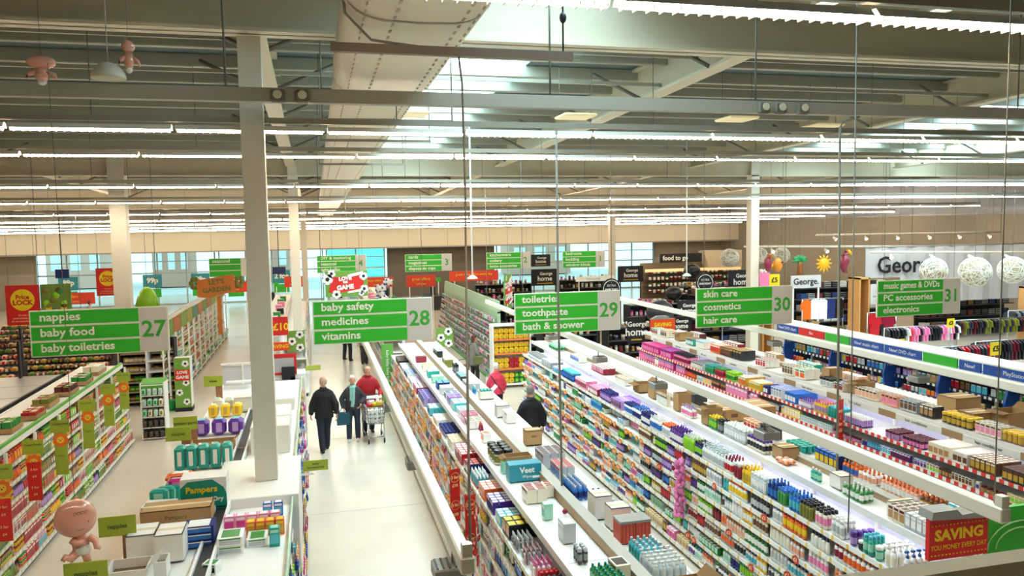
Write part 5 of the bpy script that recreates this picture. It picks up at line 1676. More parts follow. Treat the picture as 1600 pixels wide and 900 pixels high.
# beyond the spine
ks = keep_over(6.3, 2.05)
for y, k, c, n, sz in ((12.4, 'cardboard_box', ('charcoal', 'black', 'charcoal'), 1, (.25, .25, .22)), (11.3, 'cardboard_box', ('tan', 'cream', 'brown'), 2, (.3, .3, .2)), (10.4, 'gift_box', ('cream', 'orange', 'red'), 4, (.1, .12, .16)), (10.1, 'cardboard_box', ('black', 'charcoal', 'charcoal'), 1, (.22, .22, .22)), (9.3, 'pot', ('aqua', 'teal', 'teal'), 5, (.08, .08, .1)),
                    (8.55, 'medicine_box', ('navy', 'blue', 'yellow'), 5, (.09, .1, .18)), (8.2, 'lotion_bottle', ('orange', 'tan', 'blue'), 4, (.07, .06, .17)), (7.9, 'lotion_bottle', ('white', 'orange', 'peach'), 4, (.07, .06, .15)), (7.2, 'lotion_bottle', ('peach', 'orange', 'white'), 9, (.06, .06, .17)), (6.85, 'lotion_bottle', ('brown', 'orange', 'gold'), 5, (.06, .06, .17)), (6.5, 'gift_box', ('aqua', 'white', 'clear'), 3, (.08, .1, .2))):
    deck_run(k, c, 6.5, y, n, '%s and %s %s beyond the spine of the shampoo wall' % (c[0], c[2], KIND[k][5]), sz, 3 if n > 1 else 1, z=ZT4)
# near end of the shampoo wall: saving header and green header
t = thing('saving_sign', 'red end sign reading SAVING YOU MONEY EVERY DAY with a grey top', 'sign', (6.08, 6.2, 1.87))
MB().box((0, 0, .22), (.7, .05, .44)).build('board', RED_SIGN, t)
MB().prism([(-.36, .42), (-.34, .5), (-.06, .5), (0, .44), (.33, .46), (.36, .38)], 'y', -.06, .12).build('grey_top', GREY_METAL, t)
text('SAVING', .15, YEL_SIGN, t, (0, -.028, .24), (PI/2, 0, 0), 'CENTER', .001, bold=.006, sx=1.1)
text('YOU MONEY EVERY DAY', .072, YEL_SIGN, t, (0, -.028, .12), (PI/2, 0, 0), 'CENTER', .001, sx=.82)
mb = MB()
for k in range(16):
    mb.box((-.32+k*.043, -.027, .345), (.016, .004, .01)).box((-.32+k*.043, -.027, .045), (.016, .004, .01))
tag(mb.build('printed_dots', YEL_SIGN, t), kind='stuff')
t = thing('green_end_sign', 'green end sign with a pale curve beside the red saving sign', 'sign', (6.9, 6.25, 1.85))
MB().box((0, 0, .2), (.84, .05, .48)).build('board', SIGN_GREEN, t)
mb = MB()
for rr in (.2, .27):
    pts = [(-.02+rr*1.5*math.cos(PI*k/12), -.03, .02+rr*math.sin(PI*k/12)) for k in range(13)]
    mb.tube(pts, .008, 4)
mb.build('printed_curve', mat('pale_green', 'bfe8b4', .5), t)
# ------------------------------------------------------------------ goods on the skin care deck
ZT5 = 1.998
HD = [(20.8, 'gift_box', ('white', 'green', 'crimson'), 4, (.1, .1, .17)), (20.2, 'gift_box', ('cream', 'tan', 'charcoal'), 4, (.09, .1, .2)), (18.6, 'gift_box', ('teal', 'crimson', 'white'), 4, (.1, .1, .17)), (18.0, 'gift_box', ('white', 'aqua', 'cream'), 5, (.08, .1, .19)), (17.2, 'dye_box', ('orange', 'white', 'red'), 5, (.09, .1, .2)), (16.7, 'dye_box', ('maroon', 'tan', 'brown'), 5, (.09, .1, .2)), (16.2, 'gift_box', ('charcoal', 'gold', 'black'), 4, (.12, .12, .22)),
      (15.2, 'gift_box', ('white', 'crimson', 'red'), 4, (.09, .12, .17)), (14.2, 'dye_box', ('cream', 'black', 'brown'), 4, (.09, .08, .19)), (13.8, 'gift_box', ('white', 'green', 'orange'), 2, (.16, .12, .2)), (12.95, 'vitamin_tub', ('white', 'black', 'silver'), 4, (.09, .09, .16)), (12.6, 'gift_box', ('cream', 'navy', 'crimson'), 2, (.12, .12, .15)),
      (11.7, 'dye_box', ('cream', 'maroon', 'peach'), 6, (.09, .07, .17)), (11.2, 'dye_box', ('peach', 'maroon', 'pink'), 4, (.09, .07, .18)), (10.75, 'dye_box', ('silver', 'charcoal', 'brown'), 4, (.09, .07, .18)), (10.4, 'dye_box', ('charcoal', 'cream', 'tan'), 3, (.09, .07, .18)), (9.65, 'pot', ('charcoal', 'yellow', 'gold'), 6, (.09, .09, .17)), (9.1, 'dye_box', ('cream', 'brown', 'pink'), 5, (.085, .08, .17)), (8.75, 'pot', ('tan', 'yellow', 'gold'), 4, (.08, .08, .15))]
for y, k, c, n, sz in HD:
    deck_run(k, c, 9.64, y, n, '%s and %s %s in a row on the skin care deck' % (c[0], c[2], KIND[k][5]), sz, 3, z=ZT5)
for i, (x, y, w, h, l) in enumerate(((9.85, 19.6, .4, .2, 'cardboard box at the far end of the skin care deck'), (9.95, 13.35, .3, .3, 'tall cardboard box on the skin care deck beside the orange carton'), (9.85, 12.35, .36, .22, 'open cardboard box behind the suspended rod on the skin care deck'), (10.0, 9.9, .4, .2, 'cardboard box behind the yellow lidded pots'), (9.95, 8.55, .32, .2, 'cardboard box at the near end of the skin care deck'), (10.35, 10.6, .5, .28, 'large cardboard box beyond the spine of the skin care deck'), (10.35, 9.6, .42, .26, 'second large cardboard box beyond the skin care spine'))):
    carton(x, y, ZT5, w, w*.8, h, l, CARDBOARD, i % 2 == 0)
for y, c, n in ((19.5, 'maroon', 5), (17.5, 'crimson', 6), (15.8, 'tan', 4), (14.4, 'teal', 5), (13.0, 'peach', 5)):
    deck_run('gift_box', (c, 'white', 'cream'), 10.3, y, n, '%s and cream carton beyond the spine of the skin care deck' % c, (.12, .1, .16), 2, z=ZT5)
# grey sensor on the cardboard box and rods
conduit('spine_rod', [(2.78, 8.7, 2.1), (2.76, 8.7, 4.4), (2.76, 8.7, 6.3)], .014, 'grey vertical rod standing from the brown spine in front of sign 29')
conduit('service_conduit', [(6.32, 8.35, 2.06), (6.3, 8.35, 4.5), (6.28, 8.35, 6.35), (6.33, 8.35, 6.42), (6.55, 8.35, 6.48)], .015, 'grey conduit with a bent top rising from the shampoo wall spine')
conduit('ceiling_wire', [(4.66, 6, 7.9), (4.68, 6, 3.14), (4.67, 6, 2.35)], .006, 'thin dark wire hanging in front of the shampoo wall', WIRE_M, 'wire')
conduit('camera_pole', [(4.0, 20, 7.9), (4.0, 20, 3.95)], .022, 'white ceiling pole hanging between sign 28 and sign 29', WHITE_METAL, 'pole')
tag(MB().lathe([(0, .14, .14, 0), (.04, .12, .12, 0), (.09, .05, .05, 0)], 12).build('camera_dome', WHITE_METAL, None, (4.0, 20, 3.86)), 'small white dome at the foot of the white ceiling pole', 'camera')
conduit('camera_pole', [(10.9, 21.5, 7.9), (10.9, 21.5, 3.72)], .02, 'white ceiling pole hanging above sign 30', WHITE_METAL, 'pole')
tag(MB().lathe([(0, .14, .14, 0), (.04, .12, .12, 0), (.09, .05, .05, 0)], 12).build('camera_dome', WHITE_METAL, None, (10.9, 21.5, 3.63)), 'small white dome at the foot of the pole above sign 30', 'camera')

# ------------------------------------------------------------------ baby food deck, chiller beside it and things around
for i, (x, y, w, d, h, c, l) in enumerate(((-5.05, 11.2, .3, 1.2, .14, 'tan', 'long low tray of packets on the green edged deck'), (-4.95, 12.6, .25, .8, .16, 'cream', 'cream tray of cartons on the green edged deck'), (-5.0, 14.3, .3, .5, .16, 'green', 'green carton pile on the green edged deck'), (-4.9, 15.2, .26, .5, .12, 'red', 'red packet tray on the green edged deck'), (-5.0, 16.2, .3, .6, .14, 'olive', 'olive tray of jars on the green edged deck'), (-4.95, 17.3, .3, .6, .16, 'maroon', 'maroon carton pile on the green edged deck'), (-4.95, 18.4, .3, .6, .15, 'green', 'dark green open tray near the far end of the green edged deck'), (-5.0, 19.6, .34, .7, .18, 'cream', 'white carton row at the far end of the green edged deck'))):
    t = thing('stock_tray', l, 'tray', (x, y, 1.987))
    mb = MB().box((0, 0, .01), (w, d, .02))
    for s in (-1, 1):
        mb.box((s*w/2, 0, .04), (.01, d, .08)).box((0, s*d/2, .04), (w, .01, .08))
    mb.build('tray', CARDBOARD, t)
    n = int(d/.09)
    for k in range(n):
        for r in range(2):
            MB().box((0, 0, 0), (w*.42, .075, h), bev=.006).box((0, 0, h/2+.001), (w*.3, .05, .003), 1).build('packet', [colmat(c), colmat(random.choice(['white', 'cream', 'lime', 'red']))], t, (-w*.24+r*w*.48, -d/2+(k+.5)*d/n, .02+h/2+random.uniform(-.01, .01)))
ch = thing('chiller_cabinet', 'grey topped chiller cabinet running beside the baby food gondola', 'chiller', (-6.6, 9.5, 0))
MB().box((0, 5.2, .95), (1.6, 10.4, 1.9)).build('body', DARK, ch)
for k in range(8):
    MB().box((0, .65+k*1.3, 1.93), (1.7, 1.28, .05), bev=.01).build('top_panel', mat('chiller_top', 'a9a9a6', .35, metal=.4), ch)
MB().box((.83, 5.2, 1.9), (.05, 10.4, .12)).build('edge_trim', DARK, ch)
# white end-of-bay shelf stand
t = thing('end_stand', 'white five tier shelf stand at the far end of the baby food gondola', 'shelf stand', (-4.05, 20.95, 0))
for s in (-1, 1):
    MB().box((s*.27, .2, .72), (.03, .5, 1.44)).build('side_panel', WHITE_METAL, t)
MB().box((0, .43, .72), (.54, .02, 1.44)).build('back_panel', WHITE_METAL, t)
for k in range(6):
    MB().box((0, .19, .04+k*.27), (.52, .48, .025)).build('shelf', SHELF_WHITE, t)
MB().prism([(-.04, 1.3), (.4, 1.42), (.4, 1.5), (-.04, 1.42)], 'x', -.28, .28).build('green_top', mat('panel_green', '5fa845', .5), t)
for k in range(5):
    for j in range(4):
        put('snack_packet', random.choice([('clear', 'lime', 'mint'), ('mint', 'white', 'green'), ('cream', 'white', 'olive')]) if k > 1 else ('charcoal', 'black', 'brown'), (-4.25+j*.13, 20.95, .06+k*.27), 'pale packet on tier %s of the white shelf stand' % ORD[k] if k > 1 else 'dark packet on tier %s of the white shelf stand' % ORD[k], 'packets on tier %s of the shelf stand' % ORD[k], (.1, .16, .17), 1.57, 'shelf stand')
# egg shelf
t = thing('egg_shelf', 'dark open shelving of eggs and bread across the cross aisle', 'shelving unit', (-4.95, 25.3, 0))
MB().box((0, .3, 1.0), (1.5, .05, 2.0)).build('back_panel', DARK, t)
for s in (-1, 1):
    MB().box((s*.75, .05, 1.0), (.04, .5, 2.0)).build('side_panel', DARK, t)
for k in range(6):
    z = .15+k*.29
    MB().box((0, .05, z), (1.46, .5, .03)).box((0, -.2, z), (1.46, .02, .05), 1).build('shelf', [DARK, mat('shelf_tan', '9a8a70', .5)], t)
    for j in range(10):
        put('pot', random.choice([('cream', 'tan', 'cream'), ('yellow', 'gold', 'cream'), ('tan', 'brown', 'cream')]) if k > 2 else random.choice([('green', 'green', 'lime'), ('brown', 'maroon', 'tan')]), (-5.58+j*.14, 25.28, z+.015), 'small cream goods on tier %s of the dark cross aisle shelving' % ORD[k], 'goods on tier %s of the dark shelving' % ORD[k], (.12, .16, .15), 0, 'egg shelf')
t = thing('shopping_basket', 'green plastic basket standing on the floor by the dark shelving', 'basket', (-4.2, 24.3, 0))
MB().lathe([(0, .15, .12, 0), (.02, .16, .13, 0), (.28, .2, .17, 0), (.3, .21, .18, 0)], 4).build('body', mat('basket_green', '1d9a44', .4), t)
MB().tube([(-.18, 0, .3), (-.12, 0, .4), (.12, 0, .4), (.18, 0, .3)], .012, 5).build('handle', DARK, t)
# ------------------------------------------------------------------ far half of the store
KIND.update(greeting_card=('card', .13, .02, .17, 'card', 'greeting card'), yellow_pack=('pack', .14, .1, .17, 'pack', 'yellow pack'), garment=('card', .4, .05, .6, 'garment', 'garment'),
            folded_top=('box', .26, .2, .06, 'garment', 'folded top'), hanging_pack=('pack', .12, .05, .2, 'pack', 'hanging pack'), home_item=('tub', .16, .16, .16, 'ornament', 'home item'), produce_pack=('pack', .16, .14, .12, 'pack', 'produce pack'))
# far part of the baby food line: gridded shelving with a coloured header
SHF = [(1.75, -4.45), (1.42, -4.42), (1.1, -4.4), (.78, -4.38), (.46, -4.34), (.14, -4.26)]
GF, nbf, bayf = gondola('far white gridded shelving beneath a painted header, beyond the cross aisle', (-5.4, -4.5), 24.7, 40.5, 2.06, (-4.9, 2.1), {1: (SHF, TICKET_W)}, poles=True, deck_m=GREY_METAL, spine_m=GREY_METAL)
for k in range(12):
    c = ['6b8a3c', 'b06a34', '7d9a4a', 'a8a04a', '4f8a6a', 'b8703c'][k % 6]
    MB().box((0, 0, 0), (.03, 1.2, .42 if k > 3 else .5)).build('header_panel', mat('header_'+c, c, .6, noise=.3, nscale=6), GF, (.55, .8+k*1.31, 2.28))
MB().box((.1, .02, 2.25), (.55, .05, .3)).build('end_light', mat('casing_white', 'ece6dc', .5), GF)
for k in range(13):
    MB().box((0, 0, 1.05), (.05, .05, 2.1)).build('grid_post', WHITE_METAL, GF, (.62, .01+k*1.3, 0))
for li, (z, lx) in enumerate(SHF):
    y = 24.9
    while y < 40.2:
        kd = random.choice(['food_jar', 'snack_packet', 'cereal_box', 'formula_tin'])
        cols = random.choice([('green', 'lime', 'white'), ('brown', 'cream', 'tan'), ('olive', 'lime', 'cream'), ('red', 'white', 'orange'), ('charcoal', 'white', 'grey'), ('teal', 'white', 'mint')])
        w, d, h = KIND[kd][1:4]
        y = run(kd, cols, lx-.01, -1, z+.013, y, random.randint(4, 7), f'{TOPN[li]} shelf, {nth_far(y, 40.5, bayf)} bay from far end, gridded shelving', 1, (w, d, min(h*1.25, .24))) + .02
# greeting card wall
cw = thing('card_wall', 'tall greeting card rack with a pale green sloping header and green foot strip', 'card rack', (5.75, 25.0, 0))
MB().box((.12, 5.4, 1.2), (.1, 10.8, 2.4)).build('back_panel', mat('rack_green', 'a9c7a2', .5), cw)
MB().prism([(.06, 2.35), (.1, 2.75), (.16, 2.75), (.17, 2.35)], 'y', 0, 10.8).build('header_panel', mat('rack_green', 'a9c7a2', .5), cw)
MB().box((-.12, 5.4, .12), (.5, 10.8, .24)).build('base', SHELF_WHITE, cw)
MB().box((-.38, 5.4, .3), (.03, 10.8, .06)).build('foot_strip', SIGN_GREEN, cw)
MB().box((-.02, 5.4, 1.62), (.05, 10.8, .05)).build('mid_strip', mat('strip_aqua', '9fd8c4', .4), cw)
for r in range(8):
    MB().box((0, 5.4, 0), (.06, 10.7, .015)).build('card_ledge', GREY_METAL, cw, (-.0-.035*(7-r), 0, .36+r*.24))
    for k in range(72):
        c = random.choice([('white', 'pink', 'pink'), ('white', 'red', 'crimson'), ('lilac', 'white', 'purple'), ('cream', 'brown', 'grey'), ('aqua', 'white', 'teal'), ('silver', 'charcoal', 'grey'), ('white', 'green', 'mint'), ('peach', 'white', 'red'), ('grey', 'white', 'charcoal')])
        put('greeting_card', c, (5.70-.035*(7-r), 25.08+k*.148, .37+r*.24), 'greeting card on row %s of the tall card rack' % ORD[r], 'cards on row %s of the rack' % ORD[r], None, 0, 'card rack')
# yellow end bay
ye = thing('end_bay', 'white end bay of yellow packs facing the cross aisle beside the card rack', 'shelf bay', (6.1, 24.2, 0))
for s in (-1, 1):
    MB().box((s*.62, .25, 1.03), (.04, .5, 2.06)).build('side_panel', WHITE_METAL, ye)
MB().box((0, .48, 1.03), (1.24, .03, 2.06)).build('back_panel', SHELF_WHITE, ye)
for k, z in enumerate((.12, .62, 1.12, 1.58, 2.05)):
    MB().box((0, .22, z), (1.22, .5, .03)).box((0, -.03, z), (1.24, .02, .06), 1).build('shelf', [SHELF_WHITE, mat('edge_orange', 'e8803a', .5) if 0 < k < 4 else WHITE_METAL], ye)
for k, z in enumerate((.14, .64, 1.14, 1.6)):
    for j in range(7):
        c = ('yellow', 'gold', 'gold')
        if k == 1 and j in (3, 4): c = ('red', 'white', 'crimson')
        if k == 0 and j > 3: c = ('green', 'lime', 'lime')
        for lv in range(2):
            put('yellow_pack', c, (5.6+j*.165, 24.32, z+lv*.17), '%s pack on tier %s of the end bay behind sign 29' % (c[0], ORD[k]), '%s packs on tier %s of the end bay' % (c[0], ORD[k]), (.15, .13, .165), 1.57, 'end bay')
# far gondolas beyond the cross aisle
for (xs, y0, y1, sp, side, l) in (((2.2, 3.3), 25.2, 44, (2.75, 2.05), -1, 'far pale gondola behind sign 28 beyond the cross aisle'), ((-1.9, None), 25.0, 41, (-1.1, 2.0), 1, 'far gondola beyond the red framed display and the second column')):
    lips = [(1.6, xs[0]-.02 if side < 0 else -.35), (1.2, xs[0]-.06 if side < 0 else -.33), (.8, xs[0]-.1 if side < 0 else -.31), (.12, xs[0]-.15 if side < 0 else -.28)]
    g, n, b = gondola(l, xs, y0, y1, 1.97, sp, {side: (lips, TICKET_W)})
    nm = 'far pale gondola' if side < 0 else 'far display gondola'
    for z, lx in lips[:3]:
        y = y0+.1
        while y < y1-1:
            kd = random.choice(['cereal_box', 'medicine_box', 'snack_packet'])
            cols = random.choice([('white', 'blue', 'aqua'), ('white', 'red', 'pink'), ('black', 'white', 'silver'), ('cream', 'gold', 'tan'), ('teal', 'white', 'mint')])
            w, d, h = KIND[kd][1:4]
            y = run(kd, cols, lx, -side, z+.013, y, random.randint(4, 8), 'shelf at %s metres, %s' % (str(z), nm), 1, (w, d, max(h, .16))) + .02
    for k in range(9):
        put('gift_box', random.choice([('white', 'blue', 'navy'), ('black', 'silver', 'charcoal'), ('pink', 'white', 'crimson'), ('green', 'white', 'lime')]), (sp[0]-.3+random.uniform(-.1, .1), y0+.6+k*1.4, 2.0), 'carton %s along the top of the %s' % (ORD[k], nm), None, (.3, .25, .22), 0, nm)
# red check-out boards and displays near the entrance
for i, (x, y, z, w, s) in enumerate(((-1.1, 45, 2.35, 1.1, 'offers'), (3.6, 46, 2.1, 1.7, 'great value offers'), (5.3, 40, 2.5, 1.5, 'great offers'), (9.3, 46, 2.3, 3.0, 'great value offers every day'), (-4.4, 46, 2.1, 1.6, 'great offers'), (-12.0, 44, 1.9, 2.0, 'offers'))):
    t = thing('offer_board', 'distant red board near the entrance reading %s, %s of six' % (s, ORD[i]), 'sign', (x, y, z))
    MB().box((0, 0, 0), (w, .05, .6)).build('board', mat('board_orange_red', 'd8432a', .5), t)
    text(s, .2 if w > 1.2 else .16, YEL_SIGN, t, (0, -.03, .1), (PI/2, 0, 0), 'CENTER', .001)
    text('half price', .14, YEL_SIGN, t, (0, -.03, -.15), (PI/2, 0, 0), 'CENTER', .001)
    for q in (-.4, .4):
        MB().box((q*w, 0, -z/2-.15), (.05, .05, z-.3)).build('post', WHITE_METAL, t)
for i, (x, y, z, w) in enumerate(((-9.9, 35, 3.42, .5), (-1.7, 40, 3.06, .62))):
    t = thing('hanging_screen', 'small dark hanging screen, ' + ('above the produce area' if i == 0 else 'beside the second column'), 'screen', (x, y, z))
    MB().box((0, 0, .18), (w, .06, .36)).build('screen', mat('screen_navy', '2a3466', .25), t)
    MB().tube([(0, 0, .36), (0, 0, light_z(y)-z)], .02, 5).build('pole', DARK, t)
# till blocks
for i, (x, c) in enumerate(((1.5, 'silver'), (4.4, 'green'), (7.4, 'charcoal'), (-2.6, 'green'))):
    t = thing('till_unit', '%s coloured till counter near the entrance, %s in the row' % (c, ORD[i]), 'counter', (x, 50, 0))
    MB().box((0, 0, .45), (1.2, 2.2, .9), bev=.03).build('counter', colmat(c), t)
    MB().box((0, .3, 1.15), (.3, .3, .5), bev=.03).build('terminal', DARK, t)
    MB().box((.3, -.3, 1.3), (.05, .05, 1.0)).build('pole', WHITE_METAL, t)
    MB().box((.3, -.3, 1.9), (.3, .1, .25)).build('number_box', SIGN_GREEN, t)
fs = thing('football_stack', 'stack of white footballs on a display above the far pale gondola', 'display', (2.9, 34, 2.0))
for k in range(8):
    mb = MB().ball((0, 0, 0), .17, 0, 10, 6)
    for j in range(5):
        a = 2*PI*j/5
        mb.ball((.15*math.cos(a), -.08, .15*math.sin(a)), .045, 1, 5, 4)
    mb.build('ball', [SIGN_WHITE, BLUE_SIGN], fs, (random.uniform(-.25, .25), random.uniform(-.2, .2), .17+.25*(k//2)))

# ------------------------------------------------------------------ produce area
for b, (x0, y0, zz, ang) in enumerate(((-8.3, 19.6, .8, .5), (-9.2, 22.5, 1.0, .5), (-7.9, 27.0, .9, .45), (-11.6, 23.6, 1.0, .5), (-11.2, 27.6, 1.0, .5), (-9.6, 31.5, 1.0, .5), (-13.5, 31.0, 1.1, .5))):
    t = thing('produce_bank', 'dark sloping produce bank, %s behind the grey topped chiller' % ORD[b], 'produce stand', (x0, y0, 0))
    MB().prism([(-.9, 0), (.9, 0), (.9, zz+.8), (.7, zz+.85), (-.9, zz-.1)], 'x', -1.6, 1.6).build('stand', DARK, t)
    for r in range(6):
        for k in range(19):
            c = random.choice([('maroon', 'brown', 'tan'), ('tan', 'cream', 'brown'), ('olive', 'lime', 'green'), ('brown', 'tan', 'cream'), ('peach', 'white', 'red'), ('gold', 'cream', 'tan')])
            q = -.75+r*.28
            put('produce_pack', c, (x0-1.5+k*.165, y0+q, zz+(q+.9)*.53-.07), '%s produce pack on row %s of the %s produce bank' % (c[0], ORD[r], ORD[b]), '%s packs row %s bank %s' % (c[0], ORD[r], ORD[b]), (.15, .16, .13), 0, 'produce bank')
    if b < 2:
        MB().box((1.75, .1, 1.4), (.05, .1, 2.8)).build('post', DARK, t)
for i, (x, y, z, c, l) in enumerate(((-6.0, 31, 2.7, 'lime', 'large green inflatable pear hanging beside the produce column'), (-8.5, 32, 1.9, 'red', 'large red tomato shaped balloon over the produce stands'))):
    t = thing('fruit_balloon', l, 'balloon', (x, y, z))
    MB().lathe([(-.5, .1, .1, 0), (-.4, .32, .3, 0), (-.15, .42, .36, 0), (.15, .34, .3, 0), (.4, .2, .18, 0), (.52, .06, .06, 0)] if i == 0 else [(-.38, .1, .1, 0), (-.3, .34, .3, 0), (0, .46, .4, 0), (.3, .34, .3, 0), (.36, .1, .1, 0)], 12).build('balloon_body', mat('foil_'+c, PAL[c], .25), t)
    MB().tube([(0, 0, .5), (0, 0, 5.9-z)], .008, 4).build('string', WIRE_M, t)
    MB().lathe([(.34, .14, .14, 0), (.42, .02, .02, 0)], 6).build('leaf', colmat('green'), t)

# ------------------------------------------------------------------ home department
CHAR = mat('home_charcoal', '232327', .5)


def home_panel(x, y, z, w, h, label, txt=('George', 'home'), rz=0, stand=True):
    t = thing('home_board', label, 'sign', (x, y, z), rz)
    MB().box((0, 0, 0), (w, .05, h), bev=.01).build('board', BLACK_SIGN, t)
    if txt:
        text(txt[0], h*.26, SIGN_WHITE, t, (w*.05, -.03, h*.22), (PI/2, 0, 0), 'CENTER', .001, bold=.004)
        text(txt[1], h*.4, SIGN_WHITE, t, (0, -.03, -h*.08), (PI/2, 0, 0), 'CENTER', .001, bold=.006)
        MB().box((0, -.028, -h*.36), (w*.6, .004, h*.05)).build('gold_line', colmat('gold'), t)
    for s in (-.4, .4):
        MB().box((s*w, 0, (-z-h/2)/2), (.04, .04, z-h/2)).build('post', DARK, t) if stand else MB().tube([(s*w, 0, h/2), (s*w, 0, light_z(y)-z)], .006, 4).build('wire', WIRE_M, t)


home_panel(10.75, 36, 2.75, 1.35, .8, 'black home board at the back beside sign 29, the larger of two', stand=True)
home_panel(11.0, 37.5, 3.5, 1.0, .6, 'smaller black home board hung higher behind sign 1', stand=False)
home_panel(15.2, 36, 2.78, 1.35, .8, 'black home board right of the slim far column')
home_panel(9.9, 23.0, 1.85, .6, .85, 'black home board at the skin care gondola end beside the red saving board', stand=True)
home_panel(11.45, 23.0, 1.95, .75, .55, 'low black home board beyond the red saving board')
home_panel(17.8, 30, 2.75, 1.3, .9, 'large black home board rising behind sign 30', stand=True)
home_panel(14.0, 27.5, 1.9, .9, .7, 'black home board below the dark globes behind sign 30')
t = thing('saving_board', 'red orange board reading SAVING at the far end of the skin care gondola', 'sign', (10.72, 22.8, 1.95))
MB().box((0, 0, 0), (.85, .05, .5)).build('board', mat('header_orange', 'e5501e', .5), t)
MB().prism([(-.42, .24), (-.2, .34), (.15, .34), (.25, .26), (.42, .24)], 'y', -.05, .1).build('grey_top', GREY_METAL, t)
text('SAVING', .17, YEL_SIGN, t, (0, -.03, .06), (PI/2, 0, 0), 'CENTER', .001, bold=.006)
text('YOU MONEY', .1, YEL_SIGN, t, (0, -.03, -.13), (PI/2, 0, 0), 'CENTER', .001, bold=.003)
for s in (-.3, .3):
    MB().box((s, 0, -.97-.13), (.04, .04, 1.7)).build('post', WHITE_METAL, t)
for i, (x, y, z) in enumerate(((9.45, 24, 3.12), (12.85, 24, 3.2))):
    t = thing('round_board', 'round black hanging offer board, ' + ('cut by the corner of sign 29' if i == 0 else 'just above the edge of sign 30'), 'sign', (x, y, z))
    MB().lathe([(0, .34, .34, 0), (.03, .34, .34, 0)], 24).build('disc', BLACK_SIGN, t, (0, .015, 0)).rotation_euler = (PI/2, 0, 0)
    pts = [(.28*math.cos(2*PI*k/24), -.02, .28*math.sin(2*PI*k/24)) for k in range(25)]
    MB().tube(pts, .012, 4).build('printed_ring', SIGN_WHITE, t)
    text('EXTRA', .1, SIGN_WHITE, t, (0, -.02, .1), (PI/2, 0, 0), 'CENTER', .001)
    text('EVERYDAY', .09, SIGN_WHITE, t, (0, -.02, -.03), (PI/2, 0, 0), 'CENTER', .001, bold=.003)
    MB().tube([(0, 0, .34), (0, 0, light_z(y)-z)], .006, 4).build('wire', WIRE_M, t)
for i, (x, y, w, d, h) in enumerate(((8.4, 25.5, 2.0, 1.0, 1.9), (11.3, 26.5, 2.2, 1.0, 1.5), (8.8, 29.5, 2.0, 1.0, 2.1), (13.6, 30.0, 2.2, 1.0, 1.9), (17.0, 33.0, 2.4, 1.0, 2.0), (11.0, 32.5, 2.2, 1.0, 1.9), (19.5, 36.5, 3.0, 1.0, 2.0), (7.2, 33.5, 1.8, 1.0, 2.0), (14.2, 40, 3.0, 1.0, 2.3), (9.6, 40, 3.0, 1.0, 2.2))):
    t = thing('home_shelf', 'charcoal shelving unit of ornaments and cushions in the home area, %s unit' % ORD[i], 'shelving unit', (x, y, 0))
    MB().box((0, .3, h/2), (w, .05, h)).build('back_panel', CHAR, t)
    for s in (-1, 1):
        MB().box((s*w/2, 0, h/2), (.05, .65, h)).build('side_panel', CHAR, t)
    nl = int(h/.42)
    for k in range(nl+1):
        z = .1+k*(h-.12)/nl
        MB().box((0, 0, z), (w-.05, .6, .03)).build('shelf', mat('home_shelf_grey', '4a4a4e', .5), t)
        q = -w/2+.15
        while q < w/2-.12:
            c = random.choice([('charcoal', 'silver', 'grey'), ('cream', 'white', 'tan'), ('maroon', 'brown', 'crimson'), ('silver', 'white', 'clear'), ('brown', 'tan', 'gold'), ('black', 'grey', 'charcoal'), ('white', 'silver', 'cream'), ('pink', 'magenta', 'pink')])
            sz = random.uniform(.12, .24)
            put('home_item', c, (x+q, y-.12, z+.015), '%s home item on tier %s of the %s charcoal unit' % (c[0], ORD[k], ORD[i]), '%s items tier %s unit %s' % (c[0], ORD[k], ORD[i]), (round(sz, 2), round(sz*.8, 2), round(random.uniform(.14, .26), 2)), 0, 'home area')
            q += sz+.06
# things on top of the home units
for i, (x, y, z, r, c, l) in enumerate(((14.6, 30, 2.3, .36, 'black', 'black pumpkin shaped shade above the home shelves'), (17.0, 33, 3.0, .42, 'black', 'black round shade hanging before the food counter'), (12.6, 27, 1.9, .55, 'charcoal', 'dark round cushion standing among the home shelves'))):
    MBo = MB().ball((0, 0, 0), r, 0, 14, 8, (1, .9, .85)).build('globe_shade', colmat(c), None, (x, y, z))
    tag(MBo, l, 'shade')
for i, (x, y, c, l) in enumerate(((15.6, 30, 'red', 'red gift bag with a white bow on the home shelves'), (17.9, 28.5, 'pink', 'pink gift bag standing above sign 30'))):
    t = thing('gift_bag', l, 'bag', (x, y, 1.9 if i == 0 else 2.6))
    MB().prism([(-.2, 0), (.2, 0), (.25, .55), (-.25, .55)], 'y', -.1, .1).build('bag_body', colmat(c), t)
    for s in (-1, 1):
        MB().ball((s*.09, 0, .62), .09, 0, 7, 5).build('bow', colmat('white'), t)
# rolled towels on a far unit
for k in range(5):
    mb = MB().lathe([(0, .1, .1, 0), (.4, .1, .1, 0)], 10).lathe([(-.002, .05, .05, 1), (.0, .05, .05, 1)], 8)
    o = mb.build('rolled_towel', [colmat('cream'), colmat('charcoal')], None, (10.9+(k % 3)*.22+.11*(k//3), 29.6, 2.26+.19*(k//3)))
    o.rotation_euler = (-PI/2, 0, 0)
    tag(o, 'cream rolled towel in the pile beside the slim far column', 'towel', 'pile of rolled towels')
t = thing('white_board_sign', 'long white board with small lettering behind sign 1', 'sign', (12.6, 34, 2.75))
MB().box((0, 0, 0), (1.9, .04, .24)).build('board', SIGN_WHITE, t)
text('home event', .14, mat('pale_ink', '9fb0a6', .5), t, (-.1, -.025, 0), (PI/2, 0, 0), 'CENTER', .001)
for s in (-.8, .8):
    MB().box((s, 0, -1.43), (.04, .04, 2.64)).build('post', WHITE_METAL, t)
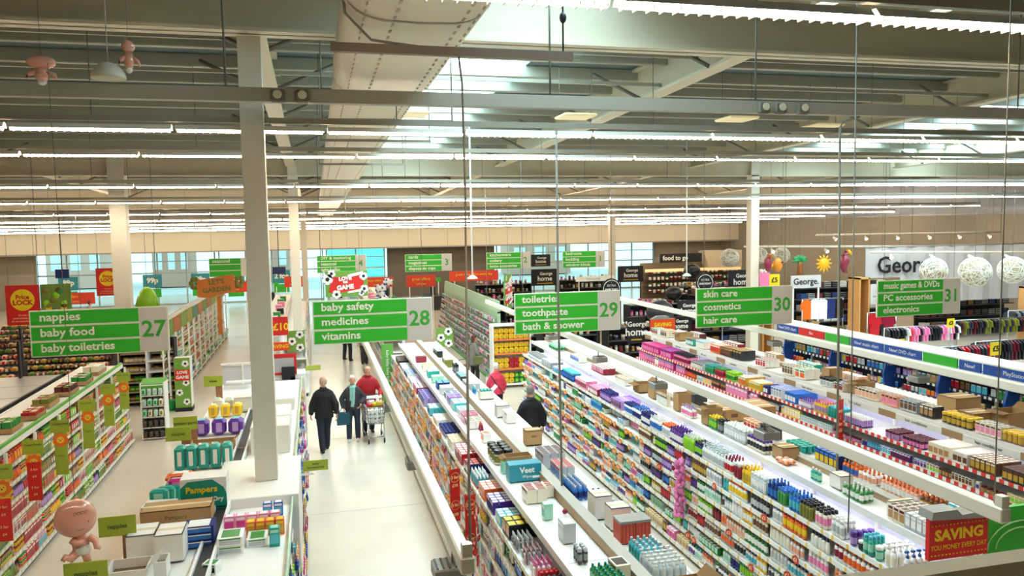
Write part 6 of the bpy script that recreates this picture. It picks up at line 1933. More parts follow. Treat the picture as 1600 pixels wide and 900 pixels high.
# food counter
fc = thing('food_counter', 'food to go counter with a black fascia, pale hood and lit shelves at the back', 'counter', (26, 50, 0))
MB().box((0, 1.0, 1.25), (7.5, .1, 2.5)).build('back_wall', mat('counter_wall', '8a7a62', .6), fc)
MB().box((-1.1, 0, 2.85), (3.2, .1, .62)).build('fascia', BLACK_SIGN, fc)
text('food to go', .45, SIGN_WHITE, fc, (-2.5, -.06, 2.85), (PI/2, 0, 0), 'LEFT', .001, bold=.01)
MB().prism([(1.0, 2.1), (3.6, 2.1), (3.6, 3.3), (.6, 3.3)], 'y', -.1, .7).build('hood', mat('hood_pale', 'c9b79c', .4), fc)
for k in range(4):
    MB().box((0, .5, .4+k*.45), (7.2, .7, .04)).build('shelf', DARK, fc)
    for j in range(22):
        put('home_item', random.choice([('white', 'cream', 'white'), ('lime', 'green', 'white'), ('red', 'white', 'crimson'), ('silver', 'white', 'cream')]), (22.7+j*.32, 50.3, .43+k*.45), 'boxed food on tier %s of the food counter' % ORD[k], 'food on tier %s of the counter' % ORD[k], (.24, .2, .22), 0, 'food counter')
MB().box((0, .2, 2.0), (7.4, .1, .2)).build('lit_strip', mat('strip_warm', 'd9bd8a', .5, emit=.8), fc)

# ------------------------------------------------------------------ clothing area
def wire_lamp(x, y, z, r, label):
    t = thing('wire_globe_lamp', label, 'lamp', (x, y, z))
    mb = MB()
    for k in range(44):
        ax = Vector((random.gauss(0, 1), random.gauss(0, 1), random.gauss(0, 1))).normalized()
        u = ax.orthogonal().normalized()
        w = ax.cross(u)
        d = random.uniform(-.5, .5)*r
        rr = math.sqrt(r*r-d*d)
        mb.tube([ax*d+u*(rr*math.cos(2*PI*i/18))+w*(rr*math.sin(2*PI*i/18)) for i in range(19)], .009, 3)
    tag(mb.build('wire_shell', mat('lamp_wire', 'f4efe2', .4), t), kind='stuff')
    MB().ball((0, 0, 0), r*.93, 0, 16, 10).build('inner_shade', mat('lamp_paper', 'a8997c', .7, emit=.1, noise=.4, nscale=26), t)
    MB().tube([(0, 0, r), (0, 0, light_z(y)-z)], .008, 4).build('cord', WIRE_M, t)


for x, y, z, r, l in ((17.22, 30, 3.73, .46, 'globe lamp of pale wire beside the far column'), (18.95, 30.5, 3.77, .42, 'globe lamp of pale wire just past the far column'), (20.4, 31, 3.74, .42, 'globe lamp of pale wire behind the palm balloon'), (20.3, 22, 3.5, .5, 'globe lamp of pale wire overlapping the last letter of the fabric banner'),
                      (22.0, 22, 3.4, .6, 'largest globe lamp of pale wire in front of the fabric banner'), (23.9, 22.3, 3.4, .55, 'globe lamp of pale wire at the frame edge')):
    wire_lamp(x, y, z, r*.86, l)
FOIL_Y = mat('foil_gold', 'e8b020', .2)
FOIL_G = mat('foil_green', '1f8a4a', .2)
FOIL_B = mat('foil_brown', '9a5a28', .25)
FOIL_P = mat('foil_plum', '8a3048', .25)


def strung(t, y, z, z0=.4):
    MB().tube([(0, 0, z0), (0, 0, light_z(y)-z)], .006, 4).build('string', WIRE_M, t)


t = thing('palm_balloon', 'foil balloon shaped like a palm tree above sign 30', 'balloon', (18.58, 27, 3.55))
MB().lathe([(-.42, .12, .1, 0), (0, .08, .07, 0), (.1, .07, .06, 0)], 8).build('trunk', FOIL_B, t)
for a in (-1.9, -1.2, -.5, .5, 1.2, 1.9):
    MB().tube([(0, 0, .12), (.2*math.sin(a), 0, .2+.12*math.cos(a)), (.36*math.sin(a), 0, .14+.16*math.cos(a))], [.07, .09, .02], 6).build('frond', FOIL_G, t)
strung(t, 27, 3.55, .2)
t = thing('sun_balloon', 'round gold foil sun balloon with short rays', 'balloon', (19.66, 27, 3.54))
MB().ball((0, 0, 0), .24, 0, 14, 8, (1, .5, 1)).build('face', FOIL_Y, t)
for k in range(12):
    a = 2*PI*k/12
    MB().tube([(.22*math.cos(a), 0, .22*math.sin(a)), (.38*math.cos(a), 0, .38*math.sin(a))], [.055, .012], 6).build('ray', FOIL_Y, t)
strung(t, 27, 3.54)
t = thing('fish_balloon', 'orange foil fish balloon before a globe lamp', 'balloon', (17.59, 27, 3.55))
MB().ball((0, 0, 0), .26, 0, 12, 8, (.8, .5, 1.1)).build('fish_body', mat('foil_orange', 'd98a2a', .25), t)
MB().prism([(-.2, 0), (-.42, .2), (-.36, 0), (-.42, -.2)], 'y', -.04, .04).build('tail', FOIL_Y, t)
MB().ball((.13, -.12, .1), .04, 0, 6, 4).build('eye', DARK, t)
strung(t, 27, 3.55, .3)
t = thing('seahorse_balloon', 'plum and gold foil seahorse balloon beside the service conduit', 'balloon', (20.63, 27, 3.52))
MB().tube([(.2, 0, .42), (.05, 0, .44), (-.06, 0, .32), (.02, 0, .12), (-.06, 0, -.12), (0, 0, -.3), (.1, 0, -.36)], [.05, .1, .12, .17, .15, .09, .04], 8).build('seahorse_body', FOIL_P, t)
MB().tube([(.1, -.02, .5), (.22, -.02, .44), (.3, -.02, .36)], [.09, .07, .04], 7).build('head', FOIL_Y, t)
strung(t, 27, 3.52, .5)
t = thing('parrot_balloon', 'small red and brown foil balloon half hidden by the far column', 'balloon', (16.65, 26.2, 3.65))
MB().ball((0, 0, 0), .2, 0, 10, 6, (.8, .6, 1.5)).build('balloon_body', FOIL_P, t)
MB().ball((.05, -.05, .3), .12, 0, 8, 5).build('head', FOIL_B, t)
strung(t, 26.2, 3.65, .4)
# fabric banner with lettering, ceiling track lights
t = thing('fabric_banner', 'large pale fabric banner with black lettering hung over the clothing area', 'banner', (26.2, 27.5, 1.75))
mb = MB()
for k in range(40):
    x0, x1 = -4.2+k*.21, -4.2+(k+1)*.21
    a, c = .05*math.sin(k*1.3), .05*math.sin((k+1)*1.3)
    z0 = 1.1 if k < 8 else 0
    mb.add([(x0, a, z0), (x1, c, z0), (x1, c, 2.35), (x0, a, 2.35), (x0, a+.02, z0), (x1, c+.02, z0), (x1, c+.02, 2.35), (x0, a+.02, 2.35)], [[0, 1, 2, 3], [7, 6, 5, 4]], 0, True)
mb.build('cloth', mat('banner_cloth', 'b9b5b6', .8), t)
text('George.', .98, BLACK_SIGN, t, (-3.75, -.12, 1.6), (PI/2, 0, 0), 'LEFT', .01, bold=.012)
MB().tube([(-4.3, 0, 2.38), (4.3, 0, 2.38)], .03, 6).build('rod', GREY_METAL, t)
for s in (-4, 0, 4):
    MB().tube([(s, 0, 2.4), (s, 0, 4.3)], .006, 4).build('wire', WIRE_M, t)
t = thing('brand_board', 'grey board with black lettering beside the price sign above sign 30', 'sign', (18.16, 26, 2.94))
MB().box((0, 0, 0), (1.3, .04, .48)).build('board', SIGN_GREY, t)
text('George.', .34, BLACK_SIGN, t, (0, -.025, 0), (PI/2, 0, 0), 'CENTER', .002, bold=.006)
for s in (-.55, .55):
    MB().box((s, 0, -1.6), (.05, .05, 2.7)).build('post', WHITE_METAL, t)
for x, y, z, w, s, l in ((16.16, 25, 3.12, .42, '£5', 'yellow price sign at the corner of sign 30'), (17.75, 17, 1.71, .34, '£5', 'yellow price sign on the sock racks beside the thin wire'), (20.1, 21, 1.84, .28, '£3', 'yellow price sign among the dark racks behind sign 31'), (17.5, 25, 1.8, .28, '£8', 'yellow price sign on the hat shelves beside sign 30'), (16.9, 19.5, 1.55, .25, '£3', 'small yellow price sign below sign 31')):
    t = thing('price_sign', l, 'sign', (x, y, z))
    MB().box((0, 0, 0), (w, .02, w*1.05)).build('board', YEL_SIGN, t)
    text(s, w*.6, BLACK_SIGN, t, (0, -.012, 0), (PI/2, 0, 0), 'CENTER', .001, bold=.008)
    MB().box((0, .02, -z/2-w*.25), (.025, .02, z-w*.5)).build('pole', GREY_METAL, t)
TRK = mat('track_white', 'e9e4d6', .4)
for i, (x0, y0, z0, x1, y1, z1) in enumerate(((17.0, 28.5, 4.25, 32, 28.5, 3.95), (21, 26, 4.0, 32, 26, 3.75), (22.5, 31.5, 4.6, 33, 31.5, 4.55))):
    t = thing('light_track', 'white ceiling track with small spotlights over the clothing, %s row' % ORD[i], 'light track', (0, 0, 0))
    MB().tube([(x0, y0, z0), (x1, y1, z1)], .045, 4).build('track', TRK, t)
    for k in range(6):
        f = (k+.5)/6
        px, pz = x0+(x1-x0)*f, z0+(z1-z0)*f
        sp = MB().lathe([(0, .05, .05, 0), (.14, .07, .07, 0), (.18, .08, .08, 0)], 9).build('spotlight', TRK, t, (px, y0-.05, pz-.12))
        sp.rotation_euler = (PI/2+.6, 0, random.uniform(-.6, .6))
        MB().lathe([(.181, .065, .065, 0), (.185, .065, .065, 0)], 9).build('bulb', mat('bulb_warm', 'fff2d8', .3, emit=8), sp)
        MB().tube([(px, y0, pz), (px, y0-.03, pz-.1)], .012, 4).build('stem', TRK, t)
    for f in (.05, .5, .95):
        px, pz = x0+(x1-x0)*f, z0+(z1-z0)*f
        MB().tube([(px, y0, pz), (px, y0, deck_z(y0))], .008, 4).build('hanger', WIRE_M, t)
# wooden posts
PINE = mat('pine', 'c99254', .55, noise=.12, nscale=3)
for i, (x, y, h, l) in enumerate(((18.95, 24, 3.2, 'tall pine display post beside the hanging shirts'), (26.6, 24, 2.6, 'pine display post at the frame edge in the clothing area'), (17.3, 27.5, 2.4, 'pine display post below the yellow shelf corner'))):
    t = thing('pine_post', l, 'post', (x, y, 0))
    for s in (-1, 1):
        MB().box((s*.19, 0, h/2), (.06, .6, h)).build('side_board', PINE, t)
    MB().box((0, 0, h-.03), (.44, .6, .06)).build('top_board', PINE, t)
    MB().box((0, .3, h/2), (.34, .04, h)).build('back_board', PINE, t)


def shirt(w, h):
    mb = MB()
    body = [(-.15, 0), (.15, 0), (.16, .78), (.06, .86), (0, .82), (-.06, .86), (-.16, .78)]
    mb.prism([(a*w/.4, z*h/.86) for a, z in body], 'y', -.03, .03)
    for s in (-1, 1):
        sl = [(.1, .84), (.2, .76), (.24, .42), (.17, .4), (.15, .62)]
        q = [(s*a*w/.4, z*h/.86) for a, z in sl]
        mb.prism(q if s < 0 else q[::-1], 'y', -.024, .024)
    return mb


_SH = {}


def garment(x, y, z, c, w, h, label, group, rz):
    if not -40 < pix(x, y, z)[0] < 1640:
        return
    k = (c, w, h)
    if k not in _SH:
        _SH[k] = shirt(w, h).mesh('shirt', colmat(c, .8))
    o = link('shirt', _SH[k], None, (x, y, z), rz)
    tag(o, label, 'garment', group)


def clothes_rack(x, y, w, z, cols, label, rz=0.0, step=.13, gs=(.5, .62), face=True):
    t = thing('clothes_rack', label, 'clothes rack', (x, y, 0), rz)
    MB().tube([(-w/2, 0, z), (w/2, 0, z)], .016, 6).build('rail', STEEL, t)
    for s in (-1, 1):
        MB().tube([(s*w/2, 0, z), (s*w/2, 0, .04)], .02, 6).build('leg', STEEL, t)
        MB().box((s*w/2, 0, .02), (.05, .6, .04)).build('foot', STEEL, t)
    n = int(w/(step if not face else gs[0]*.8))
    for k in range(n):
        q = -w/2+(k+.5)*w/n
        px, py = x+q*math.cos(rz), y+q*math.sin(rz)
        c = cols[k*len(cols)//n] if face else random.choice(cols)
        garment(px, py, z-gs[1]-.02, c, gs[0], gs[1], '%s top hanging on the %s' % (c, label), '%s tops on %s' % (c, label), rz+(0 if face else PI/2+random.uniform(-.2, .2)))


clothes_rack(17.9, 24.6, 1.7, 2.42, ['orange', 'white', 'white', 'white', 'navy', 'navy', 'black', 'white'], 'high rail of bright shirts beside the pine post', face=True, gs=(.42, .72))
clothes_rack(19.6, 23.6, 1.2, 1.95, ['red', 'crimson', 'red'], 'short rail of red shirts past the pine post', gs=(.5, .8))
clothes_rack(16.0, 27.0, 1.6, 2.2, ['charcoal', 'brown', 'grey', 'silver'], 'rail of dark tops behind sign 30', gs=(.5, .7))
clothes_rack(18.5, 19.0, 2.6, 1.45, ['black', 'charcoal', 'crimson', 'red'], 'low rail of black and red tops below sign 31', face=False, gs=(.4, .55))
clothes_rack(21.0, 19.5, 2.8, 1.45, ['black', 'black', 'charcoal', 'maroon'], 'long rail of black tops behind the price sign', face=False, gs=(.42, .6))
clothes_rack(24.0, 20.0, 2.6, 1.5, ['maroon', 'white', 'crimson', 'charcoal'], 'rail of maroon and white tops at the frame edge', face=False, gs=(.42, .6))
clothes_rack(20.3, 22.5, 3.0, 1.55, ['charcoal', 'pink', 'red', 'black', 'white'], 'rail of dark, pink and white tops behind sign 31', face=False, gs=(.4, .5))
clothes_rack(23.8, 23.0, 3.2, 1.6, ['olive', 'black', 'maroon', 'charcoal'], 'rail of olive and dark tops below the banner', face=False, gs=(.4, .5))
clothes_rack(27.2, 24.0, 3.2, 1.7, ['charcoal', 'navy', 'grey'], 'back rail of charcoal tops below the banner', face=False, gs=(.45, .7))
clothes_rack(19.4, 16.6, .9, 1.65, ['silver', 'white', 'cream'], 'short rail of white tops at the frame edge', gs=(.5, .6))
# peg racks of packed socks
for i, (x, y, w, cset) in enumerate(((16.6, 17.6, 2.4, [('silver', 'white', 'grey'), ('lilac', 'pink', 'white'), ('olive', 'lime', 'cream')]), (16.4, 15.6, 2.4, [('pink', 'white', 'magenta'), ('aqua', 'white', 'blue'), ('purple', 'lilac', 'white')]), (18.4, 15.0, 2.2, [('crimson', 'white', 'pink'), ('lilac', 'purple', 'white')]), (15.6, 13.4, 1.6, [('purple', 'pink', 'lilac'), ('magenta', 'white', 'pink')]), (16.3, 19.8, 2.2, [('brown', 'tan', 'cream'), ('charcoal', 'white', 'black'), ('silver', 'white', 'pink')]))):
    t = thing('peg_rack', 'low grey peg rack of packed socks behind the games header, %s rack' % ORD[i], 'rack', (x, y, 0))
    for r in range(3):
        MB().box((0, .25-r*.25, 1.05+.2*r*0+.12*(2-r)), (w, .03, .05)).build('rail', GREY_METAL, t)
        for k in range(int(w/.15)):
            c = random.choice(cset)
            put('hanging_pack', c, (x-w/2+.08+k*.15, y+.23-r*.25, .85+.12*(2-r)), '%s sock pack on rail %s of the %s peg rack' % (c[0], ORD[r], ORD[i]), '%s packs rail %s rack %s' % (c[0], ORD[r], ORD[i]), (.12, .1, .22), 1.57, 'peg racks')
    for s in (-1, 1):
        MB().box((s*w/2, 0, .6), (.04, .6, 1.2)).build('side_frame', GREY_METAL, t)
# cartons behind the games gondola
carton(15.4, 20.5, 1.2, .6, .5, .55, 'large cardboard carton beyond the blue games header')
carton(15.9, 18.6, 1.25, .7, .5, .45, 'wide cardboard carton beyond the games header beside the conduit')
carton(14.9, 21.3, 1.5, .5, .4, .5, 'brown carton standing beside sign 30 over the games header')
for k, (x, y) in enumerate(((15.4, 20.5), (15.9, 18.6), (14.9, 21.3))):
    t = thing('plinth_table', 'low grey plinth table under a carton, %s behind the games header' % ORD[k], 'table', (x, y, 0))
    zt = (1.2, 1.25, 1.5)[k]
    MB().box((0, 0, zt-.02), (.9, .7, .04)).build('top', GREY_METAL, t)
    for a in (-.4, .4):
        for b2 in (-.3, .3):
            MB().box((a, b2, zt/2-.02), (.04, .04, zt-.04)).build('leg', GREY_METAL, t)
# back shelves of hats and home things on the wall
for i, (x, y, w) in enumerate(((16.4, 29, 3.0), (23, 30, 5.0), (29, 29.5, 5.0))):
    t = thing('wall_unit', 'dark wall unit of folded clothes below the banner, %s unit' % ORD[i], 'shelving unit', (x, y, 0))
    MB().box((0, .3, 1.25), (w, .06, 2.5)).build('back_panel', CHAR, t)
    for k in range(5):
        MB().box((0, 0, .3+k*.5), (w, .55, .035)).build('shelf', mat('home_shelf_grey', '4a4a4e', .5), t)
        for j in range(int(w/.4)):
            c = random.choice([('charcoal', 'grey', 'black'), ('maroon', 'crimson', 'brown'), ('white', 'cream', 'silver'), ('brown', 'tan', 'olive'), ('navy', 'blue', 'charcoal'), ('grey', 'silver', 'charcoal')])
            for lv in range(3):
                put('folded_top', c, (x-w/2+.22+j*.4, y-.05, .32+k*.5+lv*.085), '%s folded top on tier %s of the %s wall unit' % (c[0], ORD[k], ORD[i]), '%s tops tier %s wall unit %s' % (c[0], ORD[k], ORD[i]), (.32, .3, .08), 1.57, 'clothing wall')
t = thing('grey_notice', 'grey notice board with lines of black writing between the pine post and sign 31', 'sign', (19.9, 24.2, 2.55))
MB().box((0, 0, 0), (.62, .03, .72)).build('board', SIGN_GREY, t)
for k, s in enumerate(('for', 'real', 'summer', 'days')):
    text(s, .13, BLACK_SIGN, t, (0, -.018, .24-.16*k), (PI/2, 0, 0), 'CENTER', .001)
MB().box((0, .02, -1.45), (.04, .03, 2.2)).build('pole', GREY_METAL, t)

# ------------------------------------------------------------------ balloons, near things
SKINF = mat('foil_skin', 'e0a088', .16, coat=.8)
t = thing('baby_balloon', 'shiny pink foil baby balloon floating above the nappies aisle', 'balloon', (-2.05, 7.2, 2.46), .25)
t.scale = (.7, .7, .7)
hd = MB().ball((0, 0, .46), .235, 0, 20, 14, (1, .62, 1))
hd.build('head', SKINF, t)
MB().lathe([(0, .05, .04, 0), (.05, .09, .06, 0), (.13, .1, .075, 0), (.2, .07, .055, 0), (.26, .05, .045, 0)], 12).build('torso', SKINF, t, (.04, 0, .02))
MB().tube([(.13, -.02, .2), (.2, -.06, .16), (.21, -.08, .08), (.25, -.08, .06)], [.045, .04, .034, .02], 8).build('arm', SKINF, t)
MB().tube([(-.05, -.02, .2), (.0, -.07, .16), (.08, -.09, .18)], [.045, .04, .03], 8).build('arm', SKINF, t)
MB().tube([(.0, 0, .04), (-.08, -.04, -.02), (-.13, -.06, .02), (-.16, -.07, -.02)], [.06, .055, .045, .03], 8).build('leg', SKINF, t)
MB().tube([(.08, 0, .02), (.1, -.05, -.06), (.13, -.06, -.1)], [.05, .045, .025], 8).build('leg', SKINF, t)
MB().ball((.06, -.02, .06), .085, 0, 12, 8, (1.1, .8, .9)).build('nappy', mat('foil_white', 'e4e2d8', .2), t)
INK = mat('balloon_ink', '7a4434', .5)
for x in (.0, .09):
    MB().ball((x+.05, -.135, .44), .008, 0, 6, 4).build('eye', INK, t)
MB().tube([(.01, -.142, .36), (.05, -.143, .345), (.09, -.138, .36)], .004, 4).build('mouth', INK, t)
mb = MB()
for k in range(4):
    a0 = Vector((.0+k*.04, -.13, .55))
    mb.tube([a0+Vector((.018*math.cos(q), -.005, .018*math.sin(q)+.004*k)) for q in [i*PI/4 for i in range(8)]], .003, 3)
tag(mb.build('curl', INK, t), kind='stuff')
MB().tube([(0, 0, .69), (.02, 0, 2.6), (.0, 0, 5.9)], .004, 3).build('string', WIRE_M, t)
for i, (x, y, z) in enumerate(((-2.33, 8.0, 6.7), (-1.6, 8.0, 6.86))):
    t = thing('baby_balloon', ('wide' if i == 0 else 'narrow') + ' pink foil baby balloon stuck up among the roof purlins', 'balloon', (x, y, z), .4*i)
    MB().ball((0, 0, .08), .13 if i == 0 else .1, 0, 12, 8, (1.2 if i == 0 else 1, .6, .75)).build('head', SKINF, t)
    MB().lathe([(-.2, .05, .04, 0), (-.1, .08, .06, 0), (0, .06, .05, 0)], 9).build('torso', SKINF, t)
    for s in (-1, 1):
        MB().tube([(s*.05, 0, -.06), (s*.13, -.02, -.1), (s*.15, -.03, -.16)], [.035, .03, .02], 6).build('arm', SKINF, t)
    MB().ball((0, 0, -.2), .05, 0, 8, 5).build('foot', mat('foil_white', 'e4e2d8', .2), t)
    t.scale = (.8, .8, .62) if i == 0 else (.6, .6, .75)
    MB().tube([(0, 0, .16), (0, 0, 1.2)], .003, 3).build('string', WIRE_M, t)
t = thing('dome_shade', 'white half dome hanging on a cord near the ceiling', 'lamp', (-1.78, 8.0, 6.62))
rg = [(.15*math.sin(a), .15*math.cos(a)+.001, .15*math.cos(a)+.001, 0) for a in [PI/2*k/7 for k in range(8)]]
MB().lathe(rg, 18).build('dome', mat('dome_pale', 'cfc8b4', .5), t)
MB().tube([(0, 0, .15), (0, 0, 1.7)], .006, 5).build('cord', mat('cord_pale', 'b8b2a2', .5), t)
# square yellow diffuser panels under the roof
YP = mat('diffuser_yellow', 'e8d8a8', .5, emit=.3)
for k, (x, y, z) in enumerate(((1.62, 13.2, 7.1), (4.55, 13.2, 7.12), (7.65, 13.1, 7.12), (9.9, 13.7, 7.1), (13.1, 14.0, 7.08))):
    t = thing('diffuser_panel', 'pale yellow flat lamp panel hung below the roof, %s of five' % ORD[k], 'lamp', (x, y, z))
    MB().box((0, 0, 0), (.6, .6, .05), bev=.02).build('panel', YP, t)
    for a in (-.3, .3):
        MB().tube([(a, 0, .02), (a, 0, deck_z(y)-z-.3)], .005, 4).build('wire', WIRE_M, t)
# added fittings standing for louvre lights mirrored in a glass pane, before the beam
for k, (x, y) in enumerate(((-1.75, 8.9), (4.7, 8.6), (8.0, 8.6), (6.3, 8.2))):
    t = thing('louvre_reflection', 'reflection of a slim louvred light, built before the deep beam, %s of four' % ORD[k], 'lamp', (x, y, 7.95))
    MB().box((0, 0, 0), (.3, 1.2, .08), bev=.01).build('housing', BEAM_M, t)
    for j in range(8):
        MB().box((0, -.5+j*.14, -.042), (.22, .02, .02)).build('louvre', WHITE_METAL, t)
    MB().box((0, 0, -.03), (.24, 1.1, .03)).build('lamp', mat('reflection_glow', 'f6ecd2', .4, emit=1.5), t)  # glow of the mirrored louvre light, added as a panel
    MB().tube([(0, 0, .04), (0, 0, .5)], .01, 4).build('hanger', WIRE_M, t)
# balcony parapet in front of the camera
pp = thing('balcony_rail', 'cream topped balcony rail crossing the lower corner of the view', 'rail', (0, 0, 0))
d = Vector((1, 0, 0)).normalized()
nrm = Vector((d.y, -d.x, 0))
A = Vector((.2, 1.85, 4.2)); B = Vector((5.0, 1.85, 4.2))


def bar(a, b, w0, w1, z0, z1, m, nm):
    vs = []
    for p in (a, b):
        for w, z in ((w0, z0), (w1, z0), (w1, z1), (w0, z1)):
            vs.append((p.x+nrm.x*w, p.y+nrm.y*w, p.z+z))
    return MB().add(vs, [[0, 1, 2, 3], [7, 6, 5, 4], [0, 4, 5, 1], [1, 5, 6, 2], [2, 6, 7, 3], [3, 7, 4, 0]]).build(nm, m, pp)


bar(A, B, 0, .07, -.05, 0, mat('rail_cream', 'b4aa92', .5), 'top_rail')
bar(A, B, .0, .06, -.62, -.05, mat('rail_brown', '6a6152', .6), 'panel')
bar(A, B, .02, .12, -1.1, -.62, mat('rail_brown', '6a6152', .6), 'base_rail')
# ------------------------------------------------------------------ people
SKIN = mat('skin', 'd9a184', .5)
SHOE = mat('shoe_dark', '1c1a1a', .5)


def loft(mb, pts, m=0, seg=10):
    """pts: (centre, half width across, half depth, sideways direction)"""
    n = len(pts)
    o = len(mb.v)
    for k, (c, a, b, side) in enumerate(pts):
        c = Vector(c)
        t = Vector(pts[min(k+1, n-1)][0])-Vector(pts[max(k-1, 0)][0])
        t.normalize()
        s = Vector(side)
        s = (s-t*s.dot(t)).normalized()
        f = t.cross(s)
        for i in range(seg):
            g = 2*PI*i/seg
            mb.v.append(tuple(c+s*(a*math.cos(g))+f*(b*math.sin(g))))
    for k in range(n-1):
        for i in range(seg):
            j = (i+1) % seg
            mb.f.append([o+k*seg+i, o+k*seg+j, o+k*seg+seg+j, o+k*seg+seg+i]); mb.mi.append(m); mb.sm.append(True)
    mb.f.append([o+i for i in range(seg)][::-1]); mb.mi.append(m); mb.sm.append(True)
    mb.f.append([o+(n-1)*seg+i for i in range(seg)]); mb.mi.append(m); mb.sm.append(True)


def skin_over(name, mb, m, parent, vox=.013, it=3):
    """closed lofts grown together into one continuous surface"""
    o = mb.build(name, m, parent)
    r = o.modifiers.new('remesh', 'REMESH')
    r.mode = 'VOXEL'
    r.voxel_size = vox
    r.use_smooth_shade = True
    s = o.modifiers.new('smooth', 'SMOOTH')
    s.iterations = it
    s.factor = .5
    return o


def limb(mb, a, b, c, r, side=(1, 0, 0)):
    a, b, c = Vector(a), Vector(b), Vector(c)
    P = [a, a.lerp(b, .35), a.lerp(b, .8), b, b.lerp(c, .25), b.lerp(c, .7), c]
    R = [r[0], r[0]*1.02, r[1]*1.05, r[1], r[1]*1.02, (r[1]+r[2])/2, r[2]]
    loft(mb, [(p, q, q, side) for p, q in zip(P, R)], 0, 9)


def person(label, loc, rz, H, coat, trousers, hair, pose, female=False, coat_len=.0, shoe=SHOE, bald=0.0, lean=0.0, look=0.0, coat_name='jacket', hair_len=0.0):
    """pose: hands (left, right) and feet (left, right) and elbows as local points for a 1.75 m figure; front is -y"""
    k = H/1.75
    t = thing('person', label, 'person', loc, rz)
    t.scale = (k, k, k)
    sw = .19 if female else .215          # half shoulder width
    hip = Vector((0, 0, .93))
    chest = Vector((0, -.02-lean*.25, 1.28))
    neck = Vector((0, -.03-lean*.4, 1.475))
    head = neck+Vector((0, -.02-lean*.12, .15))
    sl, sr = chest+Vector((sw-.03, 0, .12)), chest+Vector((-sw+.03, 0, .12))
    hl, hr = Vector(pose['hl']), Vector(pose['hr'])
    el = Vector(pose.get('el', (sl+hl)/2+Vector((.03, .06, -.02))))
    er = Vector(pose.get('er', (sr+hr)/2+Vector((-.03, .06, -.02))))
    fl_, fr_ = Vector(pose['fl']), Vector(pose['fr'])
    kl = Vector(pose.get('kl', (hip+Vector((.1, 0, 0))+fl_)/2+Vector((0, -.04, .03))))
    kr = Vector(pose.get('kr', (hip+Vector((-.1, 0, 0))+fr_)/2+Vector((0, -.04, .03))))
    X = (1, 0, 0)
    # body: one continuous surface with head, neck, trunk, arms, hands and legs
    b = MB()
    loft(b, [(hip-Vector((0, 0, .06)), .14, .1, X), (hip+Vector((0, 0, .08)), .15, .1, X), (chest-Vector((0, 0, .1)), .145, .1, X), (chest+Vector((0, 0, .05)), sw-.04, .095, X), (chest+Vector((0, .01, .12)), sw*.55, .07, X), (neck-Vector((0, 0, .02)), .055, .055, X)])
    loft(b, [(neck-Vector((0, 0, .06)), .06, .06, X), (neck+Vector((0, 0, .06)), .053, .055, X)])
    hx = Matrix.Rotation(look, 3, 'Z')

    def hp(x, y, z):
        return head+hx @ Vector((x, y, z))
    sx = hx @ Vector((1, 0, 0))
    loft(b, [(hp(0, -.035, -.125), .03, .03, sx), (hp(0, -.03, -.1), .052, .06, sx), (hp(0, -.012, -.05), .066, .086, sx), (hp(0, 0, 0), .074, .096, sx), (hp(0, .006, .05), .074, .097, sx), (hp(0, .008, .085), .06, .078, sx), (hp(0, .008, .112), .03, .04, sx)], 0, 12)
    loft(b, [(hp(0, -.092, .012), .009, .008, sx), (hp(0, -.102, -.012), .012, .012, sx), (hp(0, -.108, -.03), .016, .014, sx), (hp(0, -.098, -.04), .014, .01, sx)], 0, 6)   # nose
    for s in (-1, 1):
        loft(b, [(hp(s*.073, .01, -.035), .008, .014, sx), (hp(s*.08, .012, -.005), .01, .022, sx), (hp(s*.08, .014, .02), .008, .016, sx)], 0, 6)   # ears
        loft(b, [(hp(s*.014, -.09, -.068), .01, .008, (0, 0, 1)), (hp(0, -.097, -.068), .009, .008, (0, 0, 1))], 0, 6)                           # lips
    limb(b, sl+Vector((-.045, 0, -.06)), el, hl, (.05, .042, .03))
    limb(b, sr+Vector((.045, 0, -.06)), er, hr, (.05, .042, .03))
    for s, e, h in ((1, el, hl), (-1, er, hr)):
        dn = (h-e).normalized()
        grip = Vector(pose['grip']) if 'grip' in pose else None
        across = Vector((0, 1, 0)) if not grip else Vector((1, 0, 0))
        across = (across-dn*across.dot(dn)).normalized()
        curl = dn.cross(across).normalized()*(-s if not grip else 1)
        if grip and curl.z > 0:
            curl = -curl
        palm = h+dn*.045
        loft(b, [(h-dn*.01, .028, .02, across), (h+dn*.03, .04, .017, across), (h+dn*.075, .043, .015, across), (h+dn*.09, .038, .012, across)], 0, 8)
        for q, L in ((-.032, .068), (-.011, .08), (.011, .075), (.031, .058)):
            p0 = h+dn*.08+across*q
            p1 = p0+dn*L*.5+curl*.006
            p2 = p1+dn*L*.32+curl*.022
            p3 = p2+dn*L*.1+curl*.026
            loft(b, [(p0, .0095, .0095, across), (p1, .009, .009, across), (p2, .0085, .0085, across), (p3, .007, .007, across)], 0, 6)
        p0 = h+dn*.025-across*.034
        loft(b, [(p0, .012, .012, across), (p0-across*.028+dn*.03+curl*.01, .011, .011, across), (p0-across*.034+dn*.06+curl*.022, .0085, .0085, across)], 0, 6)
    limb(b, hip+Vector((.095, 0, -.02)), kl, fl_+Vector((0, 0, .08)), (.085, .06, .04))
    limb(b, hip+Vector((-.095, 0, -.02)), kr, fr_+Vector((0, 0, .08)), (.085, .06, .04))
    skin_over('body', b, SKIN, t, .0075, 2)
    for s in (-1, 1):
        e = MB().ball((0, 0, 0), .011, 0, 8, 6).box((0, .004, .016), (.03, .006, .005), 1).build('eye', [mat('eye_white', 'e8e4de', .3), colmat('charcoal')], t, hp(s*.03, -.085, .0))
        MB().ball((0, -.008, 0), .006, 0, 6, 4).build('pupil', DARK, e)
    # hair
    hm = mat('hair_'+hair, hair, .7, noise=.15, nscale=40)
    hb = MB()
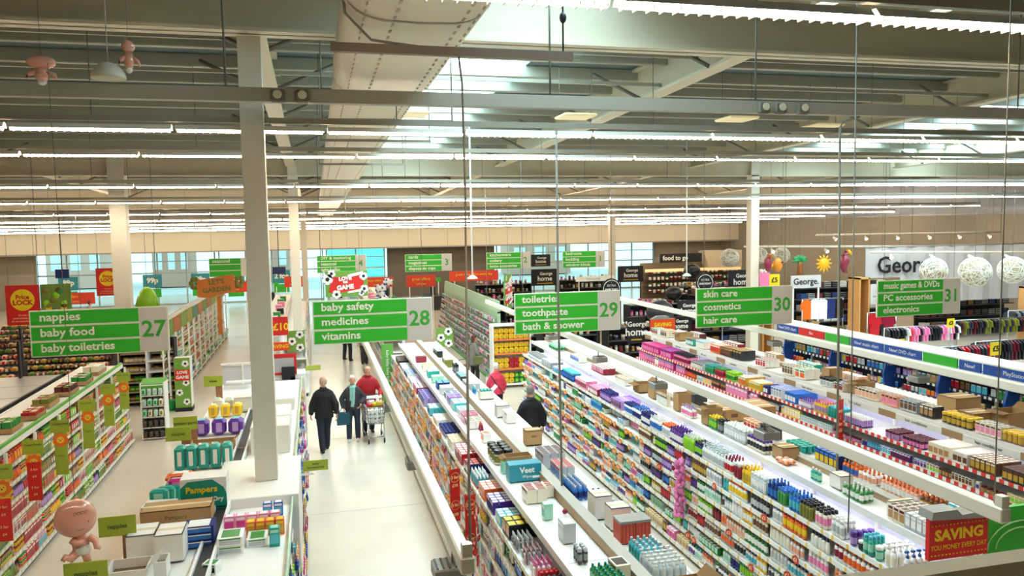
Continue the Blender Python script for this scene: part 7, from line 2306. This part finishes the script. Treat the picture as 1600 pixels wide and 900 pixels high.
    if bald < .5:
        loft(hb, [(hp(0, .045, -.06), .064, .05, sx), (hp(0, .03, -.01), .083, .08, sx), (hp(0, .02, .045), .086, .094, sx), (hp(0, .012, .09), .074, .088, sx), (hp(0, .01, .125), .045, .056, sx)], 0, 12)
        if hair_len:
            loft(hb, [(hp(0, .06, .04), .07, .05, sx), (hp(0, .075, -.06), .078, .045, sx), (hp(0, .08, -.06-hair_len), .07, .035, sx)], 0, 10)
    else:
        loft(hb, [(hp(0, .05, -.07), .06, .045, sx), (hp(0, .045, -.02), .081, .062, sx), (hp(0, .045, .03), .082, .062, sx), (hp(0, .05, .06), .06, .05, sx)], 0, 12)
    skin_over('hair', hb, hm, t, .01, 2)
    # jacket
    cm = mat('coat_'+coat, coat, .75, noise=.12, nscale=14, bump=.25)
    jb = MB()
    zl = hip.z-.08-coat_len
    w0 = .205 if not female else .19
    loft(jb, [((0, 0, zl), w0+.015, .155, X), ((0, 0, hip.z+.02), w0+.005, .152, X), (chest-Vector((0, 0, .12)), w0, .148, X), (chest+Vector((0, 0, .02)), sw+.008, .145, X), (chest+Vector((0, .0, .1)), sw+.012, .12, X), (chest+Vector((0, .005, .145)), sw*.82, .1, X), (chest+Vector((0, .01, .18)), sw*.55, .085, X), (neck+Vector((0, 0, .0)), .078, .08, X), (neck+Vector((0, .005, .035)), .075, .076, X)], 0, 16)
    for a, e, h, s in ((sl, el, hl, 1), (sr, er, hr, -1)):
        limb(jb, a+Vector((s*-.04, 0, -.05)), e, h-(h-e).normalized()*.02, (.085, .074, .058))
    skin_over(coat_name, jb, cm, t, .013, 3)
    # trousers
    tm = mat('trousers_'+trousers, trousers, .8, noise=.1, nscale=10)
    tb = MB()
    loft(tb, [(hip-Vector((0, 0, .1)), .165, .12, X), (hip, .168, .122, X), (hip+Vector((0, 0, .1)), .155, .115, X)], 0, 14)
    for a, kk, ft in ((hip+Vector((.09, 0, -.04)), kl, fl_), (hip+Vector((-.09, 0, -.04)), kr, fr_)):
        limb(tb, a, kk, ft+Vector((0, .01, .06)), (.102, .078, .066))
    skin_over('trousers', tb, tm, t, .013, 3)
    for ft in (fl_, fr_):
        sb = MB()
        toe = Vector(pose.get('toe', (0, -1, 0)))
        sd = toe.cross(Vector((0, 0, 1)))
        loft(sb, [(ft-toe*.075+Vector((0, 0, .045)), .03, .04, sd), (ft-toe*.05+Vector((0, 0, .05)), .04, .05, sd), (ft+toe*.04+Vector((0, 0, .042)), .042, .042, sd), (ft+toe*.13+Vector((0, 0, .03)), .045, .03, sd), (ft+toe*.185+Vector((0, 0, .025)), .03, .02, sd)], 0, 10)
        skin_over('shoe', sb, shoe, t, .01, 1)
    return t


STAND = dict(hl=(.27, -.03, .84), hr=(-.27, -.03, .84), fl=(.1, 0, 0), fr=(-.1, .02, 0))
WALK = dict(hl=(.28, -.12, .86), hr=(-.27, .1, .86), fl=(.08, .16, 0), fr=(-.07, -.18, 0), kl=(.09, .02, .5), kr=(-.08, -.14, .5))
# man in black walking away along the medicines aisle
t = person('man in a black jacket and dark jeans walking away down the aisle', (.1, 18.55, 0), PI+.15, 1.78, '141416', '1c2436', 'b9a99a', WALK, bald=1, coat_len=.06, look=.35)
# grey haired woman with a scarf
p = dict(hl=(.2, -.16, .98), hr=(-.24, -.08, .88), el=(.29, .06, 1.12), er=(-.29, .04, 1.12), fl=(.11, 0, 0), fr=(-.12, -.05, 0))
t = person('grey haired woman in a dark jacket and aqua scarf facing the camera', (.8, 19.3, 0), -.05, 1.64, '33343c', '2a3446', 'd8d0c6', p, True, .0, shoe=mat('shoe_white', 'd9d9d6', .5), look=.2)
SCARF = mat('scarf_aqua', '8fc6bf', .8, noise=.15, nscale=30)
sc = MB()
loft(sc, [((0, -.05, 1.5), .09, .08, (1, 0, 0)), ((0, -.05, 1.44), .1, .09, (1, 0, 0))], 0, 12)
loft(sc, [((.03, -.14, 1.46), .05, .02, (1, 0, 0)), ((.02, -.17, 1.25), .05, .015, (1, 0, 0)), ((.0, -.165, 1.02), .055, .012, (1, 0, 0)), ((-.02, -.16, .93), .06, .01, (1, 0, 0))], 0, 8)
loft(sc, [((-.03, -.14, 1.46), .045, .02, (1, 0, 0)), ((-.04, -.165, 1.25), .04, .014, (1, 0, 0)), ((-.05, -.16, 1.1), .045, .01, (1, 0, 0))], 0, 8)
skin_over('scarf', sc, SCARF, t, .012, 2)
bag = thing('shoulder_bag', 'teal cloth bag held at the side of the woman with the scarf', 'bag', (.55, 19.2, .44))
MB().prism([(-.15, 0), (.15, 0), (.16, .3), (-.16, .32)], 'y', -.05, .05).build('bag_body', mat('bag_teal', '1f5566', .7), bag)
MB().tube([(-.1, 0, .31), (-.02, 0, .42), (.03, 0, .42), (.1, 0, .31)], .01, 5).build('strap', DARK, bag)
# man in red with a trolley
p = dict(hl=(.26, -.42, 1.02), hr=(-.26, -.42, 1.02), el=(.33, -.08, 1.1), er=(-.33, -.08, 1.1), fl=(.1, .05, 0), fr=(-.11, -.12, 0), grip=(1, 0, 0))
person('man in a red jacket pushing a loaded trolley towards the camera', (1.2, 19.98, 0), .1, 1.75, 'b01c28', '1e2230', '4a3a30', p, bald=1, coat_len=.05, look=.4, lean=.15)


def trolley(x, y, rz):
    t = thing('shopping_trolley', 'loaded wire shopping trolley pushed by the man in red', 'trolley', (x, y, 0), rz)
    CH = mat('chrome_wire', 'b8bcc0', .25, metal=.9)
    n = 9
    # basket: narrow front, wide back, open top
    zb, zt = .48, .98
    fr = [(-.2, -.42), (.2, -.42)]
    bk = [(-.27, .38), (.27, .38)]

    def wall(p0, p1, q0, q1, nm, nv, nh):
        mb = MB()
        for i in range(nv+1):
            f = i/nv
            mb.tube([Vector(p0).lerp(Vector(p1), f), Vector(q0).lerp(Vector(q1), f)], .005, 4)
        for j in range(nh+1):
            f = j/nh
            mb.tube([Vector(p0).lerp(Vector(q0), f), Vector(p1).lerp(Vector(q1), f)], .006, 4)
        tag(mb.build(nm, CH, t), kind='stuff')
    wall((-.18, -.38, zb), (.18, -.38, zb), (-.21, -.45, zt-.08), (.21, -.45, zt-.08), 'front_wires', 8, 5)
    wall((-.18, -.38, zb), (-.24, .36, zb), (-.21, -.45, zt-.08), (-.27, .4, zt), 'side_wires', 14, 5)
    wall((.18, -.38, zb), (.24, .36, zb), (.21, -.45, zt-.08), (.27, .4, zt), 'side_wires', 14, 5)
    wall((-.24, .36, zb), (.24, .36, zb), (-.27, .4, zt), (.27, .4, zt), 'rear_wires', 8, 4)
    wall((-.18, -.38, zb), (.18, -.38, zb), (-.24, .36, zb), (.24, .36, zb), 'floor_wires', 8, 10)
    MB().tube([(-.27, .4, zt), (-.28, .5, 1.03), (.28, .5, 1.03), (.27, .4, zt)], .014, 6).build('handle', DARK, t)
    MB().tube([(-.22, .36, zb), (-.24, .44, .3), (-.22, .4, .16), (-.19, -.36, .16), (.19, -.36, .16), (.22, .4, .16), (.24, .44, .3), (.22, .36, zb)], .013, 6).build('base_frame', CH, t)
    MB().tube([(-.19, -.36, .16), (-.18, -.38, zb)], .011, 6).build('front_strut', CH, t)
    MB().tube([(.19, -.36, .16), (.18, -.38, zb)], .011, 6).build('front_strut', CH, t)
    for (wx, wy) in ((-.19, -.36), (.19, -.36), (-.22, .38), (.22, .38)):
        w = MB().lathe([(-.015, .062, .062, 0), (.015, .062, .062, 0)], 12).build('wheel', DARK, t, (wx, wy, .064))
        w.rotation_euler = (0, PI/2, 0)
        MB().box((wx, wy, .12), (.04, .03, .1)).build('castor', CH, t)
    return t


tr = trolley(1.3, 19.22, .06)
cx, cy = 1.3, 19.22
for r in range(3):
    for c in range(4):
        for s in range(2):
            o = MB().lathe([(0, .055, .055, 0), (.1, .055, .055, 0)], 10).lathe([(-.002, .022, .022, 1), (.0, .022, .022, 1)], 8).build('toilet_roll', [SIGN_WHITE, colmat('tan')], None, (cx-.16+c*.108, cy-.32+s*.1+.1, .55+r*.108))
            o.rotation_euler = (PI/2, 0, 0)
            tag(o, 'white toilet roll in the pack at the front of the loaded trolley', 'toilet roll', 'toilet rolls in the trolley')
carton(cx, cy-.02, .5, .38, .22, .35, 'brown carton inside the trolley behind the toilet rolls')
for i, (x, y, z, c, l) in enumerate(((-.1, .12, .8, 'red', 'red packet on top of the trolley load'), (.06, .08, .82, 'yellow', 'yellow packet on top of the trolley load'), (.14, -.1, .88, 'gold', 'gold packet at the side of the trolley load'), (-.05, .25, .86, 'white', 'white packet at the back of the trolley load'))):
    o = MB().lathe([(0, .08, .06, 0), (.03, .11, .08, 0), (.08, .1, .07, 0), (.1, .04, .03, 0)], 8).build('packet', colmat(c), None, (cx+x, cy+y, z))
    tag(o, l, 'packet')
tag(MB().box((0, 0, 0), (.42, .2, .02)).box((0, .02, .02), (.3, .14, .02), 0, rz=.2).build('newspaper', colmat('white'), None, (cx, cy+.3, 1.0)), 'folded white newspaper lying on the trolley handle end', 'newspaper')
# distant pair past the cross aisle
person('man in dark trousers standing beyond sign 28 with only his legs in view', (1.15, 31.4, 0), 2.6, 1.78, '2a2c34', '22242c', '5a4636', dict(STAND, fl=(.2, -.1, 0), fr=(-.18, .1, 0)))
person('person in a grey coat and dark trousers standing beside the green end panel', (1.75, 30.3, 0), 2.9, 1.72, '8a8478', '3a3430', '6a5646', dict(STAND, fl=(.07, 0, 0), fr=(-.07, .0, 0)), True, coat_len=.1)
# woman by the cards
p = dict(hl=(.2, -.3, 1.0), hr=(-.26, -.16, .86), fl=(.1, .03, 0), fr=(-.1, -.1, 0))
t = person('long haired woman in a grey coat carrying a basket beside the card rack', (5.0, 25.1, 0), 1.9, 1.66, '77736a', '2a2422', '5a2e20', p, True, coat_len=.16, hair_len=.16, coat_name='coat')
bk = thing('shopping_basket', 'brown wicker style basket carried by the woman at the card rack', 'basket', (4.6, 24.85, .5))
MB().lathe([(0, .17, .13, 0), (.03, .2, .15, 0), (.2, .23, .17, 0), (.22, .24, .18, 0)], 10).build('body', mat('basket_brown', '7a5638', .8, noise=.2, nscale=30), bk)
MB().tube([(-.2, 0, .22), (-.12, 0, .4), (.12, 0, .42), (.2, 0, .22)], .012, 6).build('handle', DARK, bk)
bg = thing('hand_bag', 'olive shoulder bag at the hip of the woman by the cards', 'bag', (5.1, 24.78, .72))
MB().box((0, 0, .14), (.3, .1, .28), bev=.03).build('bag_body', mat('bag_olive', '6b6a3a', .7), bg)
MB().tube([(-.1, 0, .27), (0, .0, .62), (.1, 0, .27)], .01, 5).build('strap', mat('bag_olive', '6b6a3a', .7), bg)
# pink and black shoppers in the toiletries aisle
p = dict(hl=(.24, -.2, .92), hr=(-.24, -.18, .9), fl=(.09, 0, 0), fr=(-.09, .05, 0))
t = person('white haired woman in a bright pink jacket seen from behind in the toiletries aisle', (4.62, 20.1, 0), PI-.15, 1.58, 'e8405e', '2c2c34', 'efe6dc', p, True, coat_len=.02)
MB().tube([(.16, .13, 1.4), (.05, .15, 1.2), (-.1, .15, 1.0), (-.2, .1, .85)], .013, 6).build('bag_strap', DARK, t)
p = dict(hl=(.27, -.16, .93), hr=(-.28, -.02, .84), fl=(.1, 0, 0), fr=(-.1, .06, 0))
person('grey haired man in a black jacket seen from behind in the toiletries aisle', (4.42, 15.95, 0), PI+.1, 1.79, '131519', '1d1d22', '8a8480', p, coat_len=-.02, bald=0)
bk = thing('shopping_basket', 'red plastic basket hanging from the hand of the man in black', 'basket', (4.13, 15.85, .5))
MB().lathe([(0, .16, .12, 0), (.03, .18, .14, 0), (.24, .22, .17, 0), (.26, .23, .18, 0)], 4).build('body', mat('basket_red', 'c8202a', .5), bk)
MB().tube([(-.16, 0, .26), (-.08, 0, .36), (.08, 0, .36), (.16, 0, .26)], .01, 5).build('handle', DARK, bk)
# distant shoppers near the entrance
person('distant man in a pale jacket pushing forward by the entrance glass', (-11.3, 44, 0), 2.2, 1.75, '9a9890', '3a3c46', '4a3a30', STAND)
person('distant person in dark clothes by the blue display beyond the garden sign', (-3.2, 47, 0), .4, 1.7, '2a2a30', '22242c', '2a2220', STAND)
place_stock()
# lettering becomes plain meshes
dg = bpy.context.evaluated_depsgraph_get()
for o in [o for o in SC.objects if o.type == 'FONT']:
    me = D2.meshes.new_from_object(o.evaluated_get(dg))
    n = D2.objects.new('lettering', me)
    COL.objects.link(n)
    n.parent = o.parent
    n.location = o.location
    n.rotation_euler = o.rotation_euler
    n.scale = o.scale
    D2.objects.remove(o)
